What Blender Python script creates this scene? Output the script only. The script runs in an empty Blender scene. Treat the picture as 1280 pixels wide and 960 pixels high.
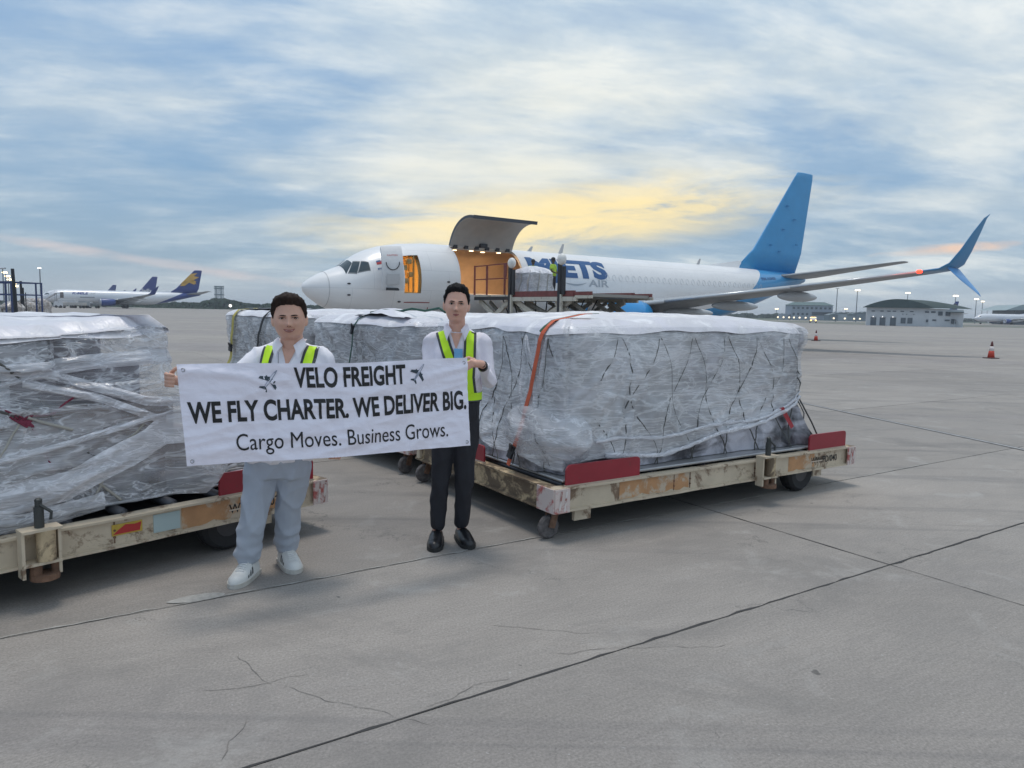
import bpy, bmesh, math, random
from mathutils import Vector, Matrix, noise
from mathutils.bvhtree import BVHTree
random.seed(7)
R = math.radians
scene = bpy.context.scene
COL = scene.collection

# ------------------------------------------------------------------ camera
PITCH, ROLL, CAMZ, FPX = R(5.67), R(1.1), 1.6, 912.0
_fw = Vector((0, math.cos(PITCH), -math.sin(PITCH)))
_up = Vector((0, math.sin(PITCH), math.cos(PITCH)))
_rt = Vector((1, 0, 0))
_r2 = _rt * math.cos(ROLL) + _up * math.sin(ROLL)
_u2 = _up * math.cos(ROLL) - _rt * math.sin(ROLL)
cam_d = bpy.data.cameras.new('camera')
cam = bpy.data.objects.new('camera', cam_d)
COL.objects.link(cam)
cam.matrix_world = Matrix(((_r2.x, _u2.x, -_fw.x, 0), (_r2.y, _u2.y, -_fw.y, 0), (_r2.z, _u2.z, -_fw.z, CAMZ), (0, 0, 0, 1)))
cam_d.sensor_width = 36
cam_d.lens = 36 * FPX / 1280
cam_d.clip_start = 0.05
cam_d.clip_end = 8000
scene.camera = cam

# ------------------------------------------------------------------ view
scene.view_settings.view_transform = 'Standard'
scene.view_settings.look = 'None'
scene.view_settings.exposure = 0.24
scene.view_settings.gamma = 1.0
scene.cycles.max_bounces = 8
scene.cycles.transparent_max_bounces = 12
scene.cycles.use_denoising = True

# ------------------------------------------------------------------ sun
SUN_EL, SUN_AZ = R(79), R(-24)          # azimuth from +Y towards +X
sd = bpy.data.lights.new('sun', 'SUN')
sun = bpy.data.objects.new('sun', sd)
COL.objects.link(sun)
sd.energy = 1.3
sd.angle = R(13)
sd.color = (1.0, 0.93, 0.84)
_sv = Vector((math.sin(SUN_AZ) * math.cos(SUN_EL), math.cos(SUN_AZ) * math.cos(SUN_EL), math.sin(SUN_EL)))
sun.rotation_euler = _sv.to_track_quat('Z', 'Y').to_euler()
sun.location = (0, 0, 60)

# ------------------------------------------------------------------ node helper
class NT:
    def __init__(s, tree):
        s.t = tree; s.n = tree.nodes; s.l = tree.links
    def new(s, typ, ins=None, **kw):
        nd = s.n.new(typ)
        for k, v in kw.items():
            setattr(nd, k, v)
        if ins:
            for k, v in ins.items():
                sock = nd.inputs[k]
                if hasattr(v, 'is_linked') or isinstance(v, bpy.types.NodeSocket):
                    s.l.new(v, sock)
                else:
                    sock.default_value = v
        return nd
    def math(s, op, a, b=0.0, c=0.0, clamp=False):
        nd = s.n.new('ShaderNodeMath'); nd.operation = op; nd.use_clamp = clamp
        for i, v in enumerate((a, b, c)):
            if isinstance(v, bpy.types.NodeSocket): s.l.new(v, nd.inputs[i])
            else: nd.inputs[i].default_value = v
        return nd.outputs[0]
    def mix(s, f, a, b, mode='MIX'):
        nd = s.n.new('ShaderNodeMix'); nd.data_type = 'RGBA'; nd.blend_type = mode
        for i, v in ((0, f), (6, a), (7, b)):
            if isinstance(v, bpy.types.NodeSocket): s.l.new(v, nd.inputs[i])
            else: nd.inputs[i].default_value = (v if i == 0 else (tuple(v) + (1,))[:4])
        return nd.outputs[2]
    def ramp(s, f, stops, interp='LINEAR'):
        nd = s.n.new('ShaderNodeValToRGB'); cr = nd.color_ramp; cr.interpolation = interp
        while len(cr.elements) < len(stops): cr.elements.new(0.5)
        for e, (p, c) in zip(cr.elements, stops):
            e.position = p
            e.color = (c, c, c, 1) if isinstance(c, (int, float)) else (tuple(c) + (1,))[:4]
        s.l.new(f, nd.inputs[0])
        return nd.outputs[0]
    def noise(s, vec, scale, detail=4, rough=0.55, dist=0.0):
        nd = s.n.new('ShaderNodeTexNoise')
        nd.inputs['Scale'].default_value = scale; nd.inputs['Detail'].default_value = detail
        nd.inputs['Roughness'].default_value = rough; nd.inputs['Distortion'].default_value = dist
        if vec is not None: s.l.new(vec, nd.inputs['Vector'])
        return nd.outputs[0]
    def mapping(s, vec, scale=(1, 1, 1), rot=(0, 0, 0), loc=(0, 0, 0)):
        nd = s.n.new('ShaderNodeMapping')
        nd.inputs['Scale'].default_value = scale; nd.inputs['Rotation'].default_value = rot; nd.inputs['Location'].default_value = loc
        s.l.new(vec, nd.inputs['Vector'])
        return nd.outputs[0]

# ------------------------------------------------------------------ sky
world = bpy.data.worlds.new('World')
scene.world = world
world.use_nodes = True
W = NT(world.node_tree)
W.n.clear()
tc = W.new('ShaderNodeTexCoord').outputs['Generated']
sep = W.new('ShaderNodeSeparateXYZ', {'Vector': tc})
dx, dy, dz = sep.outputs[0], sep.outputs[1], sep.outputs[2]
nish = W.new('ShaderNodeTexSky', sky_type='NISHITA')
nish.sun_disc = False
nish.sun_elevation = SUN_EL
nish.sun_rotation = SUN_AZ
nish.dust_density = 2.0
nis = W.mix(1.0, nish.outputs[0], (0.075, 0.075, 0.075), 'MULTIPLY')
az = W.math('ARCTAN2', dx, dy)                    # radians, 0 ahead, + right
el = W.math('ARCSINE', dz)
elc = W.math('MAXIMUM', el, 0.0)
base = W.ramp(W.math('DIVIDE', elc, 1.2), [(0.0, (0.40, 0.50, 0.58)), (0.05, (0.30, 0.44, 0.58)), (0.14, (0.255, 0.425, 0.63)), (0.32, (0.27, 0.45, 0.71)), (1.0, (0.20, 0.36, 0.62))])
base = W.mix(0.22, base, nis)
# flat cloud deck seen in perspective
inv = W.math('ADD', W.math('MAXIMUM', dz, 0.0), 0.17)
px = W.math('DIVIDE', dx, inv); py = W.math('DIVIDE', dy, inv)
cp = W.new('ShaderNodeCombineXYZ', {0: px, 1: py, 2: 0.0}).outputs[0]
cpr = W.mapping(cp, scale=(0.95, 1.35, 1.0), rot=(0, 0, R(-24)), loc=(.35, .2, 0))
n1 = W.noise(cpr, 0.85, 9, 0.54, 0.25)
n2 = W.noise(W.mapping(cpr, scale=(1, 1.5, 1), loc=(3.1, 1.7, 0)), 2.4, 9, 0.64, 0.2)
n3 = W.noise(W.mapping(cpr, loc=(7, 2, 0)), 0.42, 3, 0.5, 0.2)
cl = W.math('ADD', W.math('MULTIPLY', n1, 0.72), W.math('MULTIPLY', n2, 0.28))
# more cloud ahead/right and high, clearer to the left and low
bias = W.math('ADD', W.math('MULTIPLY', W.ramp(W.math('ADD', W.math('MULTIPLY', az, 0.55), 0.5), [(0.0, 0.0), (0.30, 0.12), (0.47, 0.75), (0.66, 0.9), (1.0, 0.55)]), 0.16),
              W.math('MULTIPLY', W.ramp(elc, [(0.0, 0.0), (0.16, 0.10), (0.42, 1.0), (1.0, 0.85)]), 0.17))
cm = W.math('ADD', W.math('ADD', cl, bias), W.math('MULTIPLY', W.math('SUBTRACT', n3, 0.5), 0.35))
cmask = W.ramp(cm, [(0.46, 0.0), (0.58, 0.30), (0.70, 0.68), (0.88, 0.95)])
ccol = W.ramp(W.math('ADD', W.math('MULTIPLY', n2, 0.55), W.math('MULTIPLY', n1, 0.45)), [(0.36, (0.38, 0.50, 0.65)), (0.47, (0.53, 0.64, 0.73)), (0.60, (0.80, 0.85, 0.86))])
sky = W.mix(cmask, base, ccol)
# low grey-blue streak bank
st = W.noise(W.mapping(W.new('ShaderNodeCombineXYZ', {0: az, 1: el, 2: 0.0}).outputs[0], scale=(1.0, 9.0, 1.0), rot=(0, 0, R(4))), 2.6, 6, 0.6, 0.3)
lowm = W.ramp(elc, [(0.0, 0.25), (0.10, 0.8), (0.20, 0.8), (0.34, 0.0)])
sky = W.mix(W.math('MULTIPLY', W.ramp(st, [(0.42, 0.0), (0.70, 0.35)]), lowm), sky, (0.30, 0.43, 0.58))
# sunset gap: yellow band
def gauss(a, c, w):
    t = W.math('DIVIDE', W.math('SUBTRACT', a, c), w)
    return W.math('EXPONENT', W.math('MULTIPLY', W.math('MULTIPLY', t, t), -1.0))
tilt = W.math('SUBTRACT', el, W.math('MULTIPLY', az, 0.10))
st2 = W.noise(W.mapping(W.new('ShaderNodeCombineXYZ', {0: az, 1: el, 2: 0.3}).outputs[0], scale=(1.0, 5.0, 1.0), rot=(0, 0, R(-7))), 6.0, 7, 0.62, 0.5)
g = W.math('MULTIPLY', gauss(az, 0.05, 0.23), gauss(tilt, 0.120, 0.034))
gm = W.ramp(W.math('MULTIPLY', g, W.math('ADD', W.math('MULTIPLY', st2, 4.2), -1.25)), [(0.04, 0.0), (0.14, 0.22), (0.45, 0.74), (0.8, 0.95)])
sky = W.mix(gm, sky, (1.0, 0.82, 0.44))
g2 = W.math('MULTIPLY', gauss(az, 0.10, 0.55), gauss(el, 0.20, 0.16))
sky = W.mix(W.math('MULTIPLY', W.math('MULTIPLY', g2, W.ramp(n1, [(0.42, 0.0), (0.68, 1.0)])), 0.65), sky, (0.90, 0.86, 0.70))
# peach wisps low right and low left
w1 = W.math('MULTIPLY', gauss(az, 0.52, 0.16), gauss(W.math('SUBTRACT', el, W.math('MULTIPLY', az, 0.06)), 0.050, 0.012))
sky = W.mix(W.ramp(W.math('MULTIPLY', w1, st2), [(0.36, 0.0), (0.58, 0.85)]), sky, (0.88, 0.62, 0.46))
w2 = W.math('MULTIPLY', gauss(az, -0.42, 0.30), gauss(W.math('ADD', el, W.math('MULTIPLY', az, 0.13)), -0.008, 0.010))
sky = W.mix(W.ramp(W.math('MULTIPLY', w2, st2), [(0.24, 0.0), (0.50, 0.7)]), sky, (0.72, 0.62, 0.60))
hz = W.math('MULTIPLY', gauss(el, 0.0, 0.04), 0.45)
sky = W.mix(hz, sky, (0.50, 0.55, 0.60))
below = W.ramp(W.math('ADD', W.math('MULTIPLY', dz, 20.0), 0.5), [(0.3, 1.0), (0.5, 0.0)])
sky = W.mix(below, sky, (0.20, 0.21, 0.22))
bg = W.new('ShaderNodeBackground', {'Color': sky, 'Strength': 0.92})
wo = W.new('ShaderNodeOutputWorld', {'Surface': bg.outputs[0]})

# ------------------------------------------------------------------ materials
MATS = {}
def mat(name, col, rough=0.6, metal=0.0, spec=0.5, var=0.0, vscale=6.0, bump=0.0, bscale=40.0, emis=None, estr=0.0, dirt=None, dirtamt=0.0, dscale=3.0, coord='Object', stretch=(1, 1, 1)):
    if name in MATS: return MATS[name]
    m = bpy.data.materials.new(name); m.use_nodes = True
    T = NT(m.node_tree); T.n.clear()
    out = T.new('ShaderNodeOutputMaterial')
    p = T.new('ShaderNodeBsdfPrincipled')
    T.l.new(p.outputs[0], out.inputs[0])
    co = T.new('ShaderNodeTexCoord').outputs[coord]
    co = T.mapping(co, scale=stretch)
    c = tuple(col) + (1,)
    p.inputs['Base Color'].default_value = c
    p.inputs['Roughness'].default_value = rough
    p.inputs['Metallic'].default_value = metal
    p.inputs['Specular IOR Level'].default_value = spec
    cs = None
    if var > 0:
        n = T.noise(co, vscale, 5, 0.6)
        lo = tuple(x * (1 - var) for x in col); hi = tuple(min(1, x * (1 + var)) for x in col)
        cs = T.ramp(n, [(0.3, lo), (0.7, hi)])
    if dirt:
        n = T.noise(T.mapping(co, loc=(4, 2, 9)), dscale, 8, 0.7, 0.4)
        lo_, hi_ = 0.62 - dirtamt * 0.25, 0.68 - dirtamt * 0.2
        k = T.ramp(n, [(lo_, 0.0), (hi_, 0.85)])
        cs = T.mix(k, cs if cs is not None else col, dirt)
    if cs is not None: T.l.new(cs, p.inputs['Base Color'])
    if bump > 0:
        n = T.noise(co, bscale, 5, 0.6)
        b = T.new('ShaderNodeBump', {'Strength': min(1, bump), 'Distance': 0.01, 'Height': n})
        T.l.new(b.outputs[0], p.inputs['Normal'])
    if emis:
        p.inputs['Emission Color'].default_value = tuple(emis) + (1,)
        p.inputs['Emission Strength'].default_value = estr
    MATS[name] = m
    return m

# ------------------------------------------------------------------ mesh builder
class MB:
    def __init__(s): s.v = []; s.f = []; s.mi = []; s.cur = 0
    def add(s, vs, fs):
        o = len(s.v); s.v += [tuple(v) for v in vs]
        for f in fs: s.f.append(tuple(i + o for i in f)); s.mi.append(s.cur)
        return s
    def box(s, c, d, M=None, bev=0.0):
        x, y, z = d[0] / 2, d[1] / 2, d[2] / 2
        if bev > 0:
            b = min(bev, x * .9, y * .9, z * .9)
            pts = []; idx = {}
            for sx in (-1, 1):
                for sy in (-1, 1):
                    for sz in (-1, 1):
                        for k in range(3):
                            q = [sx * (x - b), sy * (y - b), sz * (z - b)]
                            q[k] = (sx * x, sy * y, sz * z)[k]
                            idx[(sx, sy, sz, k)] = len(pts); pts.append(Vector(q))
            fs = []
            for k in range(3):
                a_, b_ = [(1, 2), (2, 0), (0, 1)][k]
                for sg in (-1, 1):
                    loop = []
                    for (p_, q_) in ((-1, -1), (1, -1), (1, 1), (-1, 1)):
                        t = [0, 0, 0]; t[k] = sg; t[a_] = p_; t[b_] = q_
                        loop.append(idx[(t[0], t[1], t[2], k)])
                    fs.append(tuple(loop if sg > 0 else reversed(loop)))
            for k in range(3):      # edges along axis k
                a_, b_ = [(1, 2), (2, 0), (0, 1)][k]
                for p_ in (-1, 1):
                    for q_ in (-1, 1):
                        t0 = [0, 0, 0]; t1 = [0, 0, 0]
                        t0[k] = -1; t1[k] = 1; t0[a_] = t1[a_] = p_; t0[b_] = t1[b_] = q_
                        L = [idx[(*t0, a_)], idx[(*t1, a_)], idx[(*t1, b_)], idx[(*t0, b_)]]
                        fs.append(tuple(L if p_ * q_ < 0 else reversed(L)))
            for sx in (-1, 1):
                for sy in (-1, 1):
                    for sz in (-1, 1):
                        L = [idx[(sx, sy, sz, k)] for k in range(3)]
                        fs.append(tuple(L if sx * sy * sz > 0 else reversed(L)))
        else:
            pts = [Vector((i * x, j * y, k * z)) for i in (-1, 1) for j in (-1, 1) for k in (-1, 1)]
            fs = [(0, 1, 3, 2), (4, 6, 7, 5), (0, 4, 5, 1), (2, 3, 7, 6), (0, 2, 6, 4), (1, 5, 7, 3)]
        c = Vector(c)
        if M is not None: pts = [M @ p for p in pts]
        return s.add([p + c for p in pts], fs)
    def bar(s, p0, p1, w, h=None, up=(0, 0, 1), bev=0.0):
        p0, p1 = Vector(p0), Vector(p1); h = h or w
        d = p1 - p0; L = d.length; x = d.normalized(); u = Vector(up)
        if abs(x.dot(u)) > .98: u = Vector((1, 0, 0))
        y = u.cross(x).normalized(); z = x.cross(y)
        M = Matrix((x, y, z)).transposed()
        return s.box((p0 + p1) / 2, (L, w, h), M, bev)
    def cyl(s, p0, p1, r0, r1=None, n=12, cap=True):
        r1 = r0 if r1 is None else r1
        return s.tube([p0, p1], [r0, r1], n, cap)
    def tube(s, path, rad, n=8, cap=True, flat=1.0):
        P = [Vector(p) for p in path]
        if not isinstance(rad, (list, tuple)): rad = [rad] * len(P)
        vs = []; prev = None
        for i, p in enumerate(P):
            t = (P[min(i + 1, len(P) - 1)] - P[max(i - 1, 0)])
            t = t.normalized() if t.length > 1e-9 else Vector((0, 0, 1))
            if prev is None:
                a = Vector((0, 0, 1)) if abs(t.z) < .9 else Vector((1, 0, 0))
                u = a.cross(t).normalized()
            else:
                u = (prev - t * prev.dot(t)); u = u.normalized() if u.length > 1e-6 else t.orthogonal().normalized()
            prev = u; w = t.cross(u)
            for k in range(n):
                an = 2 * math.pi * k / n
                vs.append(p + u * math.cos(an) * rad[i] + w * math.sin(an) * rad[i] * flat)
        fs = []
        for i in range(len(P) - 1):
            for k in range(n):
                a, b = i * n + k, i * n + (k + 1) % n
                fs.append((a, b, b + n, a + n))
        if cap:
            fs.append(tuple(reversed(range(n)))); fs.append(tuple(range((len(P) - 1) * n, len(P) * n)))
        return s.add(vs, fs)
    def lathe(s, prof, c=(0, 0, 0), axis='z', n=20):
        c = Vector(c); vs = []
        for r, h in prof:
            for k in range(n):
                a = 2 * math.pi * k / n; q = (r * math.cos(a), r * math.sin(a), h)
                if axis == 'x': q = (q[2], q[0], q[1])
                if axis == 'y': q = (q[1], q[2], q[0])
                vs.append(c + Vector(q))
        fs = []
        for i in range(len(prof) - 1):
            for k in range(n):
                a, b = i * n + k, i * n + (k + 1) % n
                fs.append((a, b, b + n, a + n))
        fs.append(tuple(reversed(range(n)))); fs.append(tuple(range((len(prof) - 1) * n, len(prof) * n)))
        return s.add(vs, fs)
    def grid(s, fn, nu, nv, closeu=False):
        vs = [fn(i / nu, j / nv) for j in range(nv + 1) for i in range(nu + (0 if closeu else 1))]
        m = nu if closeu else nu + 1
        fs = [(j * m + i, j * m + (i + 1) % m, (j + 1) * m + (i + 1) % m, (j + 1) * m + i) for j in range(nv) for i in range(nu)]
        return s.add(vs, fs)
    def ball(s, c, r, nu=14, nv=10, M=None):
        c = Vector(c); r = Vector(r) if hasattr(r, '__len__') else Vector((r, r, r))
        vs = []; 
        for j in range(1, nv):
            t = math.pi * j / nv
            for i in range(nu):
                a = 2 * math.pi * i / nu
                vs.append(Vector((math.sin(t) * math.cos(a) * r.x, math.sin(t) * math.sin(a) * r.y, math.cos(t) * r.z)))
        vs.append(Vector((0, 0, r.z))); vs.append(Vector((0, 0, -r.z)))
        T_, B_ = len(vs) - 2, len(vs) - 1
        fs = []
        for j in range(nv - 2):
            for i in range(nu):
                a, b = j * nu + i, j * nu + (i + 1) % nu
                fs.append((a, a + nu, b + nu, b))
        for i in range(nu):
            fs.append((T_, i, (i + 1) % nu)); fs.append((B_, (nv - 2) * nu + (i + 1) % nu, (nv - 2) * nu + i))
        if M is not None: vs = [M @ v for v in vs]
        return s.add([v + c for v in vs], fs)
    def cap(s, p0, p1, r0, r1, n=14):      # round-ended tapered limb
        p0, p1 = Vector(p0), Vector(p1); d = (p1 - p0); L = d.length; d.normalize()
        path = []; rad = []
        for k in range(1, 6): a = math.pi / 2 * (1 - k / 5); path.append(p0 - d * r0 * math.sin(a)); rad.append(max(1e-4, r0 * math.cos(a)))
        for k in range(0, 5): a = math.pi / 2 * k / 5; path.append(p1 + d * r1 * math.sin(a)); rad.append(max(1e-4, r1 * math.cos(a)))
        return s.tube(path, rad, n)
    def loft(s, rings, n=24, pw=2.3):      # rings: (x, y, z, rx, ry) horizontal super-ellipses
        vs = []
        for (x, y, z, rx, ry) in rings:
            for k in range(n):
                a = 2 * math.pi * k / n; ca, sa = math.cos(a), math.sin(a)
                e = (abs(ca) ** pw + abs(sa) ** pw) ** (-1 / pw)
                vs.append((x + rx * ca * e, y + ry * sa * e, z))
        fs = []
        for i in range(len(rings) - 1):
            for k in range(n):
                a, b = i * n + k, i * n + (k + 1) % n
                fs.append((a, b, b + n, a + n))
        fs.append(tuple(reversed(range(n)))); fs.append(tuple(range((len(rings) - 1) * n, len(rings) * n)))
        return s.add(vs, fs)
    def prism(s, pts, y0, y1):             # outline in xz extruded along y
        n = len(pts)
        vs = [(x, y0, z) for x, z in pts] + [(x, y1, z) for x, z in pts]
        fs = [tuple(range(n)), tuple(reversed(range(n, 2 * n)))] + [(i, i + n, (i + 1) % n + n, (i + 1) % n) for i in range(n)]
        return s.add(vs, fs)
    def mesh(s, name='m', smooth=False):
        me = bpy.data.meshes.new(name)
        me.from_pydata(s.v, [], s.f)
        me.validate()
        if smooth: me.polygons.foreach_set('use_smooth', [True] * len(me.polygons))
        if any(s.mi) and len(me.polygons) == len(s.mi): me.polygons.foreach_set('material_index', s.mi)
        me.update()
        return me
    def build(s, name, m, parent=None, smooth=False, loc=None, recalc=False, **kw):
        me = s.mesh(name, smooth)
        if recalc:
            bm = bmesh.new(); bm.from_mesh(me); bmesh.ops.recalc_face_normals(bm, faces=bm.faces); bm.to_mesh(me); bm.free()
        return link(name, me, m, parent, loc, **kw)

def link(name, me, m=None, parent=None, loc=None, rot=None, label=None, kind=None):
    if m is not None and len(me.materials) == 0:
        for q in (m if isinstance(m, (list, tuple)) else [m]): me.materials.append(q)
    o = bpy.data.objects.new(name, me)
    COL.objects.link(o)
    if parent is not None: o.parent = parent
    if loc is not None: o.location = loc
    if rot is not None: o.rotation_euler = rot
    if label: o['label'] = label
    if kind: o['kind'] = kind
    return o
def thing(name, label, cat, loc=(0, 0, 0), rz=0.0, group=None):
    o = bpy.data.objects.new(name, None)
    o.empty_display_size = 0.2
    COL.objects.link(o); o.location = loc; o.rotation_euler = (0, 0, rz)
    o['label'] = label; o['category'] = cat
    if group: o['group'] = group
    return o
def tag(o, label, cat, group=None):
    o['label'] = label; o['category'] = cat
    if group: o['group'] = group
    return o
def kids(o): return [c for c in bpy.data.objects if c.parent is o]
def copy_tree(o, parent=None, _k=None):
    c = o.copy(); COL.objects.link(c); c.parent = parent
    for ch in kids(o): copy_tree(ch, c)
    return c
def smooth_by_angle(o, ang=40):
    me = o.data
    bm = bmesh.new(); bm.from_mesh(me)
    for f in bm.faces: f.smooth = True
    for e in bm.edges:
        if len(e.link_faces) == 2 and e.calc_face_angle(0) > R(ang): e.smooth = False
    bm.to_mesh(me); bm.free()
    return o
def remesh(mb, voxel, smooth=3, disp=None):
    """union of overlapping closed pieces into one continuous surface"""
    me = mb.mesh('tmp')
    bm = bmesh.new(); bm.from_mesh(me); bmesh.ops.recalc_face_normals(bm, faces=bm.faces); bm.to_mesh(me); bm.free()
    o = bpy.data.objects.new('tmp', me); COL.objects.link(o)
    r = o.modifiers.new('r', 'REMESH'); r.mode = 'VOXEL'; r.voxel_size = voxel; r.use_smooth_shade = True
    if smooth:
        q = o.modifiers.new('s', 'SMOOTH'); q.factor = 0.5; q.iterations = smooth
    dg = bpy.context.evaluated_depsgraph_get(); dg.update()
    out = bpy.data.meshes.new_from_object(o.evaluated_get(dg))
    bpy.data.objects.remove(o); bpy.data.meshes.remove(me)
    out.materials.clear()
    if disp:
        nr = [v.normal.copy() for v in out.vertices]
        for v, n in zip(out.vertices, nr): v.co = v.co + disp(v.co, n)
    out.polygons.foreach_set('use_smooth', [True] * len(out.polygons))
    out.update()
    return out
def text_bm(s, size=1.0, bold=0.0, sx=1.0, align='LEFT', space=1.0, shear=0.0):
    cu = bpy.data.curves.new('t', 'FONT'); cu.body = s; cu.size = size; cu.offset = bold * size; cu.align_x = align
    cu.space_character = space; cu.shear = shear
    cu.resolution_u = 4
    o = bpy.data.objects.new('t', cu); COL.objects.link(o)
    dg = bpy.context.evaluated_depsgraph_get(); dg.update()
    me = bpy.data.meshes.new_from_object(o.evaluated_get(dg))
    bpy.data.objects.remove(o); bpy.data.curves.remove(cu)
    bm = bmesh.new(); bm.from_mesh(me); bpy.data.meshes.remove(me)
    for v in bm.verts: v.co.x *= sx
    return bm
def text_on(name, s, fn, m, parent, size=1.0, bold=0.0, sx=1.0, cut=0.1, width=None, align='LEFT', label=None, space=1.0, shear=0.0):
    """flat lettering laid on a surface; fn maps (x, y) in the text plane to 3-D"""
    bm = text_bm(s, size, bold, sx, align, space, shear)
    x0 = min(v.co.x for v in bm.verts); x1 = max(v.co.x for v in bm.verts)
    if width:
        k = width / (x1 - x0)
        for v in bm.verts: v.co.x = (v.co.x - x0) * k
        x0, x1 = 0, width
    if cut:
        y0 = min(v.co.y for v in bm.verts); y1 = max(v.co.y for v in bm.verts)
        bmesh.ops.triangulate(bm, faces=bm.faces[:]); bmesh.ops.remove_doubles(bm, verts=bm.verts[:], dist=1e-6)
        t = y0 + cut * .973
        while t < y1:
            bmesh.ops.bisect_plane(bm, dist=1e-7, geom=bm.verts[:] + bm.edges[:] + bm.faces[:], plane_co=(0, t, 0), plane_no=(0, 1, 0)); t += cut
        bmesh.ops.triangulate(bm, faces=bm.faces[:])
        t = x0 + cut * .937
        while t < x1:
            bmesh.ops.bisect_plane(bm, dist=1e-7, geom=bm.verts[:] + bm.edges[:] + bm.faces[:], plane_co=(t, 0, 0), plane_no=(1, 0, 0)); t += cut
    for v in bm.verts: v.co = Vector(fn(v.co.x, v.co.y))
    me = bpy.data.meshes.new(name); bm.to_mesh(me); bm.free()
    return link(name, me, m, parent, label=label)
def nz(x, y=0, z=0): return noise.noise(Vector((x, y, z)))
def fbm(x, y=0, z=0, o=4): return noise.fractal(Vector((x, y, z)), 1.0, 2.0, o)
def pix(x, Y): return (x - 640) / FPX * Y
# ================================================================== GROUND
def concrete_mat(name, base, fine=True):
    m = bpy.data.materials.new(name); m.use_nodes = True
    T = NT(m.node_tree); T.n.clear()
    out = T.new('ShaderNodeOutputMaterial'); p = T.new('ShaderNodeBsdfPrincipled'); T.l.new(p.outputs[0], out.inputs[0])
    geo = T.new('ShaderNodeNewGeometry').outputs['Position']
    co = T.mapping(geo, rot=(0, 0, R(-33.2)))
    rnd = T.new('ShaderNodeObjectInfo').outputs['Random']
    big = T.noise(co, 0.35, 5, 0.6)
    mid = T.noise(T.mapping(co, scale=(0.5, 1.6, 1)), 2.2, 7, 0.65, 0.3)
    broom = T.noise(T.mapping(co, scale=(1.0, 14, 1)), 5.0, 4, 0.6)
    grain = T.noise(geo, 85, 4, 0.75)
    speck = T.noise(geo, 42, 2, 0.5)
    far = T.noise(T.mapping(geo, scale=(0.05, 0.55, 1)), 0.35, 5, 0.6, 0.4)
    v = T.math('ADD', T.math('MULTIPLY', big, 0.5), T.math('MULTIPLY', mid, 0.5))
    c = T.ramp(v, [(0.34, tuple(x * .88 for x in base)), (0.5, base), (0.68, tuple(x * 1.16 for x in base))])
    c = T.mix(0.55, c, T.ramp(far, [(0.35, (0.42, 0.42, 0.46)), (0.5, (0.5, 0.5, 0.5)), (0.62, (0.60, 0.59, 0.58))]), 'OVERLAY')
    c = T.mix(0.35, c, T.ramp(broom, [(0.3, 0.40), (0.7, 0.60)]), 'OVERLAY')
    c = T.mix(0.50, c, T.ramp(grain, [(0.32, 0.25), (0.5, 0.5), (0.68, 0.75)]), 'OVERLAY')
    c = T.mix(T.ramp(speck, [(0.70, 0.0), (0.76, 0.6)]), c, (0.42, 0.41, 0.40))
    # oil spots
    spot = T.noise(T.mapping(geo, loc=(3, 8, 0)), 9.0, 2, 0.4)
    blot = T.noise(T.mapping(geo, loc=(9, 4, 0), scale=(.8, 1.2, 1)), 1.1, 6, 0.7, 0.6)
    c = T.mix(T.ramp(blot, [(0.50, 0.0), (0.66, 0.42)]), c, (0.17, 0.162, 0.155))
    lite = T.noise(T.mapping(geo, loc=(2, 14, 0)), 1.7, 7, 0.72, 0.4)
    c = T.mix(T.ramp(lite, [(0.56, 0.0), (0.70, 0.45)]), c, (0.42, 0.405, 0.385))
    c = T.mix(T.ramp(spot, [(0.785, 0.0), (0.80, 0.6)]), c, (0.05, 0.05, 0.05))
    # tyre and scuff streaks
    tyre = T.noise(T.mapping(geo, rot=(0, 0, R(24)), scale=(0.16, 2.6, 1)), 1.0, 5, 0.6, 0.8)
    c = T.mix(T.ramp(tyre, [(0.56, 0.0), (0.70, 0.30)]), c, (0.10, 0.10, 0.105))
    # hairline cracks, broken up
    wob = T.noise(geo, 2.2, 6, 0.65)
    wv = T.new('ShaderNodeVectorMath', {0: geo}, operation='ADD')
    cx = T.new('ShaderNodeCombineXYZ', {0: T.math('MULTIPLY', wob, 1.3), 1: T.math('MULTIPLY', T.noise(T.mapping(geo, loc=(5, 5, 0)), 2.6, 6, 0.65), 1.3), 2: 0.0})
    T.l.new(cx.outputs[0], wv.inputs[1])
    vo = T.new('ShaderNodeTexVoronoi', {'Vector': wv.outputs[0], 'Scale': 0.55}, feature='DISTANCE_TO_EDGE')
    crk = T.ramp(vo.outputs[0], [(0.0, 1.0), (0.0045, 0.0)])
    gate = T.ramp(T.noise(T.mapping(geo, loc=(1, 2, 0)), 0.9, 3, 0.6), [(0.52, 0.0), (0.60, 1.0)])
    crk = T.math('MULTIPLY', crk, gate)
    c = T.mix(T.math('MULTIPLY', crk, 0.62), c, (0.07, 0.07, 0.07))
    hs = T.new('ShaderNodeHueSaturation', {'Color': c, 'Value': T.math('ADD', T.math('MULTIPLY', rnd, 0.16), 0.92)})
    T.l.new(hs.outputs[0], p.inputs['Base Color'])
    T.l.new(T.ramp(mid, [(0.3, 0.62), (0.7, 0.85)]), p.inputs['Roughness'])
    p.inputs['Specular IOR Level'].default_value = 0.35
    h = T.math('ADD', T.math('MULTIPLY', grain, 0.6), T.math('MULTIPLY', broom, 0.5))
    h = T.math('SUBTRACT', h, T.math('MULTIPLY', crk, 0.8))
    b = T.new('ShaderNodeBump', {'Strength': 0.30, 'Distance': 0.003, 'Height': h})
    T.l.new(b.outputs[0], p.inputs['Normal'])
    return m
CONC = concrete_mat('apron_concrete', (0.278, 0.256, 0.236))
TAR = mat('joint_sealant', (0.045, 0.044, 0.045), 0.8, bump=0.5, bscale=30)
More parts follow.
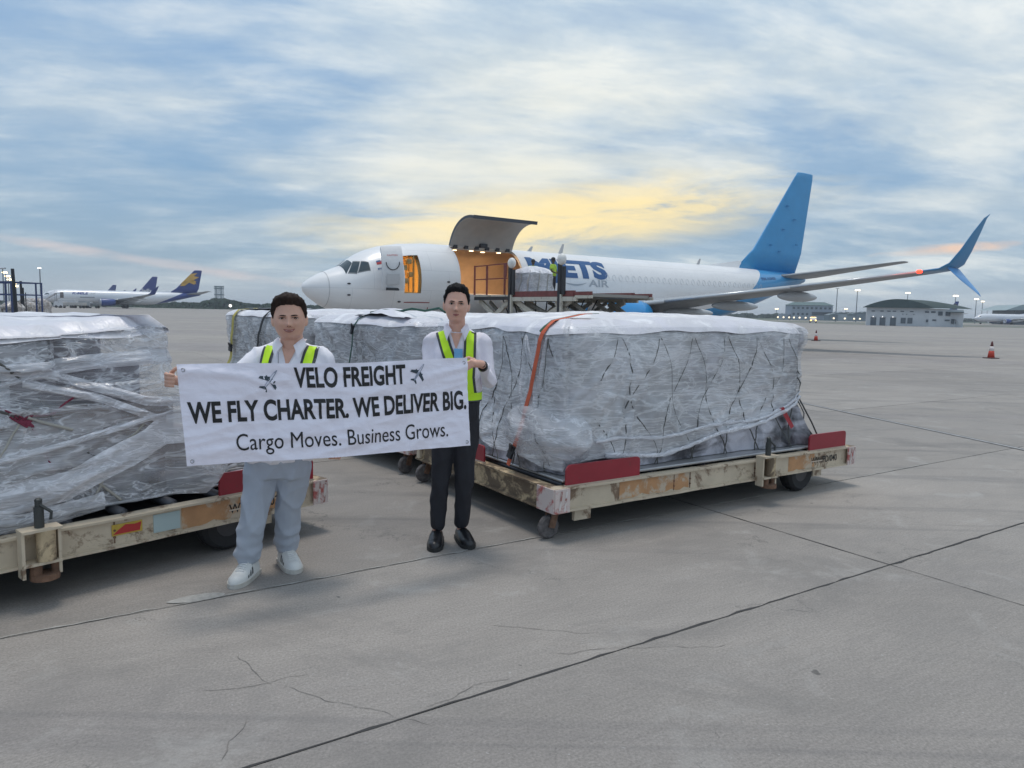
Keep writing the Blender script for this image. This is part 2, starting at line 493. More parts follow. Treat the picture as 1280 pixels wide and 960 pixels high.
GRASS = mat('far_grass', (0.09, 0.115, 0.075), 0.9, var=0.3, vscale=0.2)

GU = Vector((math.sin(R(56.6)), math.cos(R(56.6)), 0)); GV = Vector((-math.cos(R(56.6)), math.sin(R(56.6)), 0))
GO = Vector((2.49, 4.63, 0))
def gpt(u, v, z=0): return GO + GU * u + GV * v + Vector((0, 0, z))
ground = MB()
# big sheet with a hole where single slabs lie
us = [-19.8 + 6.6 * i for i in range(0, 8)]            # joints across
vs_ = [-9.8, -4.9, 0.0, 1.62, 4.85, 9.75, 14.7, 19.6, 24.5]
U0, U1, V0, V1 = us[0], us[-1], vs_[0], vs_[-1]
Rr = 2600
outer = [gpt(-Rr, -Rr), gpt(Rr, -Rr), gpt(Rr, Rr), gpt(-Rr, Rr)]
inner = [gpt(U0, V0), gpt(U1, V0), gpt(U1, V1), gpt(U0, V1)]
ground.add(outer + inner, [(0, 1, 5, 4), (1, 2, 6, 5), (2, 3, 7, 6), (3, 0, 4, 7)])
bed = [gpt(U0, V0, -0.016), gpt(U1, V0, -0.016), gpt(U1, V1, -0.016), gpt(U0, V1, -0.016)]
g_ob = ground.build('apron_ground', CONC); g_ob['kind'] = 'structure'
MB().add(bed + inner, [(0, 1, 2, 3), (0, 4, 5, 1), (1, 5, 6, 2), (2, 6, 7, 3), (3, 7, 4, 0)]).build('joint_sealant', TAR, g_ob, kind='stuff')
for i in range(len(us) - 1):
    for j in range(len(vs_) - 1):
        a, b, c, d = us[i], us[i + 1], vs_[j], vs_[j + 1]
        g = 0.0045; seg = 14
        pts = []
        def edge(p, q, nrm):
            for k in range(seg):
                t = k / seg; w = p.lerp(q, t)
                jit = 0.004 * nz(w.x * 6, w.y * 6) + (0.012 * max(0, nz(w.x * 2.3 + 9, w.y * 2.3) - .25))
                pts.append(w + nrm * max(0, g + jit))
        A_, B_, C_, D_ = gpt(a, c), gpt(b, c), gpt(b, d), gpt(a, d)
        edge(A_, B_, GV); edge(B_, C_, -GU); edge(C_, D_, -GV); edge(D_, A_, GU)
        zt = random.uniform(-0.0015, 0.0015)
        n = len(pts)
        top = [p + Vector((0, 0, zt)) for p in pts]; bot = [p + Vector((0, 0, -0.02)) for p in pts]
        MB().add(top + bot, [tuple(range(n))] + [(k, k + n, (k + 1) % n + n, (k + 1) % n) for k in range(n)]).build('concrete_slab', CONC, g_ob)
# ragged tar seams that stand out along two joints, and the pale mortar smears
def ribbon(path, w, z, name, m, parent, kind=None, wob=0.4):
    vs = []
    for i, p in enumerate(path):
        t = (path[min(i + 1, len(path) - 1)] - path[max(i - 1, 0)]).normalized(); nn = Vector((-t.y, t.x, 0))
        ww = w * (1 + wob * nz(i * 1.7, 3.3)) * (0.25 if i in (0, len(path) - 1) else 1)
        vs += [p + nn * ww / 2 + Vector((0, 0, z)), p - nn * ww / 2 + Vector((0, 0, z))]
    fs = [(2 * i, 2 * i + 1, 2 * i + 3, 2 * i + 2) for i in range(len(path) - 1)]
    return MB().add(vs, fs).build(name, m, parent, kind=kind)
def gline(u0, v0, u1, v1, n, wob=0.01):
    return [gpt(u0 + (u1 - u0) * i / n, v0 + (v1 - v0) * i / n + wob * nz(i * .9, u0 + v0)) for i in range(n + 1)]
ribbon(gline(-9, 0, 14, 0, 260, 0.012), 0.011, 0.0035, 'joint_sealant', TAR, g_ob, 'stuff', 1.4)
ribbon(gline(0, -4, 0, 9, 120, 0.012), 0.008, 0.0035, 'joint_sealant', TAR, g_ob, 'stuff', 1.2)
PALE = mat('pale_mortar', (0.36, 0.35, 0.33), 0.85, var=0.2, vscale=30, bump=0.4)
ribbon(gline(-9, 1.63, 4, 1.63, 200, 0.02), 0.009, 0.0035, 'mortar_seam', PALE, g_ob, 'stuff', 1.6)
LINE = mat('worn_line_paint', (0.36, 0.355, 0.35), 0.8, var=0.25, vscale=9)
DARKL = mat('line_edge', (0.12, 0.12, 0.125), 0.8)
def wline(a, b, w, m, nm, z):
    a, b = Vector((*a, 0)), Vector((*b, 0)); n = 60
    ribbon([a.lerp(b, i / n) for i in range(n + 1)], w, z, nm, m, g_ob, 'stuff', 0.1)
wline((4.6, 17.5), (7.2, 5.4), 0.13, DARKL, 'taxi_line_edge', 0.0035)
wline((4.6, 17.5), (7.2, 5.4), 0.05, LINE, 'taxi_line', 0.0055)
wline((8, 46), (60, 66), 0.22, LINE, 'taxi_line', 0.0035)
wline((16, 36), (24, 35), 0.15, LINE, 'taxi_line', 0.0035)
# mortar patch on the slab by the white trainers
pp = []
for k in range(30):
    a = 2 * math.pi * k / 30; r = 1 + .18 * nz(math.cos(a) * 1.5, math.sin(a) * 1.5)
    pp.append(Vector((-1.70 + 0.15 * r * math.cos(a) * .87 - 0.035 * math.sin(a), 3.87 + .15 * r * math.cos(a) * .5 + .035 * r * math.sin(a), 0.004)))
MB().add(pp, [tuple(range(30))]).build('mortar_patch', PALE, g_ob)
# long cracks in the near slabs
CRK = mat('crack_dark', (0.06, 0.06, 0.06), 0.9)
def crack(p, ang, L, seed, w=0.006):
    random.seed(seed); path = [Vector((*p, 0))]; a = R(ang)
    for k in range(int(L / 0.03)):
        a += random.uniform(-.55, .55); a += (R(ang) - a) * .25
        path.append(path[-1] + Vector((math.sin(a), math.cos(a), 0)) * .03)
    ribbon(path, w, 0.003, 'crack', mat('crack_grey', (0.195, 0.18, 0.168), 0.9), g_ob, 'stuff', 1.5)
for q in [((-0.95, 2.95), 115, .75, 1), ((-1.25, 3.25), 130, .4, 2), ((-0.35, 2.78), 60, .5, 3), ((-1.02, 2.72), 150, .3, 5), ((0.2, 3.3), 75, .9, 6), ((-1.3, 2.9), 100, .5, 7), ((0.45, 2.4), 160, .2, 8), ((-0.1, 3.6), 110, .6, 9)]:
    crack(*q, w=0.0022)
random.seed(11)
# grass verge far off and dark tarmac strip
def strip(pts, nm, m, z): 
    o = MB().add([Vector((*p, z)) for p in pts], [tuple(range(len(pts)))]).build(nm, m); o['kind'] = 'structure'
strip([(-2500, 345), (120, 345), (2500, 1400), (2500, 2500), (-2500, 2500)], 'grass_field', GRASS, 0.004)
strip([(83, 188), (300, 150), (340, 230), (60, 300)], 'grass_verge', mat('verge', (0.13, 0.14, 0.10), 0.9, var=0.25, vscale=.3), 0.008)
strip([(50, 215), (500, 190), (500, 205), (48, 240)], 'service_road', mat('service_tarmac', (0.20, 0.20, 0.205), 0.85, var=0.1), 0.012)

# ================================================================== AIRLINERS
PROF = [(0.0, 2.86, 2.84, 0.02), (0.08, 3.04, 2.62, 0.23), (0.3, 3.24, 2.40, .46), (.8, 3.52, 2.06, .82), (1.5, 3.80, 1.74, 1.18), (1.75, 3.90, 1.66, 1.29), (2.15, 4.20, 1.56, 1.43), (2.6, 4.50, 1.46, 1.57),
        (3.1, 4.74, 1.37, 1.69), (3.7, 4.93, 1.30, 1.79), (4.75, 5.12, 1.26, 1.85), (6.0, 5.22, 1.24, 1.88), (8, 5.25, 1.24, 1.88), (24.5, 5.25, 1.24, 1.88), (27, 5.25, 1.46, 1.85),
        (30, 5.24, 2.10, 1.66), (33, 5.21, 2.95, 1.28), (35.5, 5.15, 3.72, .88), (37.4, 5.02, 4.22, .50), (38.3, 4.86, 4.50, .22)]
def pr(s, k):
    for a, b in zip(PROF, PROF[1:]):
        if s <= b[0]:
            t = (s - a[0]) / (b[0] - a[0]); t = max(0, t)
            return a[k] + (b[k] - a[k]) * t
    return PROF[-1][k]
def fus(s, ph, off=0.0):
    zt, zb, hw = pr(s, 1), pr(s, 2), pr(s, 3)
    zc = zt - (zt - zb) * .47
    c = math.cos(ph); r = (zt - zc) if c > 0 else (zc - zb)
    return Vector((s, -(hw + off) * math.sin(ph), zc + (r + off) * c))
def phz(s, z):
    zt, zb = pr(s, 1), pr(s, 2); zc = zt - (zt - zb) * .47
    r = (zt - zc) if z > zc else (zc - zb)
    return math.acos(max(-1, min(1, (z - zc) / r)))
def airfoil(c, t, n=14):
    pts = []
    for k in range(n + 1):
        x = (1 - math.cos(math.pi * k / n)) / 2
        y = 5 * t * (.2969 * math.sqrt(x) - .126 * x - .3516 * x * x + .2843 * x ** 3 - .1015 * x ** 4)
        pts.append((x * c, y * c))
    lo = [(x, -y * .6) for x, y in pts[1:-1]]
    return pts + lo[::-1]
def wing_mb(secs, side=-1, horiz=True):
    """secs: (s_le, y, z, chord, t, tilt) ; side -1 port"""
    mb = MB(); n = None; vs = []
    for (s, y, z, c, t, ti) in secs:
        af = airfoil(c, t); n = len(af)
        for (x, h) in af:
            if horiz: vs.append((s + x, side * (y - h * math.sin(ti)), z + h * math.cos(ti)))
            else: vs.append((s + x, h, z))
    fs = []
    for i in range(len(secs) - 1):
        for k in range(n):
            a, b = i * n + k, i * n + (k + 1) % n
            fs.append((a, b, b + n, a + n))
    fs.append(tuple(range(n))); fs.append(tuple(range((len(secs) - 1) * n, len(secs) * n)))
    mb.add(vs, fs); return mb

def livery(name, white, tailcol, a, b, below=None):
    """white paint with the tail colour behind the line x = a + b*(z) in the aircraft's own frame"""
    m = bpy.data.materials.new(name); m.use_nodes = True
    T = NT(m.node_tree); T.n.clear()
    out = T.new('ShaderNodeOutputMaterial'); p = T.new('ShaderNodeBsdfPrincipled'); T.l.new(p.outputs[0], out.inputs[0])
    co = T.new('ShaderNodeTexCoord').outputs['Object']
    s = T.new('ShaderNodeSeparateXYZ', {'Vector': co})
    v = T.math('SUBTRACT', s.outputs[0], T.math('ADD', T.math('MULTIPLY', s.outputs[2], b), a))
    if below is not None:      # belly line curves forward
        zz = T.math('MAXIMUM', T.math('SUBTRACT', below[0], s.outputs[2]), 0.0)
        v = T.math('ADD', v, T.math('MULTIPLY', T.math('MULTIPLY', zz, zz), below[1]))
    k = T.math('GREATER_THAN', v, 0.0)
    n = T.noise(T.mapping(co, scale=(.4, 1, 2)), 1.2, 6, 0.6)
    wh = T.ramp(n, [(0.3, tuple(x * .93 for x in white)), (0.65, white)])
    pan = T.new('ShaderNodeTexBrick', {'Vector': T.mapping(co, rot=(R(90), 0, 0)), 'Scale': 1.0, 'Mortar Size': 0.008, 'Brick Width': 1.9, 'Row Height': 0.95})
    c = T.mix(k, wh, tailcol)
    c = T.mix(T.math('MULTIPLY', pan.outputs['Fac'], 0.30), c, (0.25, 0.26, 0.28))
    T.l.new(c, p.inputs['Base Color'])
    p.inputs['Roughness'].default_value = 0.32; p.inputs['Coat Weight'].default_value = 0.3; p.inputs['Coat Roughness'].default_value = 0.15
    return m
WING = mat('wing_grey', (0.32, 0.34, 0.36), 0.45, var=0.08, vscale=1.0)
WINGEDGE = mat('bare_leading_edge', (0.62, 0.64, 0.66), 0.3, metal=0.5)
DARKM = mat('dark_metal', (0.05, 0.05, 0.055), 0.5, metal=0.4)
RUB = mat('tyre_rubber', (0.025, 0.025, 0.027), 0.85, bump=0.3)
HUB = mat('wheel_hub', (0.45, 0.45, 0.46), 0.5, metal=0.5)
GLASSD = mat('cockpit_glass', (0.03, 0.05, 0.06), 0.12, spec=0.8)
BLUE = (0.05, 0.30, 0.60)

def airliner(name, label, loc, rz, scale, white, tailcol, liv, detail=False, fincol=None, winglets=True, openings=False, engcol=None, group=None):
    root = thing(name, label, 'aircraft', loc, rz, group)
    root.scale = (scale,) * 3
    body_m = livery(name + '_paint', white, tailcol, *liv)
    fin_m = mat(name + '_fin', fincol or tailcol, 0.4, var=0.06, vscale=0.8)
    eng_m = mat(name + '_engine', engcol or tailcol, 0.3)
    # fuselage
    S = sorted(set([p[0] for p in PROF] + ([4.3, 5.15, 7.3, 11.1, 7.6, 8.3, 9.2, 10.2] if openings else []) + [0.15, .5, 1.1, 12, 15, 18, 21] ))
    f107 = R(107)
    PHI = [2 * math.pi * k / 48 for k in range(48)]
    if openings:
        ex = [R(20), R(49), f107]
        PHI = sorted([p for p in PHI if all(abs(p - e) > R(3) for e in ex)] + ex)
    vs = [fus(s, p) for s in S for p in PHI]; n = len(PHI); fs = []
    for i in range(len(S) - 1):
        sm = (S[i] + S[i + 1]) / 2
        for k in range(n):
            p0 = PHI[k]; p1 = PHI[(k + 1) % n] if k < n - 1 else 2 * math.pi
            pm = (p0 + p1) / 2
            if openings and ((7.3 < sm < 11.1 and R(20) < pm < f107) or (4.3 < sm < 5.15 and R(49) < pm < f107)): continue
            a, b = i * n + k, i * n + (k + 1) % n
            fs.append((a, a + n, b + n, b))
    fs.append(tuple(range(n))); fs.append(tuple(reversed(range((len(S) - 1) * n, len(S) * n))))
    fo = MB().add(vs, fs).build('fuselage', body_m, root, smooth=True)
    # cockpit panes
    def pane(c4, nm='cockpit_window'):
        P4 = [(s, phz(s, z)) for s, z in c4]
        def fn(u, v):
            a = [P4[0][i] * (1 - u) + P4[1][i] * u for i in (0, 1)]; b = [P4[3][i] * (1 - u) + P4[2][i] * u for i in (0, 1)]
            return fus(a[0] * (1 - v) + b[0] * v, a[1] * (1 - v) + b[1] * v, 0.012)
        MB().grid(fn, 5, 4).build(nm, GLASSD, fo, smooth=True)
        if detail:
            def fn2(u, v):
                U_, V_ = -.06 + 1.12 * u, -.10 + 1.2 * v
                a = [P4[0][i] * (1 - U_) + P4[1][i] * U_ for i in (0, 1)]; b = [P4[3][i] * (1 - U_) + P4[2][i] * U_ for i in (0, 1)]
                return fus(a[0] * (1 - V_) + b[0] * V_, a[1] * (1 - V_) + b[1] * V_, 0.005)
            MB().grid(fn2, 5, 4).build('window_frame', mat('window_frame_grey', (0.22, 0.23, 0.24), 0.5), fo, smooth=True)
    W4 = [[(1.75, 3.68), (1.80, 3.70), (2.12, 4.06), (2.10, 4.14)], [(1.84, 3.56), (2.14, 3.55), (2.40, 4.06), (2.18, 4.07)], [(2.22, 3.60), (2.70, 3.70), (2.72, 4.05), (2.46, 4.08)]]
    if detail:
        # front pane spans from the side post over the nose centre line
        def fp(sg):
            def fn(u, v):
                s_ = 1.72 + .40 * v; lim0, lim1 = R(4), R(52) - R(22) * v
                return fus(s_, sg * (lim0 + (lim1 - lim0) * u), 0.012)
            return fn
        for sg in (1, -1): MB().grid(fp(sg), 6, 4).build('cockpit_window', GLASSD, fo, smooth=True)
        pane(W4[1]); pane(W4[2])
    else:
        pane([(1.6, 3.55), (2.7, 3.65), (2.7, 4.05), (2.1, 4.05)])
    # wings
    WS = [(13.9, 0.6, 1.95, 7.9, .13, 0), (14.9, 1.9, 2.1, 7.2, .13, .05), (17.3, 5.9, 2.62, 4.2, .12, .10), (20.0, 11.5, 3.35, 2.7, .11, .12), (22.1, 16.4, 4.02, 1.65, .10, .14)]
    WL = [(22.5, 17.1, 4.15, 1.55, .10, .35), (22.8, 17.4, 4.40, 1.42, .10, .9), (23.3, 17.6, 5.0, 1.1, .09, 1.25), (24.0, 17.75, 5.8, .72, .09, 1.3), (24.6, 17.9, 6.45, .28, .08, 1.3), (25.0, 17.95, 6.65, .05, .08, 1.3)]
    for sd_ in (-1, 1):
        w = wing_mb(WS, sd_).build('wing', WING, root, smooth=True, recalc=True)
        le = MB()
        for A_, B_ in zip(WS[1:], WS[2:]): le.tube([(A_[0] + .02, sd_ * A_[1], A_[2]), (B_[0] + .02, sd_ * B_[1], B_[2])], [A_[3] * .022, B_[3] * .022 + .01], 8)
        le.build('leading_edge', WINGEDGE, w, smooth=True)
        if winglets:
            wing_mb([WS[-1]] + WL, sd_).build('winglet', mat(name + '_winglet', tuple(c * .75 for c in tailcol), 0.35), w, smooth=True, recalc=True)
            if detail: wing_mb([(22.9, 17.3, 4.2, 1.1, .09, -.7), (23.5, 17.6, 3.7, .8, .09, -1.0), (24.3, 17.9, 3.2, .35, .08, -1.0), (24.6, 18.0, 3.0, .08, .08, -1.0)], sd_).build('lower_winglet', mat('pale_blue_paint', (0.16, 0.42, 0.80), 0.35), w, smooth=True, recalc=True)
        for (s0, y0, z0, L) in ((18.6, 4.6, 2.05, 4.2), (19.0, 7.6, 2.45, 3.9), (20.0, 10.8, 2.95, 3.4)):
            MB().ball((s0 + L / 2, sd_ * y0, z0), (L / 2, .19, .26), 12, 12).build('flap_fairing', mat('fairing_grey', (0.52, 0.54, 0.56), 0.4), w, smooth=True)
        # engine
        e = MB(); y = 4.83; z = 1.70; s0 = 13.4
        prof = [(.78, 0.35), (.80, .12), (.88, 0.0), (.97, .06), (1.06, .35), (1.10, .9), (1.08, 1.8), (1.0, 2.7), (.86, 3.4), (.84, 3.4)]
        en = e.lathe([(r, h) for r, h in prof], (s0, sd_ * y, z), 'x', 32).build('engine', eng_m, root, smooth=True)
        MB().lathe([(.80, .14), (.875, .0), (.90, -.012), (.975, .06), (1.03, .2)], (s0 - .004, sd_ * y, z), 'x', 32).build('intake_lip', WINGEDGE, en, smooth=True)
        fan = MB(); fan.lathe([(.79, .42), (.79, .44)], (s0, sd_ * y, z), 'x', 28)
        fan.build('fan_disc', DARKM, en)
        if detail:
            fb = MB()
            for k in range(24):
                a = 2 * math.pi * k / 24; u = Vector((0, math.cos(a), math.sin(a)))
                fb.bar(Vector((s0 + .36, sd_ * y, z)) + u * .2, Vector((s0 + .30, sd_ * y, z)) + u * .78, .13, .015, up=(1, .4, 0))
            fb.lathe([(.02, .05), (.10, .14), (.2, .34)], (s0, sd_ * y, z), 'x', 16)
            fb.build('fan_blades', mat('fan_blade', (0.2, 0.2, 0.22), .4, metal=.6), en, kind='stuff')
        MB().lathe([(.60, 2.9), (.52, 3.9), (.36, 4.3), (.1, 4.7)], (s0, sd_ * y, z), 'x', 20).build('exhaust_cone', DARKM, en, smooth=True)
        MB().prism([(s0 + .9, z + 1.0), (s0 + 2.2, z + 1.25), (s0 + 5.0, z + 1.05), (s0 + 4.6, z + .7), (s0 + 2.5, z + .7)], sd_ * y - .12, sd_ * y + .12).build('pylon', mat(name + '_pylon', white, 0.4), en, recalc=True)
        # stabiliser
        wing_mb([(33.9, .3, 4.75, 4.3, .10, .1), (34.6, 1.0, 4.83, 3.8, .10, .1), (38.3, 7.1, 5.75, 1.25, .09, .12), (38.6, 7.3, 5.79, .6, .09, .12)], sd_).build('stabiliser', WING, root, smooth=True, recalc=True)
    # belly fairing
    MB().ball((18.2, 0, 1.75), (6.0, 2.05, .78), 20, 14).build('belly_fairing', mat('fairing_grey', (0.5, 0.5, 0.5)), root, smooth=True)
    # fin
    finv = [(30.2, 0, 5.0, 7.0, .10, 0), (32.2, 0, 6.6, 5.7, .10, 0), (36.6, 0, 12.1, 2.2, .10, 0), (36.9, 0, 12.45, 1.9, .09, 0), (37.4, 0, 12.5, 1.2, .05, 0)]
    fo2 = wing_mb(finv, 1, False).build('fin', fin_m, root, smooth=True, recalc=True)
    MB().add([(27.4, .02, 5.18), (27.4, -.02, 5.18), (31.2, .14, 5.05), (31.2, -.14, 5.05), (30.9, .0, 5.75), (27.4, 0, 5.26)], [(0, 2, 4, 5), (1, 5, 4, 3), (0, 5, 1), (2, 3, 4), (0, 1, 3, 2)]).build('fin_fillet', mat(name + '_fillet', white, 0.35), fo2, recalc=True)
    # gear
    def gear(s, y, r, w, n=2, nm='main_gear'):
        g_ = MB().cyl((s, y, 1.9), (s, y, r), .09, .07, 10).cyl((s - .25, y, 1.9), (s, y, r + .3), .05, .05, 8).build(nm, HUB, root)
        for q in (-1, 1):
            wl = MB(); yy = y + q * w
            wl.lathe([(r * .55, -.13), (r * .92, -.13), (r, -.06), (r, .06), (r * .92, .13), (r * .55, .13)], (s, yy, r), 'y', 20)
            wo_ = wl.build('wheel', RUB, g_, smooth=False)
    gz = -loc[2] / scale
    gear(4.0, 0, .34, .2, nm='nose_gear'); gear(19.6, -2.85, .55, .3); gear(19.6, 2.85, .55, .3)
    return root, fo, fo2

AZP = R(55)
JET_LOC = (-9.66, 33.46, -0.33)
jet, jfus, jfin = airliner('freighter_jet', 'large white freighter with sky-blue tail and engine, main cargo door raised beside the loader', JET_LOC, R(35), 1.0, (0.86, 0.85, 0.85), BLUE,
                     (25.2, 1.35, (3.4, 2.2)), detail=True, openings=True, engcol=(0.03, 0.30, 0.68))
for o in kids(jet):
    if 'gear' in o.name: o.location.z = 0.33
NAVY = mat('navy_letter', (0.030, 0.105, 0.27), 0.4)
GREYL = mat('grey_letter', (0.42, 0.44, 0.47), 0.4)
REDL = mat('red_letter', (0.45, 0.03, 0.04), 0.4)
def on_fus(s0, z0, off=0.012):
    ph0 = phz(s0, z0); rr = 1.95
    return lambda x, y: fus(s0 + x, ph0 - y / rr, off)
text_on('airline_name', 'MJETS', on_fus(11.55, 3.90), NAVY, jfus, size=1.55, bold=0.055, width=5.5, cut=.15)
text_on('airline_name', 'AIR', on_fus(15.55, 3.40), GREYL, jfus, size=.55, bold=0.02, width=1.5, cut=.15)
def swoosh(u, v):
    x = u * 1.7; y = .16 * (2 * u - 1) ** 2 * (1 if u > .3 else .8) + (v - .5) * .10 * math.sin(math.pi * u)
    return on_fus(13.75, 3.45)(x, y)
MB().grid(swoosh, 16, 2).build('swoosh', GREYL, jfus)
text_on('registration', '9M-NMB', on_fus(31.5, 4.35), NAVY, jfus, size=.55, bold=0.01, width=1.9, cut=.15)
# flag, small print near the door
fl = on_fus(3.05, 3.95)
MB().grid(lambda u, v: fl(u * .42, v * .22), 4, 2).build('flag_stripes', REDL, jfus)
MB().grid(lambda u, v: on_fus(3.05, 4.06, .016)(u * .2, v * .11), 3, 2).build('flag_canton', NAVY, jfus)
text_on('flag_name', 'MALAYSIA', on_fus(3.05, 3.72), NAVY, jfus, size=.16, bold=.01, width=.46, cut=.1)
# red corner mark under the front door
for q in ((4.35, 2.25, 1.35, .045), (5.66, 1.55, .045, .72)):
    f_ = on_fus(q[0], q[1], .012); MB().grid(lambda u, v: f_(u * q[2], v * q[3]), 6, 6).build('door_warning_stripe', mat('dull_red', (0.32, 0.05, 0.05), .5), jfus)
# nose panel seam, pitot probes
MB().tube([fus(.98, 2 * math.pi * k / 40, .004) for k in range(41)], .012, 5, False).build('radome_seam', mat('seam', (.45, .45, .46), .6), jfus)
for s_, z_ in ((1.75, 3.05), (1.75, 2.55), (4.1, 2.3), (6.6, 3.3)):
    MB().ball(fus(s_, phz(s_, z_), .03), (.09, .04, .04), 8, 6).build('probe', DARKM, jfus, smooth=True)
for s_, h in ((12.6, .28), (14.8, .55), (26.4, .38)):
    p = fus(s_, 0); MB().prism([(s_, p.z - .03), (s_ + .3, p.z - .03), (s_ + .42, p.z + h), (s_ + .3, p.z + h)], -.02, .02).build('antenna', mat('antenna_grey', (.5, .5, .5), .5), jfus, recalc=True)
# plugged cabin windows
pl = None
for k in range(30):
    s_ = 17.0 + k * .51
    if s_ > 31.5: break
    ph = phz(s_, 3.95)
    ring = [fus(s_ + .13 * math.cos(a), ph - .19 / 1.9 * math.sin(a), .008) - fus(s_, ph) for a in [2 * math.pi * q / 14 for q in range(15)]]
    if pl is None or s_ > 24.5: pl = MB().tube(ring, .008, 4, False).mesh('window_plug')
    link('window_plug', pl, mat('plug_grey', (.76, .76, .77), .5), jfus, fus(s_, ph))
# interior lining and holds
LIN = mat('hold_lining', (0.55, 0.40, 0.26), 0.55, var=0.12, vscale=1.5)
def inner(s0, s1, r=1.74):
    m_ = MB(); N_ = 40
    zc = 3.37
    def ring(s): return [(s, -r * math.sin(a), zc + (r * math.cos(a) if math.cos(a) > 0 else 2.0 * math.cos(a))) for a in [2 * math.pi * k / N_ for k in range(N_)]]
    SS = [s0, s1]; 
    if s0 < 7.3 < s1: SS = [s0, 7.3, 11.1, s1]
    if s0 < 5: SS = [s0, 4.3, 5.15, s1]
    rings = [ring(s) for s in SS]; vs = [v for q in rings for v in q]; fs = []
    for i in range(len(SS) - 1):
        for k in range(N_):
            am = 2 * math.pi * (k + .5) / N_
            if SS[i] == 7.3 and R(20) < am < f107_: continue
            if s0 < 5 and SS[i] == 4.3 and R(46) < am < f107_: continue
            a, b = i * N_ + k, i * N_ + (k + 1) % N_; fs.append((a, b, b + N_, a + N_))
    fs.append(tuple(range(N_))); fs.append(tuple(range((len(SS) - 1) * N_, len(SS) * N_)))
    return m_.add(vs, fs)
f107_ = R(107)
hold = inner(6.1, 13.2).build('hold_lining', LIN, jfus, smooth=True)
MB().box((9.65, 0, 2.70), (7.0, 3.2, .08)).build('hold_floor', mat('hold_floor', (.3, .3, .3), .4, metal=.5), hold)
jm = MB()
for ed in (7.3, 11.1): jm.grid(lambda u, v: Vector((ed, 0, 0)) + Vector((0, *(fus(ed, R(20) + (f107_ - R(20)) * u, -.14 * v)[1:]))), 16, 1)
jm.grid(lambda u, v: fus(7.3 + 3.8 * u, R(20), -.14 * v), 4, 1); jm.grid(lambda u, v: fus(7.3 + 3.8 * u, f107_, -.14 * v), 4, 1)
jm.build('cargo_door_frame', mat('door_frame', (.55, .53, .5), .5), jfus)
lampm = mat('hold_lamp', (1, .9, .7), .5, emis=(1.0, .74, .42), estr=4)
for q in range(4):
    s_ = 7.9 + q * .85; MB().lathe([(.11, 0), (.11, .03)], (s_, -.2 - .25 * (q % 2), 4.98), 'z', 12).build('hold_lamp', lampm, hold)
for s_ in (8.2, 10.2):
    ld = bpy.data.lights.new('hold_light', 'AREA'); ld.energy = 48; ld.color = (1, .62, .30); ld.size = 1.2
    lo = bpy.data.objects.new('hold_light', ld); COL.objects.link(lo); lo.parent = jet; lo.location = (s_, -.3, 4.9)
ve = inner(3.9, 6.05, 1.52).build('vestibule_lining', mat('vestibule', (.70, .50, .22), .5), jfus, smooth=True)
ld = bpy.data.lights.new('door_light', 'AREA'); ld.energy = 45; ld.color = (1, .66, .28); ld.size = .7
lo = bpy.data.objects.new('door_light', ld); COL.objects.link(lo); lo.parent = jet; lo.location = (4.8, -.3, 4.6)
vq = MB()
for k in range(5): vq.box((4.5 + .18 * (k % 3), -1.0 - .1 * k, 3.0 + .3 * k), (.22, .3, .24), bev=.02)
vq.cyl((5.0, -1.3, 2.75), (5.0, -1.3, 4.5), .05).cyl((4.85, -1.1, 2.75), (4.85, -1.1, 4.5), .03)
vq.build('galley_equipment', mat('galley', (.42, .30, .12), .4, var=.4, vscale=5), ve)
# crew door leaf swung forward
leafm = mat('door_leaf', (.66, .66, .67), .5, var=.05)
dl = MB(); 
dph0, dph1 = R(46), f107_ + R(4)
def leafpt(u, v, off): 
    p = fus(4.75 + .85 * u, dph0 + (dph1 - dph0) * v, off)
    rel = p - Vector((4.75, -1.95, 3.6)); rel.x *= 1.12
    q = Matrix.Rotation(R(-14), 3, 'Z') @ rel
    return Vector((2.86, -2.50, 3.80)) + q
NU, NV = 8, 14
dl.grid(lambda u, v: leafpt(u, v, .0), NU, NV); dl.grid(lambda u, v: leafpt(1 - u, v, -.16), NU, NV)
for u in (0, 1): dl.grid(lambda a, v: leafpt(u, v, -.16 * a), 1, NV)
for v in (0, 1): dl.grid(lambda u, a: leafpt(u, v, -.16 * a), NU, 1)
dlo = dl.build('crew_door', leafm, jfus, recalc=True)
MB().tube([leafpt(.18 + .64 * (.5 + .5 * math.cos(a)), .42 + .17 * math.sin(a), .03) for a in [math.pi * k / 10 for k in range(11)]], .02, 5).build('door_rail', DARKM, dlo)
MB().grid(lambda u, v: leafpt(.2 + .6 * u, .68 + .2 * v, .05), 4, 4).build('slide_pack', mat('slide_pack', (.52, .52, .53), .6), dlo)
text_on('door_warning', 'CAUTION', lambda x, y: leafpt(.25 + x, .27 - y * .5, .012), REDL, dlo, size=.1, bold=.01, width=.5, cut=.1)
MB().box(leafpt(.5, .97, .02), (.6, .12, .12)).build('door_sill', DARKM, dlo)
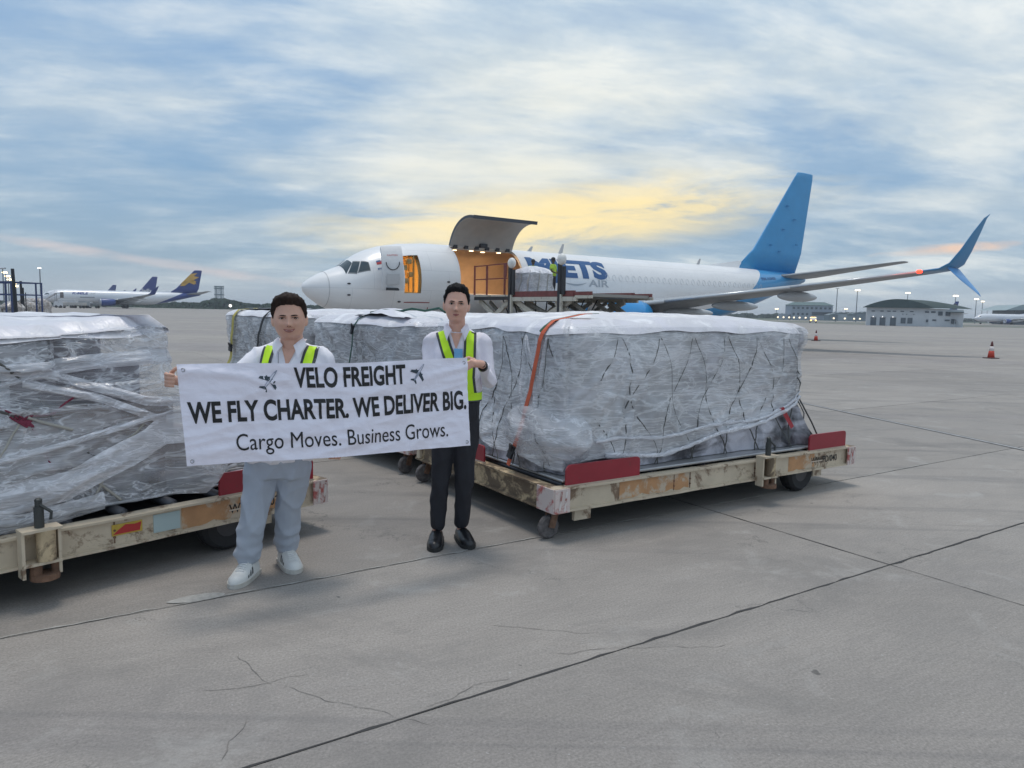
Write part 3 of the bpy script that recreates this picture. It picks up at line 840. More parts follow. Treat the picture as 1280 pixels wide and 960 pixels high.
# raised main cargo door
ha = R(20); hinge = fus(9.2, ha)
arc = [fus(9.2, ha + (f107_ - ha) * k / 16) - hinge for k in range(17)]
rotm = Matrix.Rotation(R(-93), 3, 'X')
def cd(u, k, off):
    v = arc[k].copy(); n_ = Vector((0, -math.sin(ha + (f107_ - ha) * k / 16), math.cos(ha + (f107_ - ha) * k / 16)))
    q = rotm @ (v + n_ * off)
    return Vector((7.3 + 3.8 * u, hinge.y + q.y, hinge.z + q.z + .03))
cm_ = MB()
cm_.grid(lambda u, v: cd(u, round(v * 16), 0), 8, 16)
cm_.build('cargo_door', mat('jet_door_outer', (.8, .8, .81), .3), jfus, smooth=True)
ci = MB().grid(lambda u, v: cd(u, round(v * 16), -.13), 8, 16)
cio = ci.build('cargo_door_lining', mat('door_lining', (.36, .35, .34), .55, var=.08, vscale=2), jfus, smooth=True)
ce = MB()
for u in (0, 1): ce.grid(lambda a, v: cd(u, round(v * 16), -.13 * a), 1, 16)
ce.grid(lambda u, a: cd(u, 16, .02 - .17 * a), 8, 1)
ce.build('cargo_door_edge', mat('door_edge_dark', (.07, .08, .10), .5), cio)
for k in range(6): MB().box(cd(.08 + .168 * k, 0, -.12), (.22, .12, .16)).build('door_hinge', DARKM, cio)
MB().box(cd(.5, 1, -.2), (.4, .2, .2)).build('door_actuator', DARKM, cio)
# nav light on the port wingtip
MB().ball((21.9, -16.6, 4.02), (.13, .13, .09), 10, 8).build('navigation_light', mat('nav_red', (1, .1, .05), .3, emis=(1, .035, .015), estr=3.5), jet, smooth=True)
pl_ = bpy.data.lights.new('navigation_glow', 'POINT'); pl_.energy = 10; pl_.color = (1, .12, .05); pl_.shadow_soft_size = .1
lo = bpy.data.objects.new('navigation_glow', pl_); COL.objects.link(lo); lo.parent = jet; lo.location = (21.6, -16.7, 4.4)
# small scuffs and vents on the fin
fv = MB()
for s_, z_ in ((35.4, 9.9), (35.0, 8.2), (36.3, 9.0), (34.6, 6.6), (36.6, 7.2), (33.6, 7.0)):
    fv.box((s_ + .3, -.30 + (z_ - 5) * .022, z_), (.30, .03, .07))
fv.build('fin_vent', mat('fin_vent_dark', (.03, .20, .46), .6), jfin)
# ================================================================== WRAPPED CARGO
def plastic_mat(name, lo=0.25, hi=0.85, tint=(0.80, 0.81, 0.86), seed=0.0, hscale=13.0, diag=0.5, fs=1.0):
    m = bpy.data.materials.new(name); m.use_nodes = True
    T = NT(m.node_tree); T.n.clear()
    out = T.new('ShaderNodeOutputMaterial'); p = T.new('ShaderNodeBsdfPrincipled')
    tr = T.new('ShaderNodeBsdfTransparent'); mx = T.new('ShaderNodeMixShader')
    co = T.mapping(T.new('ShaderNodeTexCoord').outputs['Object'], loc=(seed, seed * 1.7, 0), scale=(fs, fs, fs))
    big = T.noise(co, 1.6, 4, 0.6)
    def web(n, w): return T.ramp(T.math('ABSOLUTE', T.math('SUBTRACT', n, 0.5)), [(0.0, 1.0), (w * .35, 0.55), (w, 0.0)])
    hl = web(T.noise(T.mapping(co, scale=(0.35, 0.35, 4.5)), 2.6, 5, 0.62, 0.35), .030)
    hl2 = web(T.noise(T.mapping(co, scale=(0.5, 0.5, 9), loc=(3, 1, 2), rot=(0, R(6), 0)), 2.6, 4, 0.6, 0.3), .022)
    w1 = web(T.noise(T.mapping(co, rot=(0, R(40), 0), scale=(.8, .8, 2.6)), 2.1, 4, 0.55, 1.6), .034)
    w2 = web(T.noise(T.mapping(co, rot=(0, R(-48), 0), scale=(.8, .8, 3.0), loc=(5, 2, 1)), 2.6, 4, 0.55, 1.4), .030)
    hs = T.math('MULTIPLY', T.math('MAXIMUM', hl, hl2), 1 - diag)
    s = T.math('MAXIMUM', hs, T.math('MULTIPLY', T.math('MAXIMUM', w1, w2), min(1.0, .35 + diag)))
    soft = T.ramp(big, [(.35, 0.0), (.65, 1.0)])
    k = T.math('ADD', lo, T.math('ADD', T.math('MULTIPLY', soft, (hi - lo) * .45), T.math('MULTIPLY', s, (hi - lo) * .70)), clamp=True)  # film opacity: uneven film, plus bright crease lines painted in as glints
    p.inputs['Base Color'].default_value = tint + (1,)
    p.inputs['Roughness'].default_value = 0.13
    p.inputs['Specular IOR Level'].default_value = 1.0
    b = T.new('ShaderNodeBump', {'Strength': 0.5, 'Distance': 0.012, 'Height': T.math('ADD', T.math('MULTIPLY', s, .6), T.math('MULTIPLY', T.noise(co, 4.0, 4, .55, 1.6), 1.6))})
    T.l.new(b.outputs[0], p.inputs['Normal'])
    T.l.new(k, mx.inputs[0]); T.l.new(tr.outputs[0], mx.inputs[1]); T.l.new(p.outputs[0], mx.inputs[2])
    T.l.new(mx.outputs[0], out.inputs[0])
    return m
def sheet_mat(name, lo, hi, rough=0.28, sc=2.2, bump=0.7, aniso=(1, 1, 1)):
    m = bpy.data.materials.new(name); m.use_nodes = True
    T = NT(m.node_tree); T.n.clear()
    out = T.new('ShaderNodeOutputMaterial'); p = T.new('ShaderNodeBsdfPrincipled'); T.l.new(p.outputs[0], out.inputs[0])
    co = T.mapping(T.new('ShaderNodeTexCoord').outputs['Object'], scale=aniso)
    a = T.noise(co, sc, 4, 0.55, 0.8); b_ = T.noise(T.mapping(co, rot=(0, R(30), 0), scale=(1, 1, 2)), 3.5, 4, 0.6, 1.4)
    v = T.math('ADD', T.math('MULTIPLY', a, .6), T.math('MULTIPLY', b_, .4))
    T.l.new(T.ramp(v, [(0.40, lo), (0.50, tuple((x + y) * .42 for x, y in zip(lo, hi))), (0.60, hi)]), p.inputs['Base Color'])
    p.inputs['Roughness'].default_value = rough
    p.inputs['Specular IOR Level'].default_value = 0.6
    bb = T.new('ShaderNodeBump', {'Strength': bump, 'Distance': 0.02, 'Height': T.noise(co, 6, 5, 0.62, 1.5)})
    T.l.new(bb.outputs[0], p.inputs['Normal'])
    return m
WRAP = plastic_mat('stretch_wrap', 0.30, 0.90, fs=.62, diag=0.30, tint=(.90, .90, .93))
WRAPB = plastic_mat('stretch_wrap_loose', 0.26, 0.85, seed=3.3, diag=0.6, tint=(.84, .84, .88))
BAND = plastic_mat('wrap_band', 0.35, 1.0, seed=6.1, hscale=30, tint=(.88, .88, .93))
INNER = sheet_mat('inner_sheet', (0.035, 0.035, 0.04), (0.34, 0.33, 0.36))
INNERL = sheet_mat('inner_sheet_light', (0.05, 0.05, 0.06), (0.56, 0.55, 0.61))
SILV = sheet_mat('silver_sheet', (0.12, 0.12, 0.13), (0.58, 0.56, 0.55), rough=0.22, sc=5)
COVER = sheet_mat('cover_sheet', (0.68, 0.67, 0.73), (0.88, 0.87, 0.90), rough=0.35, sc=3, bump=.45)
CORD = mat('net_cord', (0.10, 0.10, 0.095), 0.8)
CORDL = mat('net_cord_light', (0.42, 0.40, 0.36), 0.8)
ALU = mat('pallet_aluminium', (0.42, 0.42, 0.43), 0.4, metal=0.6, var=.15, vscale=4, bump=.2)
def ridge(x): return 1 - abs(x) * 2.2

class Load:
    def __init__(s, L, Wd, z0, H, flare=None, dome=0.08, rad=0.10, amp=0.022, seed=0.0, topz=None):
        s.L, s.W, s.z0, s.H, s.dome, s.r, s.amp, s.seed = L, Wd, z0, H, dome, rad, amp, seed
        s.flare = flare or (lambda x, y, v, side: 0.0)
        s.topz = topz or (lambda x, y: 0.0); s.creases = []
        per = 2 * (L + Wd); s.per = per
    def base(s, t):            # t in metres round the foot: front (y=0) first, then right end, back, left end
        L, Wd = s.L, s.W
        t = t % s.per
        if t < L: p = (t, 0); n = (0, -1); side = 'f'
        elif t < L + Wd: p = (L, t - L); n = (1, 0); side = 'r'
        elif t < 2 * L + Wd: p = (L - (t - L - Wd), Wd); n = (0, 1); side = 'b'
        else: p = (0, Wd - (t - 2 * L - Wd)); n = (-1, 0); side = 'l'
        # round the corners
        r = s.r; x, y = p; nx, ny = n
        cx = min(max(x, r), L - r); cy = min(max(y, r), Wd - r)
        if (x < r or x > L - r) and (y < r or y > Wd - r):
            d = Vector((x - cx, y - cy)); d.normalize(); x, y = cx + d.x * r, cy + d.y * r; nx, ny = d.x, d.y
        return x, y, nx, ny, side
    def folds(s, t, z):
        q = s.seed
        a = ridge(nz(t * 3.6 + z * 2.9 + q, z * 1.6, q)) * .55 + ridge(nz(t * 3.4 - z * 3.3 + q + 7, z * 1.3, q)) * .5
        b = ridge(nz(t * 8 + z * 9 + q, z * 5.4, q + 2)) * .20
        c = nz(t * 1.1, z * 1.8, q + 8) * 2.0 + nz(t * 3.1, z * 2.8, q + 3) * .8
        d = s.amp * (a * a * .9 + b * .6 + c - .5)
        for (t0, z0, ux, uz, ln, w, am) in s.creases:
            x = t - t0; y = z - z0; p = x * ux + y * uz
            if -w < p < ln:
                q_ = (x * uz - y * ux + .012 * math.sin(p * 9 + t0)) / (w * (.5 + p / ln))
                if -3 < q_ < 3: d += am * math.exp(-q_ * q_) * min(1, (p + w) * 8) * min(1, (ln - p) * 5)
        return d
    def crease_fan(s, t0, z0, a0, a1, n, ln, seed, w=.012, am=.016, jit=.05):
        rr_ = random.Random(seed)
        for k in range(n):
            a = R(a0 + (a1 - a0) * (k + rr_.uniform(-.4, .4)) / n)
            s.creases.append((t0 + rr_.uniform(-jit, jit), z0 + rr_.uniform(-jit, jit), math.cos(a), math.sin(a), ln * rr_.uniform(.5, 1), w * rr_.uniform(.6, 1.5), am * rr_.uniform(.4, 1) * rr_.choice((1, 1, -.7))))
    def side(s, t, v, off=0.0, fold=1.0):
        x, y, nx, ny, sd_ = s.base(t)
        z = s.z0 + s.H * v
        d = off + s.folds(t, z) * fold + s.flare(x, y, v, sd_)
        # pull the shoulder in
        if v > .9: d -= ((v - .9) / .1) ** 2 * .05
        zz = z + s.topz(x, y) * max(0, v) ** 2
        return Vector((x + nx * d, y + ny * d, zz))
    def shell(s, v0=0.0, v1=1.0, off=0.0, t0=0.0, t1=None, du=0.015, dv=0.03, vlow=None, vhigh=None, fold=1.0):
        t1 = s.per if t1 is None else t1
        closed = abs((t1 - t0) - s.per) < 1e-6
        nu = max(4, int((t1 - t0) / du)); nv = max(3, int(s.H * (v1 - v0) / dv))
        def fn(a, b):
            t = t0 + (t1 - t0) * a
            lo = vlow(t) if vlow else v0; hi = vhigh(t) if vhigh else v1
            return s.side(t, lo + (hi - lo) * b, off, fold)
        return MB().grid(fn, nu, nv, closed)
    def top(s, off=0.0, drop=0.10, amp=0.012, jag=0.05):
        mb = MB(); nu = int(s.per / .045)
        lv = [1 - drop, 1 - drop * .5, .985, 1.0]
        rows = []
        for j, v in enumerate(lv):
            rows.append([s.side(s.per * i / nu, (v if j else v - jag * (.5 + nz(i * .11, s.seed)))) + Vector((0, 0, 0)) for i in range(nu)])
        rows = [[p + Vector((p.x - s.L / 2, p.y - s.W / 2, 0)).normalized() * (off + .012 if j < 3 else off) for p in r] for j, r in enumerate(rows)]
        N_ = 16
        for k in range(1, N_ + 1):
            f = 1 - k / N_; row = []
            for i in range(nu):
                e = rows[3][i]; c = Vector((s.L / 2 + (e.x - s.L / 2) * max(0, 1 - s.W / s.L) * (1), s.W / 2, e.z))
                p = c.lerp(e, f)
                h = s.dome * (1 - f ** 2.2) + amp * (nz(p.x * 3 + s.seed, p.y * 3) + .6 * nz(p.x * 9, p.y * 7 + s.seed))
                zb = s.z0 + s.H + s.topz(p.x, p.y)
                row.append(Vector((p.x, p.y, zb + off + h * (1 if f < .97 else .4))))
            rows.append(row)
        vs = [p for r in rows for p in r]; fs = []
        for j in range(len(rows) - 1):
            for i in range(nu):
                a, b = j * nu + i, j * nu + (i + 1) % nu
                fs.append((a, b, b + nu, a + nu))
        return mb.add(vs, fs)
    def net(s, ts, step=.36, slope=.55, rad=.0065, off=.018, v0=0, v1=1.0, mid=None):
        mb = MB()
        for (t0, t1) in ts:
            k = 0; t = t0 - s.H * slope
            while t < t1 + s.H * slope:
                for sg in (-1, 1):
                    path = []; 
                    for q in range(19):
                        v = v0 + (v1 - v0) * q / 18
                        tt = t + sg * slope * s.H * (v - .5) + .03 * nz(v * 3, t * 2) + .05 * math.sin(v * 9 + t)
                        if t0 - .02 <= tt <= t1 + .02: path.append(s.side(tt, v, off))
                        elif len(path) > 1: mb.tube(path, rad, 5); path = []
                    if len(path) > 1: mb.tube(path, rad, 5)
                t += step
        return mb
def strap(ld, t, m, root, w=.05, t2=None, label=None, v0=.0, over=.5, name='ratchet_strap', buckle=.5):
    """webbing strap up the side and over the top"""
    t2 = t if t2 is None else t2
    pts = []
    for q in range(21):
        v = v0 + (1.0 - v0) * q / 20; pts.append(ld.side(t + (t2 - t) * q / 20, v, .060, .5))
    x, y, nx, ny, _ = ld.base(t2)
    for q in range(1, 9):
        k = q / 8 * over; p = pts[20] + Vector((-nx, -ny, 0)) * k; p.z = ld.z0 + ld.H + .03 + ld.dome * min(1, k * 3) + ld.topz(p.x, p.y); pts.append(p)
    tan = Vector((-ny, nx, 0))
    vs = []
    for i, p in enumerate(pts):
        d = (pts[min(i + 1, len(pts) - 1)] - pts[max(i - 1, 0)]).normalized(); n_ = Vector((nx, ny, .0)) if i < 20 else Vector((nx * .3, ny * .3, 1)); n_.normalize()
        sd_ = d.cross(n_).normalized()
        vs += [p + sd_ * w / 2, p - sd_ * w / 2, p - sd_ * w / 2 + n_ * .004, p + sd_ * w / 2 + n_ * .004]
    fs = []
    for i in range(len(pts) - 1):
        for k in range(4): fs.append((4 * i + k, 4 * i + (k + 1) % 4, 4 * i + 4 + (k + 1) % 4, 4 * i + 4 + k))
    fs += [(0, 1, 2, 3), (len(vs) - 4, len(vs) - 3, len(vs) - 2, len(vs) - 1)]
    o = MB().add(vs, fs).build(name, m, root, label=label, recalc=True)
    if buckle is not None:
        i = int(20 * buckle); p = pts[i] + Vector((nx, ny, 0)) * .015
        d = (pts[i + 1] - pts[i]).normalized()
        b = MB(); b.bar(p - d * .05, p + d * .05, w * 1.25, .022, up=(nx, ny, 0)); b.bar(p - d * .02, p + d * .07 + Vector((nx, ny, 0)) * .03, w * .7, .012, up=(nx, ny, 0)); b.cyl(p - tan * w * .8, p + tan * w * .8, .012)
        b.build('strap_buckle', DARKM, o)
    return o
def loose_bundle(ld, t, root, m, n=9, v0=.35, v1=1.0, w=.35, seed=1):
    """gathered folds of film hanging down the face"""
    random.seed(seed); mb = MB()
    for k in range(n):
        tt = t + random.uniform(-w, w) * .5; te = t + random.uniform(-w, w) * .18 - .08
        r0 = random.uniform(.010, .026); L_ = random.uniform(.6, 1.0); b_ = random.uniform(-.05, .05)
        path = []; rad = []
        for q in range(19):
            f = q / 18; v = v1 - .02 - (v1 - v0) * L_ * f
            path.append(ld.side(tt + (te - tt) * f ** .8 + b_ * math.sin(f * 5 + k), v, .028 + .014 * nz(q * .3, k), .8)); rad.append(r0 * (.25 + math.sin(math.pi * min(1, .12 + f * .85))))
        mb.tube(path, rad, 7)
    mb.build('film_folds', m, root, smooth=True, kind='stuff')

# ---- dolly -------------------------------------------------------------
CREAM = mat('cream_frame_paint', (0.58, 0.49, 0.37), 0.6, var=.10, vscale=5, dirt=(0.16, 0.09, 0.05), dirtamt=.35, dscale=5, bump=.3, bscale=25)
CREAMD = mat('battered_frame_paint', (0.52, 0.40, 0.25), 0.7, var=.2, vscale=7, dirt=(0.09, 0.06, 0.04), dirtamt=.85, dscale=6, bump=.6, bscale=20)
PRIM = mat('orange_primer', (0.50, 0.27, 0.13), 0.7, var=.15, vscale=6, dirt=(0.55, 0.48, 0.38), dirtamt=.5, dscale=6)
REDP = mat('stop_plate_red', (0.30, 0.022, 0.035), 0.42, var=.12, vscale=5, dirt=(.12, .05, .04), dirtamt=.1, dscale=12)
REDCHIP = mat('chipped_red', (0.42, 0.10, 0.09), 0.65, var=.2, vscale=12, dirt=(.68, .62, .58), dirtamt=.95, dscale=9)
WHCHIP = mat('chipped_white', (0.68, 0.63, 0.60), 0.6, var=.1, dirt=(.30, .08, .06), dirtamt=.6, dscale=12)
RUST = mat('rusty_steel', (0.17, 0.095, 0.06), 0.85, var=.4, vscale=14, bump=.6)
DECK = mat('deck_steel', (0.075, 0.075, 0.08), 0.55, metal=.4, var=.3, vscale=6)
ROLL_M = mat('roller_steel', (0.10, 0.10, 0.11), 0.45, metal=.7)
STEN = mat('stencil_black', (0.02, 0.02, 0.02), 0.7)
def dolly(label, loc, rz, L, Wd, group, plates, side_plates, post_x, text=None, text_x=0, prim=(), detail=True, sticker=None, end_red=True):
    root = thing('pallet_dolly', label, 'dolly', loc, rz, group)
    z0, z1 = .20, .375; fw = .09
    def rail(name, a, b, outn, m):
        """C channel between a and b; outn points outwards"""
        a, b, n_ = Vector((*a, 0)), Vector((*b, 0)), Vector((*outn, 0)); d = (b - a).normalized(); Lr = (b - a).length; mb = MB()
        zz = Vector((0, 0, 1))
        prof = [(0, z0), (0, z0 + .014), (-.028, z0 + .018), (-.028, z1 - .018), (0, z1 - .014), (0, z1), (-fw, z1), (-fw, z0)]
        ns = int(Lr / .12); vs = []; N_ = len(prof)
        for i in range(ns + 1):
            p = a + d * Lr * i / ns
            for (o, z) in prof:
                vs.append(p + n_ * (o + .0025 * nz(i * .7, z * 30, Lr)) + zz * (z + .003 * nz(i * .5, o * 9 + 3, Lr)))
        fs = []
        for i in range(ns):
            for k in range(N_): fs.append((i * N_ + k, i * N_ + (k + 1) % N_, (i + 1) * N_ + (k + 1) % N_, (i + 1) * N_ + k))
        fs += [tuple(reversed(range(N_))), tuple(range(ns * N_, (ns + 1) * N_))]
        return mb.add(vs, fs).build(name, m, root, recalc=True)
    fr = rail('frame_rail', (0, 0), (L, 0), (0, -1), CREAM)
    rail('frame_rail', (L, Wd), (0, Wd), (0, 1), CREAM)
    rail('end_rail', (0, Wd), (0, .0), (-1, 0), CREAMD)
    rail('end_rail', (L, .0), (L, Wd), (1, 0), CREAMD)
    # painted patches sit 2 mm proud of the web
    for (x0, x1) in prim:
        n_ = 16; top = []; bot = []
        for k in range(n_ + 1):
            x = x0 + (x1 - x0) * k / n_
            top.append((x + .012 * nz(k, 1), -.0 + .0255, z1 - .02 - .008 * abs(nz(k * .9, 5)))); bot.append((x + .02 * nz(k * .8, 2), .0255, z0 + .02 + .05 * abs(nz(k * .7, 8)) * (x1 - x0)))
        MB().add(top + bot, [(k, k + 1, n_ + 2 + k, n_ + 1 + k) for k in range(n_)]).build('primer_patch', PRIM, fr)
    if end_red:
        for (x, w) in ((0.0, .13), (L - .12, .12)):
            c = MB().box((x + w / 2, -.004, (z0 + z1) / 2), (w, .012, z1 - z0 - .004)).build('corner_marker', REDCHIP, root)
            for q in range(2):
                xa = x + .03 + q * .045
                MB().add([(xa, -.0125, z0 + .01), (xa + .016, -.0125, z0 + .01), (xa + .034, -.0125, z1 - .01), (xa + .018, -.0125, z1 - .01)], [(0, 1, 2, 3)]).build('marker_stripe', WHCHIP, c)
        MB().box((-.004, .10, (z0 + z1) / 2), (.012, .20, z1 - z0 - .004)).build('corner_marker', REDCHIP, root)
    # stiffener rivets
    if detail:
        for x in (L * .33, L * .38, L * .60):
            rb = MB(); rb.box((x, .0245, (z0 + z1) / 2), (.006, .003, z1 - z0 - .05))
            for zz in (.26, .30): rb.cyl((x, .028, zz), (x, .019, zz), .007, n=8)
            rb.build('weld_seam', RUST, fr)
    # deck
    dk = MB(); dk.box((L / 2, Wd / 2, .315), (L - .2, Wd - .2, .02)); dk.build('deck_plate', DECK, root)
    nr = 12
    for k in range(nr):
        x = .17 + (L - .34) * k / (nr - 1)
    mb = MB().cyl((0, .12, .365), (0, Wd - .12, .365), .032, n=10).cyl((0, .10, .365), (0, .13, .365), .014, n=8).cyl((0, Wd - .13, .365), (0, Wd - .10, .365), .014, n=8).mesh('roller', True)
    for k in range(nr):
        link('roller', mb, ROLL_M, root, (.17 + (L - .34) * k / (nr - 1), 0, 0))
    # stop plates
    def plate(c, ln, n_, tall=.155):
        pts = [(-ln / 2, 0)]
        for a in range(6): t = math.pi / 2 * a / 5; pts.append((-ln / 2 + .045 - .045 * math.cos(t), tall - .045 + .045 * math.sin(t)))
        for a in range(6): t = math.pi / 2 * (1 - a / 5); pts.append((ln / 2 - .03 + .03 * math.cos(t), tall - .03 + .03 * math.sin(t)))
        pts.append((ln / 2, 0))
        mb = MB().prism(pts, -.008, .008)
        o = mb.build('stop_plate', REDP, root, recalc=True)
        o.location = c; o.rotation_euler = (0, 0, math.atan2(n_[1], n_[0]) + math.pi / 2)
        MB().box((0, 0, .005), (ln + .01, .024, .012)).build('plate_weld', mat('weld_cream', (.5, .40, .32), .7), o)
        return o
    for (x, ln) in plates: plate((x + ln / 2, .035, z1), ln, (0, -1))
    for (y, ln) in side_plates: plate((.035, y + ln / 2, z1), ln, (-1, 0), .14)
    # coupling post in the middle of the rail
    if post_x:
        po = MB(); x = post_x
        po.box((x, -.035, .285), (.015, .075, .25)).box((x + .17, -.035, .285), (.015, .075, .25)); po.box((x + .085, -.045, .412), (.19, .10, .014)); po.box((x + .085, -.045, .232), (.18, .09, .014))
        pob = po.build('latch_housing', CREAM, root)
        MB().cyl((x + .11, -.055, .24), (x + .11, -.055, .405), .046, n=16).build('latch_barrel', CREAMD, pob, smooth=False)
        MB().cyl((x + .10, -.05, .14), (x + .10, -.05, .17), .07, n=14).cyl((x + .06, -.05, .17), (x + .06, -.05, .225), .03, n=10).cyl((x + .15, -.05, .17), (x + .15, -.05, .225), .02, n=10).build('hitch_base', RUST, pob)
        pn = MB(); pn.cyl((x + .085, -.045, .42), (x + .085, -.045, .53), .024, n=12).cyl((x + .085, -.045, .53), (x + .085, -.045, .56), .018, n=12).ball((x + .085, -.045, .565), (.02, .02, .013), 8, 6)
        pn.tube([(x + .085, -.06, .545), (x + .135, -.075, .50), (x + .13, -.075, .46)], .009, 6)
        pn.build('locking_pin', mat('dark_pin', (.07, .075, .075), .5, metal=.5), pob)
    # undercarriage
    uc = MB()
    for x in (.35, L / 2, L - .35): uc.box((x, Wd / 2, .25), (.07, Wd - .2, .10))
    uc.box((L / 2, Wd * .3, .25), (L - .25, .06, .08)); uc.box((L / 2, Wd * .7, .25), (L - .25, .06, .08))
    uc.build('cross_members', DECK, root)
    for (x, y) in ((.06, .10), (.06, Wd - .14)):
        ck = MB(); ck.box((x + .02, y, .185), (.10, .11, .012)); ck.bar((x, y - .035, .185), (x - .03, y - .035, .085), .05, .012, up=(0, 1, 0)); ck.bar((x, y + .035, .185), (x - .03, y + .035, .085), .05, .012, up=(0, 1, 0))
        co = ck.build('caster_fork', RUST, root)
        MB().lathe([(.03, -.022), (.075, -.022), (.085, -.012), (.085, .012), (.075, .022), (.03, .022)], (x - .035, y, .086), 'y', 18).build('caster_wheel', mat('grimy_caster', (.11, .10, .10), .8, var=.5, vscale=25, bump=.5), co)
        MB().box((x + .24, y - .03, .155), (.15, .03, .09)).build('bracket', CREAM, root)
    for (x, y) in ((L - .72, .13), (L - .72, Wd - .13), (.75, Wd * .5 - .5), (.75, Wd * .5 + .5)):
        wl = MB().lathe([(.09, -.06), (.15, -.07), (.175, -.045), (.178, 0), (.175, .045), (.15, .07), (.09, .06)], (x, y, .179), 'y', 24).build('wheel', RUB, root)
        MB().lathe([(.02, -.066), (.085, -.06), (.09, -.05), (.09, .05), (.085, .06), (.02, .066)], (x, y, .179), 'y', 16).build('wheel_rim', DECK, wl)
        MB().box((x + .25, y - .02, .16), (.13, .07, .085)).build('bracket', CREAM, root)
    if text:
        text_on('stencil', text, lambda a, b: (text_x + a, .0235, .258 + b), STEN, fr, size=.085, bold=.012, width=.40, cut=None)
        if 'D' in text: MB().box((text_x + .085, .0225, .278), (.17, .002, .010)).build('stencil_scrape', mat('scraped_paint', (.6, .5, .4), .7), fr)
    if sticker is not None:
        x = sticker
        s_ = MB().box((x + .07, .024, .30), (.17, .003, .066)).build('sticker', mat('sticker_yellow', (.55, .38, .06), .5, var=.2), fr)
        MB().add([(x - .01, .0215, .275), (x + .14, .0215, .275), (x + .15, .0215, .325), (x + .11, .0215, .318), (x + .06, .0215, .325), (x + .02, .0215, .30)], [(0, 1, 2, 3, 4, 5)]).build('sticker_flame', mat('sticker_red', (.45, .03, .03), .5), s_)
        MB().box((x + .30, .0245, .29), (.16, .003, .11)).build('sticker_ghost', mat('sticker_ghost', (.42, .52, .52), .6), fr)
    return root

RZ = R(33.4)
GRP = 'airport pallet dollies under wrapped cargo'
dB = dolly('cream pallet dolly at right carrying the big load with the orange strap', (0.31, 4.96, 0), RZ, 3.60, 2.2, GRP, [(.12, .70), (2.92, .56)], [(1.0, .35)], 2.15, 'WW/PD/040', 2.95,
           prim=[(.62, 1.35), (2.62, 3.0)])
dA = dolly('cream pallet dolly at left edge with flame sticker and rusty latch post', (-3.66, 2.44, 0), R(49.5), 3.60, 2.2, GRP, [(2.80, .70)], [(.8, .4)], 1.68, 'WW/PD/035', 2.86,
           prim=[(2.55, 3.2)], sticker=2.16)
U_ = Vector((math.cos(RZ), math.sin(RZ), 0)); V_ = Vector((-math.sin(RZ), math.cos(RZ), 0))
def ploc(u, v, z=0): return Vector((0.31, 4.96, 0)) + U_ * u + V_ * v + Vector((0, 0, z))
dC = dolly('pallet dolly hidden behind the banner, under the load with the green strap', (-.98, 6.95, 0), R(41), 3.60, 2.2, GRP, [(.12, .7), (2.9, .56)], [(1.0, .35)], None, detail=False)
dD = dolly('farthest pallet dolly, under the silver load with yellow and black straps', (-2.55, 8.76, 0), R(46), 3.60, 2.2, GRP, [(.12, .7), (2.9, .56)], [(1.0, .35)], None, detail=False)

# ---- load B : big load right -------------------------------------------
CG = 'plastic wrapped air cargo loads'
def pallet(root, L, Wd, z=.405, over=.10):
    MB().box((L / 2, Wd / 2, z), (L + 2 * over, Wd + 2 * over, .02), bev=.006).build('cargo_pallet', ALU, root)
lb = thing('wrapped_cargo', 'big plastic-wrapped load with orange ratchet strap on the right-hand dolly', 'cargo', ploc(.22, .17), RZ, CG)
LBL, LBW = 2.74, 2.0
def flB(x, y, v, sd_):
    f = 0
    if sd_ == 'f': f += .03 * math.sin(x * 2.1) - .02
    if sd_ == 'r': f += .20 * max(0, .38 - v) / .38
    if sd_ == 'f' and x > 2.2: f += .05 * max(0, .35 - v) / .35
    if sd_ == 'l': f += .10 * max(0, .35 - v) / .35 * (1 if y > .2 else .3) + .03 * math.sin(y * 4)
    if v > .75 and sd_ == 'r': f += .05 * (v - .75) / .25
    return f
B1 = Load(LBL, LBW, .42, 1.08, flB, dome=.055, seed=2.0, topz=lambda x, y: .02 * math.sin(x / 2.88 * math.pi))
pallet(lb, LBL, LBW)
B1.crease_fan(.55, 1.30, -150, -30, 16, .9, 1); B1.crease_fan(.62, .92, 150, 390, 18, .55, 2); B1.crease_fan(.2, .62, 20, 80, 7, .8, 3)
B1.crease_fan(1.2, .60, -8, 25, 8, 1.5, 4, am=.014); B1.crease_fan(2.7, .95, 165, 215, 10, 1.4, 5, am=.012); B1.crease_fan(1.9, .9, 0, 360, 9, .4, 6, am=.01, jit=.5)
_e = 2 * LBL + 2 * LBW
B1.crease_fan(_e - .5, 1.35, -115, -65, 12, .9, 7, jit=.3); B1.crease_fan(_e - 1.2, .55, 15, 75, 10, .8, 8); B1.crease_fan(_e - 1.5, 1.2, -80, -20, 10, .9, 9, jit=.2); B1.crease_fan(_e - .1, .6, 90, 170, 8, .7, 10)
B1.shell(0, 1.0, 0).build('inner_sheet', INNERL, lb, smooth=True)
B1.net([(0.25, LBL), (LBL, LBL + LBW)], step=.42, slope=.42, off=.026, rad=.0055, v1=.955).build('cargo_net', CORD, lb, kind='stuff')
B1.net([(2 * LBL + LBW, 2 * LBL + 2 * LBW - .1)], step=.36, slope=.42, rad=.0045, off=.028, v1=.955).build('cargo_net', CORD, lb, kind='stuff')
def lowB(t):
    if t < LBL: return .07 + .02 * math.sin(t * 5) + (.30 * max(0, (t - .9) / 1.98) ** 1.5)
    if t < LBL + LBW: return .37 + .03 * math.sin(t * 3)
    if t < 2 * LBL + LBW: return .25
    u = (t - 2 * LBL - LBW) / LBW
    return .24 - .24 * u + .04 * math.sin(u * 9) if u < .9 else .03
B1.shell(0, 1.0, .030, vlow=lowB).build('plastic_wrap', WRAP, lb, smooth=True)
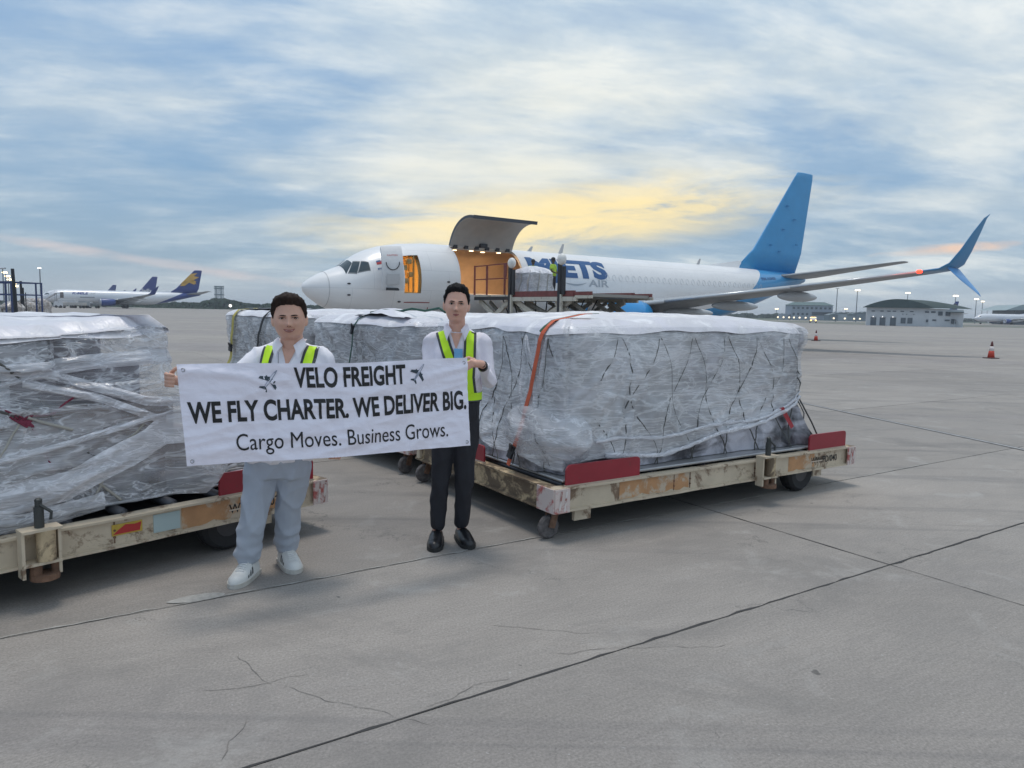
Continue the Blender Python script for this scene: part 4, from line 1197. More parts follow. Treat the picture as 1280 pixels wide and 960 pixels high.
B1.top(.034, .035, .018, jag=.03).build('cover_sheet', COVER, lb, smooth=True)
# gathered hem of the outer wrap
hem = []
for i in range(121):
    t = .35 + (LBL - .35) * i / 120; hem.append(B1.side(t, lowB(t) + .02, .045 + .008 * nz(i * .3, 3)))
MB().tube(hem, [.012 + .008 * nz(i * .13, 5) for i in range(121)], 7, flat=1.6).build('wrap_hem', BAND, lb, smooth=True)
hem2 = []
for i in range(121):
    t = .25 + (LBL - .25) * i / 120; hem2.append(B1.side(t, lowB(t) + .10 + .05 * math.sin(t * 2), .040 + .006 * nz(i * .3, 8)))
MB().tube(hem2, [.008 + .006 * nz(i * .17, 2) for i in range(121)], 7, flat=1.8).build('wrap_hem', BAND, lb, smooth=True)
loose_bundle(B1, 2 * LBL + 2 * LBW - .25, lb, WRAPB, 7, .05, .95, .8, 8)
# bulging bag of film at the near corner
def bag(u, v):
    a = -math.pi * .25 + math.pi * 1.2 * u; 
    r = .13 + .11 * math.sin(math.pi * min(1, v * 1.1)) + .02 * nz(u * 7, v * 6) + .012 * ridge(nz(u * 16 + v * 4, v * 5))
    return Vector((.07 - r * math.sin(a), .34 - r * 1.9 * math.cos(a), .43 + .55 * v))
MB().grid(bag, 44, 30).build('film_bag', WRAPB, lb, smooth=True)
ORS = mat('orange_webbing', (0.62, 0.12, 0.05), 0.6, var=.1, vscale=20)
strap(B1, 2 * LBL + LBW + 1.50, ORS, lb, .042, t2=2 * LBL + 2 * LBW - .20, label='orange ratchet strap', over=.4, buckle=.10)
strap(B1, 2 * LBL + LBW + 1.75, mat('green_webbing', (.05, .12, .07), .7), lb, .02, t2=2 * LBL + 2 * LBW - .23, v0=.96, over=.5, buckle=None, name='loose_strap_end')
# slack cords and red ribbon at the right foot
sc = MB()
for k in range(4):
    p0 = B1.side(LBL + .05 + .12 * k, .42, .03); p1 = Vector((LBL + .34 + .10 * (k % 2), .02 + .13 * k, .44))
    mid = (p0 + p1) / 2 + Vector((.03, -.02, -.05 - .03 * k)); sc.tube([p0, p0.lerp(mid, .6), mid, p1.lerp(mid, .4), p1], .0075, 5)
sc.build('slack_cord', CORD, lb, smooth=True)
MB().add([B1.side(2.42, .33, .05), B1.side(2.46, .34, .06), B1.side(2.60, .17, .06), B1.side(2.56, .15, .05), ], [(0, 1, 2, 3)]).build('red_ribbon', mat('red_ribbon', (.40, .04, .05), .6), lb)

# ---- load C (green strap) and D (silver, yellow + black straps) ---------
def mk_load(label, base_, rz_, L, Wd, H, seed, inner, wrapm, cord=CORD, step=.5, du=.025, flare=None, dome=.05):
    r = thing('wrapped_cargo', label, 'cargo', Vector(base_) + Matrix.Rotation(rz_, 3, 'Z') @ Vector((.12, .08, 0)), rz_, CG)
    ld_ = Load(L, Wd, .42, H, flare, dome=dome, seed=seed, amp=.03)
    pallet(r, L, Wd)
    e_ = 2 * L + 2 * Wd
    for q_ in range(7): ld_.crease_fan(e_ - .25 - .3 * q_, random.Random(seed + q_).uniform(.6, 1.4), -150, -30, 8, .9, seed + q_, am=.02)
    ld_.shell(du=du, dv=.03).build('inner_sheet', inner, r, smooth=True)
    ld_.net([(0, L), (2 * L + Wd, 2 * L + 2 * Wd)], step=step, slope=.5, v1=.95).build('cargo_net', cord, r, kind='stuff')
    ld_.shell(0.02, 1, .03, du=du, dv=.03).build('plastic_wrap', wrapm, r, smooth=True)
    ld_.top(.034, .03, .02, jag=.03).build('cover_sheet', COVER, r, smooth=True)
    return r, ld_
lc, C1 = mk_load('grey plastic-wrapped load with a green strap, between the two men', (-.98, 6.95, 0), R(41), 2.9, 2.15, 1.06, 9.0, INNER, WRAPB)
GST = mat('green_strap', (0.015, 0.075, 0.055), 0.6)
strap(C1, 2 * 2.9 + 2.15 + .75, GST, lc, .022, t2=2 * 2.9 + 2.15 + 1.05, over=.5, label='dark green lashing strap', buckle=.93)
tl = MB(); 
base = Vector((.05, .95, 1.56))
tl.tube([base + Vector((x, y, z)) for x, y, z in ((0, 0, .0), (.1, -.15, .03), (.15, -.35, .02), (.2, -.5, .05), (.28, -.62, .03), (.33, -.8, .06), (.3, -.95, .02))], .013, 6)
tl.build('strap_tail', GST, lc, smooth=True)
fl_ = MB()
fl_.grid(lambda u, v: Vector((.02 + .45 * v, 1.25 - 1.0 * u, 1.52 + .09 * math.sin(math.pi * min(1, u * 1.15)) * math.sin(math.pi * (.12 + .8 * v)) + .015 * nz(u * 6, v * 6))), 40, 16)
fl_.build('loose_film', COVER, lc, smooth=True)
def flD(x, y, v, sd_):
    return (.16 * max(0, .45 - v) / .45 if sd_ in 'lb' else 0)
ldd, D1 = mk_load('silver plastic-wrapped load with yellow and black straps, behind the left man', (-2.55, 8.76, 0), R(46), 2.8, 2.1, 1.10, 17.0, SILV, WRAPB, flare=flD, dome=.03)
YST = mat('yellow_strap', (0.48, 0.40, 0.10), 0.6)
BST = mat('black_strap', (0.02, 0.02, 0.022), 0.6)
strap(D1, 2 * 2.8 + 2.1 + .06, YST, ldd, .06, t2=2 * 2.8 + 2.1 + .30, over=.3, label='yellow strap', buckle=.55)
strap(D1, 2 * 2.8 + 2.1 + .75, BST, ldd, .045, t2=2 * 2.8 + 2.1 + 1.15, over=.4, label='black strap', buckle=.5)
MB().grid(lambda u, v: Vector((.15 + 1.2 * v, 2.0 - 1.2 * u, 1.575 + .02 * nz(u * 5, v * 5))), 12, 12).build('dark_top_sheet', mat('dark_sheet', (.05, .05, .06), .5), ldd, smooth=True)

# ---- load A : left foreground ------------------------------------------
RA = R(49.5); UA = Vector((math.cos(RA), math.sin(RA), 0)); VA = Vector((-math.sin(RA), math.cos(RA), 0))
def aloc(u, v, z=0): return Vector((-3.66, 2.44, 0)) + UA * u + VA * v + Vector((0, 0, z))
la = thing('wrapped_cargo', 'boxes under loose white film with red rope at the left edge', 'cargo', aloc(.05, .22), RA, CG)
CART = mat('mauve_grey_carton', (0.20, 0.18, 0.205), 0.55, var=.12, vscale=2, bump=.2)
CART2 = mat('tan_carton', (0.26, 0.205, 0.18), 0.6, var=.15, vscale=3)
MB().box((1.70, 1.0, .405), (3.35, 2.0, .02), bev=.006).build('cargo_pallet', ALU, la)
random.seed(5)
for (c, d, m_) in [((.75, .55, .72), (1.45, .9, .56), CART), ((.78, .50, 1.13), (1.40, .85, .24), CART), ((.90, .40, 1.355), (1.86, .72, .20), CART), ((2.15, .70, .70), (1.05, .9, .54), CART2), ((2.10, .80, 1.10), (.85, .8, .24), CART), ((2.0, .95, 1.36), (.62, 1.0, .22), CART),
                   ((1.2, 1.5, .9), (2.3, .85, .95), CART), ((2.75, 1.4, .62), (.5, .8, .4), CART2), ((2.62, .55, .60), (.42, .5, .34), CART2)]:
    MB().box(c, d, bev=.012).build('carton', m_, la)
# paper label seen through the film
FACEY = .06
lbp = MB().grid(lambda u, v: Vector((1.30 + .40 * u, FACEY + .012 - .005 * nz(u * 3, v * 3), .92 + .29 * v)), 4, 4).build('paper_label', mat('paper_label', (.60, .64, .70), .6), la)
text_on('label_number', '106507', lambda x, y: (1.33 + x, FACEY + .004, 1.09 + y), mat('label_ink', (.06, .07, .09), .6), lbp, size=.15, bold=.012, width=.34, cut=None)
# outer film: draped from the box tops, flaring to the right foot
LA, WA = 2.46, 1.95
def zA(x, y): return -.02 + .02 * math.sin(x * 3) + .03 * max(0, x - 2.0) + .04 * max(0, 1 - x)
def flA(x, y, v, sd_):
    f = 0; k = max(0, 1 - v / .88)
    if sd_ == 'r': f = .06 * k + .66 * k ** 1.55 * min(1, .35 + v * 2.6) + .05 * max(0, v - .85) / .15
    if sd_ == 'f': f = .07 * k + (.05 if x < 1.86 and v > .80 else 0) - (.10 if x > 1.9 and v > .70 else 0)
    return f
A1 = Load(LA, WA, .42, 1.04, flA, dome=.05, rad=.05, amp=.030, seed=4.0, topz=zA)
A1.crease_fan(2.46, .98, 165, 215, 16, 1.7, 21, am=.02, jit=.06); A1.crease_fan(2.35, .70, 170, 220, 12, 1.5, 22, am=.018); A1.crease_fan(1.72, 1.0, 0, 360, 22, .75, 23, am=.015)
A1.crease_fan(1.9, 1.22, -60, 10, 12, .8, 24, am=.02); A1.crease_fan(1.1, .5, -10, 60, 8, 1.2, 25); A1.crease_fan(2.8, .9, 150, 260, 10, .6, 26, am=.02); A1.crease_fan(1.9, 1.42, -60, -5, 8, .6, 27, am=.02)
A1.shell(0.0, 1.0, .03, du=.014, dv=.018).build('plastic_wrap', plastic_mat('loose_film_a', .14, .85, seed=1.2, diag=.7, tint=(.88, .89, .94)), la, smooth=True)
A1.top(.045, .025, .020, jag=.03).build('cover_sheet', COVER, la, smooth=True)
# tight ropes of twisted film
def film_rope(pts, w, nm='film_band', m=BAND, seed=0, par=None):
    """pts: (t, v) along the load side, broad soft band made of folds"""
    n_ = 60; mb = MB(); P_ = []
    for i in range(n_ + 1):
        f = i / n_ * (len(pts) - 1); k = min(len(pts) - 2, int(f)); q = f - k; q = q * q * (3 - 2 * q)
        t = pts[k][0] * (1 - q) + pts[k + 1][0] * q; v = pts[k][1] * (1 - q) + pts[k + 1][1] * q
        P_.append((t, v))
    W_ = 10; vs = []
    for i, (t, v) in enumerate(P_):
        for j in range(W_ + 1):
            o = (j / W_ - .5) * (w if not callable(w) else w(i / n_))
            vs.append(A1.side(t, v + o / 1.04, .050 + .012 * math.cos((j / W_ - .5) * math.pi) + .010 * nz(j * 1.3 + seed, i * .06), .6))
    fs = [(i * (W_ + 1) + j, i * (W_ + 1) + j + 1, (i + 1) * (W_ + 1) + j + 1, (i + 1) * (W_ + 1) + j) for i in range(n_) for j in range(W_)]
    return mb.add(vs, fs).build(nm, m, la, smooth=True)
film_rope([(.6, .02), (1.3, .10), (1.9, .155), (2.35, .33), (2.6, .52)], lambda f: .14 + .05 * f, seed=1)
film_rope([(.6, .24), (1.4, .30), (2.1, .42), (2.6, .52)], .035, seed=2)
film_rope([(.6, .60), (1.3, .66), (1.75, .76), (2.2, .80), (2.6, .80)], .030, seed=3)
film_rope([(1.72, .74), (2.1, .62), (2.35, .50), (2.6, .40)], .05, seed=4)
film_rope([(1.80, .80), (2.15, .66), (2.35, .58), (2.8, .50)], .06, seed=6)
film_rope([(1.0, .80), (1.7, .80), (2.1, .82), (2.35, .82), (2.9, .82)], .09, m=BAND, seed=7)
film_rope([(.5, .12), (1.1, .05), (1.7, .00), (2.1, .04)], .10, seed=8, m=WRAPB)
def side_cord(pts, rad, m, nm='lashing', off=.0):
    P_ = []
    for k in range(len(pts) - 1):
        for q in range(12):
            f = q / 12; P_.append(A1.side(pts[k][0] * (1 - f) + pts[k + 1][0] * f, pts[k][1] * (1 - f) + pts[k + 1][1] * f, off, .7))
    P_.append(A1.side(*pts[-1], off, .7))
    return MB().tube(P_, rad, 6).build(nm, m, la, smooth=True)
REDR = mat('red_rope', (.20, .03, .06), .8)
side_cord([(1.60, .62), (1.72, .55), (1.86, .56), (2.02, .66)], .006, REDR, off=.027)
side_cord([(1.72, .55), (1.80, .42), (1.84, .25), (1.90, .12)], .005, REDR, off=.027)
for k in range(3): side_cord([(1.66 + .02 * k, .56), (1.73, .50 + .02 * k), (1.76, .56 - .03 * k), (1.70, .53)], .006, REDR, off=.040)
side_cord([(1.45, .96), (1.62, .85), (1.72, .76)], .008, CORD, off=.05)
side_cord([(1.35, .78), (1.55, .62), (1.72, .55)], .008, CORD, off=.03)
side_cord([(1.72, .55), (1.62, .38), (1.50, .22), (1.40, .05)], .007, CORDL, off=.03)
side_cord([(1.10, .48), (1.30, .66), (1.50, .86)], .007, CORDL, off=.03)
side_cord([(1.95, .46), (1.80, .52), (1.74, .55)], .009, CORDL, off=.045)
side_cord([(2.05, .05), (2.2, .32), (2.35, .44)], .007, CORDL, off=.03)
side_cord([(.9, .30), (1.3, .18), (1.7, .02)], .007, CORD, off=.03)
side_cord([(1.9, .30), (2.1, .12), (2.2, .02)], .008, CORDL, off=.03)
side_cord([(1.8, .66), (1.9, .45), (2.05, .30), (2.3, .22)], .007, CORD, off=.02)
# crumpled film and cord heap at the right foot
random.seed(21); hp = MB()
for k in range(46):
    x = 2.25 + random.random() * 1.05; y = -.02 + random.random() * .5; z = .43 + random.random() * .08 * (1.4 - (x - 2.25))
    a = random.uniform(-1, 1) * .6; Ls = random.uniform(.10, .34)
    d = Vector((math.cos(a), math.sin(a) * .6, random.uniform(-.15, .25))) * Ls
    p = Vector((x, y, z)); hp.tube([p, p + d * .4 + Vector((0, 0, .02)), p + d], [random.uniform(.004, .012)] * 3, 5)
hp.build('crumpled_film', mat('crumpled_film', (.20, .19, .19), .35, var=.4, vscale=9), la, smooth=True, kind='stuff')
MB().grid(lambda u, v: Vector((2.1 + 1.15 * u, .02 + .9 * v, .43 + .17 * (1 - u) * (.4 + .6 * math.sin(math.pi * v)) + .03 * ridge(nz(u * 7, v * 9)))), 50, 34).build('foot_sheet', INNER, la, smooth=True)
# ================================================================== K-LOADER
def jl(s, p, z=0): 
    return Vector((-9.42, 33.63, 0)) + Vector((math.sin(AZP), math.cos(AZP), 0)) * s + Vector((math.cos(AZP), -math.sin(AZP), 0)) * p + Vector((0, 0, z))
ld = thing('cargo_loader', 'scissor-lift cargo loader raised to the open main door of the jet', 'cargo loader', jl(9.2, 2.25), R(35))
LC = mat('loader_cream', (.58, .54, .46), .6, var=.1, dirt=(.25, .2, .15), dirtamt=.3)
LR = mat('loader_redbrown', (.20, .055, .05), .6, var=.2)
LK = mat('loader_black', (.03, .03, .033), .6)
DZ = 2.36
b = MB(); b.box((0, -1.65, DZ - .06), (3.5, 2.9, .10)).build('bridge_deck', LC, ld)
b = MB(); b.box((0, -3.08, DZ - .16), (3.4, .12, .16)); b.box((-1.72, -1.65, DZ - .16), (.1, 2.9, .16)); b.box((1.72, -1.65, DZ - .16), (.1, 2.9, .16)); b.build('bridge_frame', LK, ld)
text_on('loader_number', 'LD 07', lambda x, y: (-1.78, -1.2 - x, DZ - .12 + y), LK, ld, size=.14, bold=.01, width=.5, cut=None) if False else None
# guard rail on the near left edge of the bridge
gr = MB()
for y in (-.15, -1.25, -2.75): gr.bar((-1.72, y, DZ), (-1.72, y, DZ + 1.42), .07)
gr.bar((-1.72, -.15, DZ + 1.38), (-1.72, -2.95, DZ + 1.42), .05); gr.bar((-1.72, -.15, DZ + .75), (-1.72, -2.95, DZ + .75), .05); gr.bar((-1.72, -1.2, DZ + .75), (-1.6, -1.0, DZ + 1.38), .05)
gr.bar((-1.72, -2.78, DZ + .8), (-1.72, -2.78, DZ + 1.42), .18, .06)
gr.build('guard_rail', LR, ld)
# main platform
b = MB(); b.box((0, -5.95, DZ - .05), (3.2, 5.4, .12)); b.build('main_deck', mat('deck_grey', (.3, .29, .27), .6), ld)
for sx in (-1, 1):
    b = MB().box((sx * 1.66, -5.5, DZ + .02), (.12, 4.4, .24)).build('deck_side', LR, ld)
    MB().box((sx * 1.70, -5.6, DZ - .20), (.12, 4.6, .18)).build('deck_beam', LC, ld)
    MB().box((sx * 1.66, -8.25, DZ + .02), (.10, 1.0, .14)).build('deck_side', LR, ld)
    MB().box((sx * 1.68, -8.3, DZ - .12), (.10, 1.0, .12)).build('deck_beam', LC, ld)
# scissors
for sx in (-1.5, 1.5):
    for (y0, y1, za, zb) in ((-3.3, -7.3, DZ - .25, .45), (-7.3, -3.3, DZ - .25, .45), (-.3, -3.3, DZ - .25, .5), (-2.9, -.1, DZ - .25, .5)):
        MB().bar((sx, y0, za), (sx, y1, zb), .10, .24).build('scissor_arm', LC, ld)
    MB().bar((sx, -6.3, DZ - .35), (sx, -8.9, .9), .10, .20).build('scissor_arm', LC, ld)
for sx in (-1.1, .2, 1.1):
    for (y0, y1, za, zb) in ((-3.6, -6.2, DZ - .3, 1.2), (-6.6, -4.2, DZ - .3, .9), (-6.9, -9.3, DZ - .3, .8), (-.6, -2.6, DZ - .3, .8)):
        MB().bar((sx, y0, za), (sx, y1, zb), .09, .15).build('scissor_arm', mat('arm_dull', (.34, .32, .28), .6, var=.2), ld)
b = MB(); b.box((0, -5.2, .55), (2.9, 8.4, .5)); b.box((.2, -5.0, 1.15), (1.4, 3.6, .7)); b.build('chassis', mat('loader_chassis', (.13, .13, .13), .6, var=.3), ld)
hs_ = MB(); random.seed(4)
for k in range(9):
    y = -1 - k * .75; hs_.tube([(-.6 + .1 * k, y, DZ - .2), (-.5, y - .3, 1.5), (-.9, y - .5, .9)], .03, 6)
hs_.bar((-1.2, -3.0, 1.3), (-1.2, -8.0, 1.6), .08).bar((-.8, -2.5, 1.9), (-.8, -6.0, .9), .1)
hs_.build('hoses', LK, ld, smooth=True)
for y in (-1.6, -4.2, -6.6):
    for sx in (-1.2, 1.2): MB().lathe([(.15, -.14), (.36, -.16), (.42, -.08), (.42, .08), (.36, .16), (.15, .14)], (sx, y, .42), 'x', 20).build('wheel', RUB, ld)
for (x, y) in ((-1.76, -3.25), (-1.76, -6.85)):
    po = MB().box((x, y, (DZ + 1.25) / 2 + .25), (.12, .16, DZ + .75)).build('guide_post', LK, ld)
    MB().box((x, y - .26, DZ + .55), (.10, .14, 1.15)).build('post_fin', LK, po)
    MB().box((x - .005, y - .13, 1.3), (.10, .10, 2.1)).build('post_liner', LC, po)
    MB().ball((x, y - .1, DZ + 1.42), (.16, .24, .24), 16, 12).build('round_lamp_cover', mat('white_cover', (.78, .76, .72), .5, var=.15, vscale=5), po, smooth=True)
# pallet on the loader
sl = thing('wrapped_cargo', 'small plastic-wrapped load sitting on the raised loader platform', 'cargo', jl(7.75, 6.6, DZ + .07), R(35), CG)
SLd = Load(1.4, 1.5, .0, 1.0, lambda x, y, v, s_: -.10 * max(0, v - .15) - (.55 * max(0, v - .1) if s_ == 'r' else 0), dome=.2, seed=31.0, amp=.04, rad=.2)
SLd.shell(du=.08, dv=.08).build('inner_sheet', INNERL, sl, smooth=True)
SLd.shell(.0, 1, .04, du=.08, dv=.08).build('plastic_wrap', WRAPB, sl, smooth=True)
SLd.top(.05, .07, .03).build('cover_sheet', COVER, sl, smooth=True)
nt = MB()
for t in (.4, .9, 1.4, 5.0, 5.6, 6.2): nt.tube([SLd.side(t + .15 * v, v, .06) for v in (0, .2, .4, .6, .8, 1)], .02, 5)
nt.build('lashing', CORDL, sl)

# ================================================================== PEOPLE
SKIN1 = mat('skin_tan', (0.66, 0.38, 0.28), 0.5, var=.10, vscale=14)
SKIN2 = mat('skin_light', (0.70, 0.40, 0.30), 0.5, var=.10, vscale=14)
for m_ in (SKIN1, SKIN2):
    p_ = m_.node_tree.nodes.get('Principled BSDF'); p_.inputs['Subsurface Weight'].default_value = .12; p_.inputs['Subsurface Radius'].default_value = (.012, .005, .003)
HAIR1 = mat('hair_brown_black', (0.030, 0.018, 0.014), 0.75, spec=.25, bump=1, bscale=60, var=.5, vscale=30, stretch=(1, 1, .3))
HAIR2 = mat('hair_black', (0.012, 0.011, 0.012), 0.75, spec=.25, bump=1, bscale=60, var=.5, vscale=30, stretch=(1, 1, .3))
SHIRT = mat('white_shirt', (0.85, 0.83, 0.88), 0.75, bump=.3, bscale=14, var=.04)
SHIRT2 = mat('lavender_white_shirt', (0.80, 0.76, 0.83), 0.75, bump=.3, bscale=14, var=.04)
TRG = mat('grey_trousers', (0.42, 0.46, 0.53), 0.8, bump=.3, bscale=16, var=.07, vscale=5)
TRB = mat('black_trousers', (0.016, 0.017, 0.024), 0.75, bump=.3, bscale=16)
NEON = mat('neon_yellow_green', (0.56, 0.88, 0.015), 0.55, emis=None)
VBLK = mat('vest_edging', (0.055, 0.06, 0.065), 0.7)
EYEW = mat('eye_white', (.62, .58, .55), .3)
EYED = mat('eye_dark', (.012, .009, .008), .2)
LIPM = mat('lips', (.36, .13, .11), .5)
TEETH = mat('teeth', (.72, .69, .65), .4)

def face_dir(v, sc, fat=1.0):
    """v unit vector in head frame (x: person's left, y: forward, z: up) -> surface point"""
    x, y, z = v
    rx, ry, rz = .0745 * fat, .094, .120
    if z < 0:
        k = (-z) ** 1.6; rx *= (1 - .26 * k / (fat ** 3)) * ((1 - (-z) ** 2.7) ** (1 / 2.7) / math.sqrt(max(1e-4, 1 - z * z)) if z > -.995 else 1); ry *= 1 - .10 * k
    if z > .2: rx *= 1 + .05 * (z - .2)
    p = Vector((x * rx, y * ry, z * rz))
    if y > 0: p.y *= 1 - .06 * (1 - abs(x))
    def g(cx, cz, sx, sz): return math.exp(-((x - cx) / sx) ** 2 - ((z - cz) / sz) ** 2) if y > 0 else 0
    p.y += .028 * g(0, -.25, .14, .11) + .016 * g(0, -.06, .11, .20)          # nose
    p.y += .007 * (g(.15, -.27, .09, .07) + g(-.15, -.27, .09, .07))           # nostril wings
    p.y += .009 * (g(.34, .17, .28, .09) + g(-.34, .17, .28, .09))             # brow
    p.y -= .015 * (g(.38, .02, .20, .11) + g(-.38, .02, .20, .11))             # sockets
    p.y += .007 * (g(.48, -.22, .25, .20) + g(-.48, -.22, .25, .20))           # cheeks
    p.y += .011 * g(0, -.52, .28, .09) - .004 * g(0, -.40, .2, .04)            # mouth
    p.y -= .004 * g(0, -.61, .22, .06); p.y += .009 * g(0, -.78, .28, .13)     # chin
    return p * sc
def head_basis(yaw, pitch=0, roll=0):
    return Matrix.Rotation(yaw, 3, 'Z') @ Matrix.Rotation(roll, 3, 'Y') @ Matrix.Rotation(pitch, 3, 'X') @ Matrix(((-1, 0, 0), (0, -1, 0), (0, 0, 1)))
class Head:
    def __init__(s, c, yaw, sc=1.0, fat=1.0, roll=0, pitch=0):
        s.c, s.M, s.sc, s.fat = Vector(c), head_basis(yaw, pitch, roll), sc, fat
    def at(s, v, off=0):  # point on the face
        v = Vector(v).normalized(); p = face_dir(v, s.sc, s.fat)
        return s.c + s.M @ (p + v * off)
    def solid(s, mb):
        nu, nv = 72, 56; vs = []
        for j in range(1, nv):
            t = math.pi * j / nv
            for i in range(nu): a = 2 * math.pi * i / nu; vs.append(s.at((math.sin(t) * math.cos(a), math.sin(t) * math.sin(a), math.cos(t))))
        vs += [s.at((0, 0, 1)), s.at((0, 0, -1))]; T_, B_ = len(vs) - 2, len(vs) - 1; fs = []
        for j in range(nv - 2):
            for i in range(nu): a, b = j * nu + i, j * nu + (i + 1) % nu; fs.append((a, a + nu, b + nu, b))
        for i in range(nu): fs.append((T_, i, (i + 1) % nu)); fs.append((B_, (nv - 2) * nu + (i + 1) % nu, (nv - 2) * nu + i))
        mb.add(vs, fs)
        for sx in (-1, 1):
            e = s.c + s.M @ (Vector((sx * .0765 * s.fat, -.006, -.008)) * s.sc)
            mb.ball(e, (.013, .020, .034), 10, 10, s.M @ Matrix.Rotation(sx * .35, 3, 'Z'))
    def hair(s, name, m, parent, top=.030, side=.010, line=None, tuft=None, sideburn=-.05):
        def fn(u, v):
            a = 2 * math.pi * u; t = math.pi * (.02 + .96 * v); d = Vector((math.sin(t) * math.cos(a), math.sin(t) * math.sin(a), math.cos(t)))
            # hairline height by heading: high in front, low at the back
            fy = d.y / max(1e-6, math.hypot(d.x, d.y)); ax = abs(d.x) / max(1e-6, math.hypot(d.x, d.y))
            hl = (.60 if fy > .3 else .60 - (.3 - fy) * 1.35) if fy > -.35 else -.45
            if fy > .3: hl += .05 * math.cos((1 - fy) * 6)
            if .0 < fy < .42: hl = min(hl, sideburn + 1.35 * max(0, fy - .12) * 1.2)
            hl += .045 * nz(d.x * 7, d.y * 4, 2) + .02 * nz(d.x * 22, d.y * 9, 5); k = max(0, min(1, (d.z - hl) / .10)); k = k * k * (3 - 2 * k)
            o = side + (top - side) * max(0, min(1, (d.z - .15) / .55)) ** .8
            o += (tuft(d) if tuft else 0)
            hl += 0; o += .0075 * nz(d.x * 9, d.y * 4, d.z * 4) + .004 * nz(d.x * 18, d.y * 7, d.z * 6) + .0018 * nz(d.x * 30, d.y * 12, d.z * 14)
            return s.at(d, -.016 + (o + .016) * k)
        mb = MB().grid(fn, 96, 72, True)
        return mb.build(name, m, parent, smooth=True)
    def features(s, parent, smile=0.0, browm=HAIR2):
        for sx in (-1, 1):
            ew = MB(); ew.grid(lambda u, v: s.at((sx * .39 + .215 * (u - .5) * 2, .86, .045 + (.056 - .012 * smile) * math.sin(math.pi * max(.0, min(1, u))) * (v * 2 - 1)), .0012), 10, 4)
            e = ew.build('eye', EYEW, parent, smooth=True)
            MB().grid(lambda u, v: s.at((sx * .385 + .098 * math.cos(2 * math.pi * u) * v, .86, .045 + .046 * math.sin(2 * math.pi * u) * v), .0022), 12, 2).build('iris', EYED, e, smooth=True)
            MB().tube([s.at((sx * .39 + .235 * (u / 8 - .5) * 2, .86, .054 + (.054 - .012 * smile) * math.sin(math.pi * u / 8)), .002) for u in range(9)], .0014, 5).build('eyelid_line', EYED, e, smooth=True)
            MB().tube([s.at((sx * (.14 + .46 * u / 8), .86, .148 + .040 * min(1, u / 5) - .02 * max(0, u / 8 - .7)), .001) for u in range(9)], [.0025, .0044, .005, .005, .0046, .0042, .0036, .0026, .0012], 6, flat=.8).build('eyebrow', browm, parent, smooth=True)
            MB().ball(s.at((sx * .075, .98, -.335), -.0005), (.0042, .003, .0026), 8, 6).build('nostril', mat('nostril', (.10, .035, .03), .7), parent, smooth=True)
        w = .25 + .10 * smile
        cu = lambda x: -.515 + .055 * smile * (x / w) ** 2
        up = [s.at((x, .86, cu(x) + .022), .0018) for x in [w * (k / 6 - 1) for k in range(13)]]
        lo = [s.at((x, .86, cu(x) - (.030 + .040 * smile) * (1 - (x / w) ** 2) - .004), .0018) for x in [w * (k / 6 - 1) for k in range(13)]]
        rr = [.0008 + .0038 * math.sin(math.pi * k / 12) for k in range(13)]
        MB().tube(up, rr, 6).tube(lo, [r * 1.25 for r in rr], 6).build('lips', LIPM, parent, smooth=True)
        MB().tube([s.at((x, .86, cu(x) + (.004 if not smile else -.002)), .0022) for x in [w * .92 * (k / 6 - 1) for k in range(13)]], .0012, 5).build('mouth_line', EYED, parent, smooth=True)
        if smile: MB().grid(lambda u, v: s.at((w * .62 * (2 * u - 1), .86, cu(w * .6 * (2 * u - 1)) + .014 - .040 * v), .0035), 8, 2).build('teeth', TEETH, parent, smooth=True)
def hand_solid(mb, wrist, palm, fingers, thumb, rp=.030):
    """palm: centre ; fingers: list of point lists ; thumb: point list"""
    mb.cap(wrist, palm, .025, rp)
    for f in fingers:
        mb.cap(palm, f[0], rp * .72, .0115, 10)
        for a, b, r0, r1 in zip(f, f[1:], (.0098, .0088, .0080), (.0092, .0082, .0070)): mb.cap(a, b, r0, r1, 10)
    mb.cap(palm, thumb[0], rp * .7, .013, 10)
    for a, b in zip(thumb, thumb[1:]): mb.cap(a, b, .011, .0095, 10)
def on_mesh(bvh, x, z, off, back=False, ylim=3.0):
    o = Vector((x, -ylim if not back else ylim, z)); d = Vector((0, 1 if not back else -1, 0))
    hit = bvh.ray_cast(o, d)
    if hit[0] is None: return None
    return hit[0] - d * off
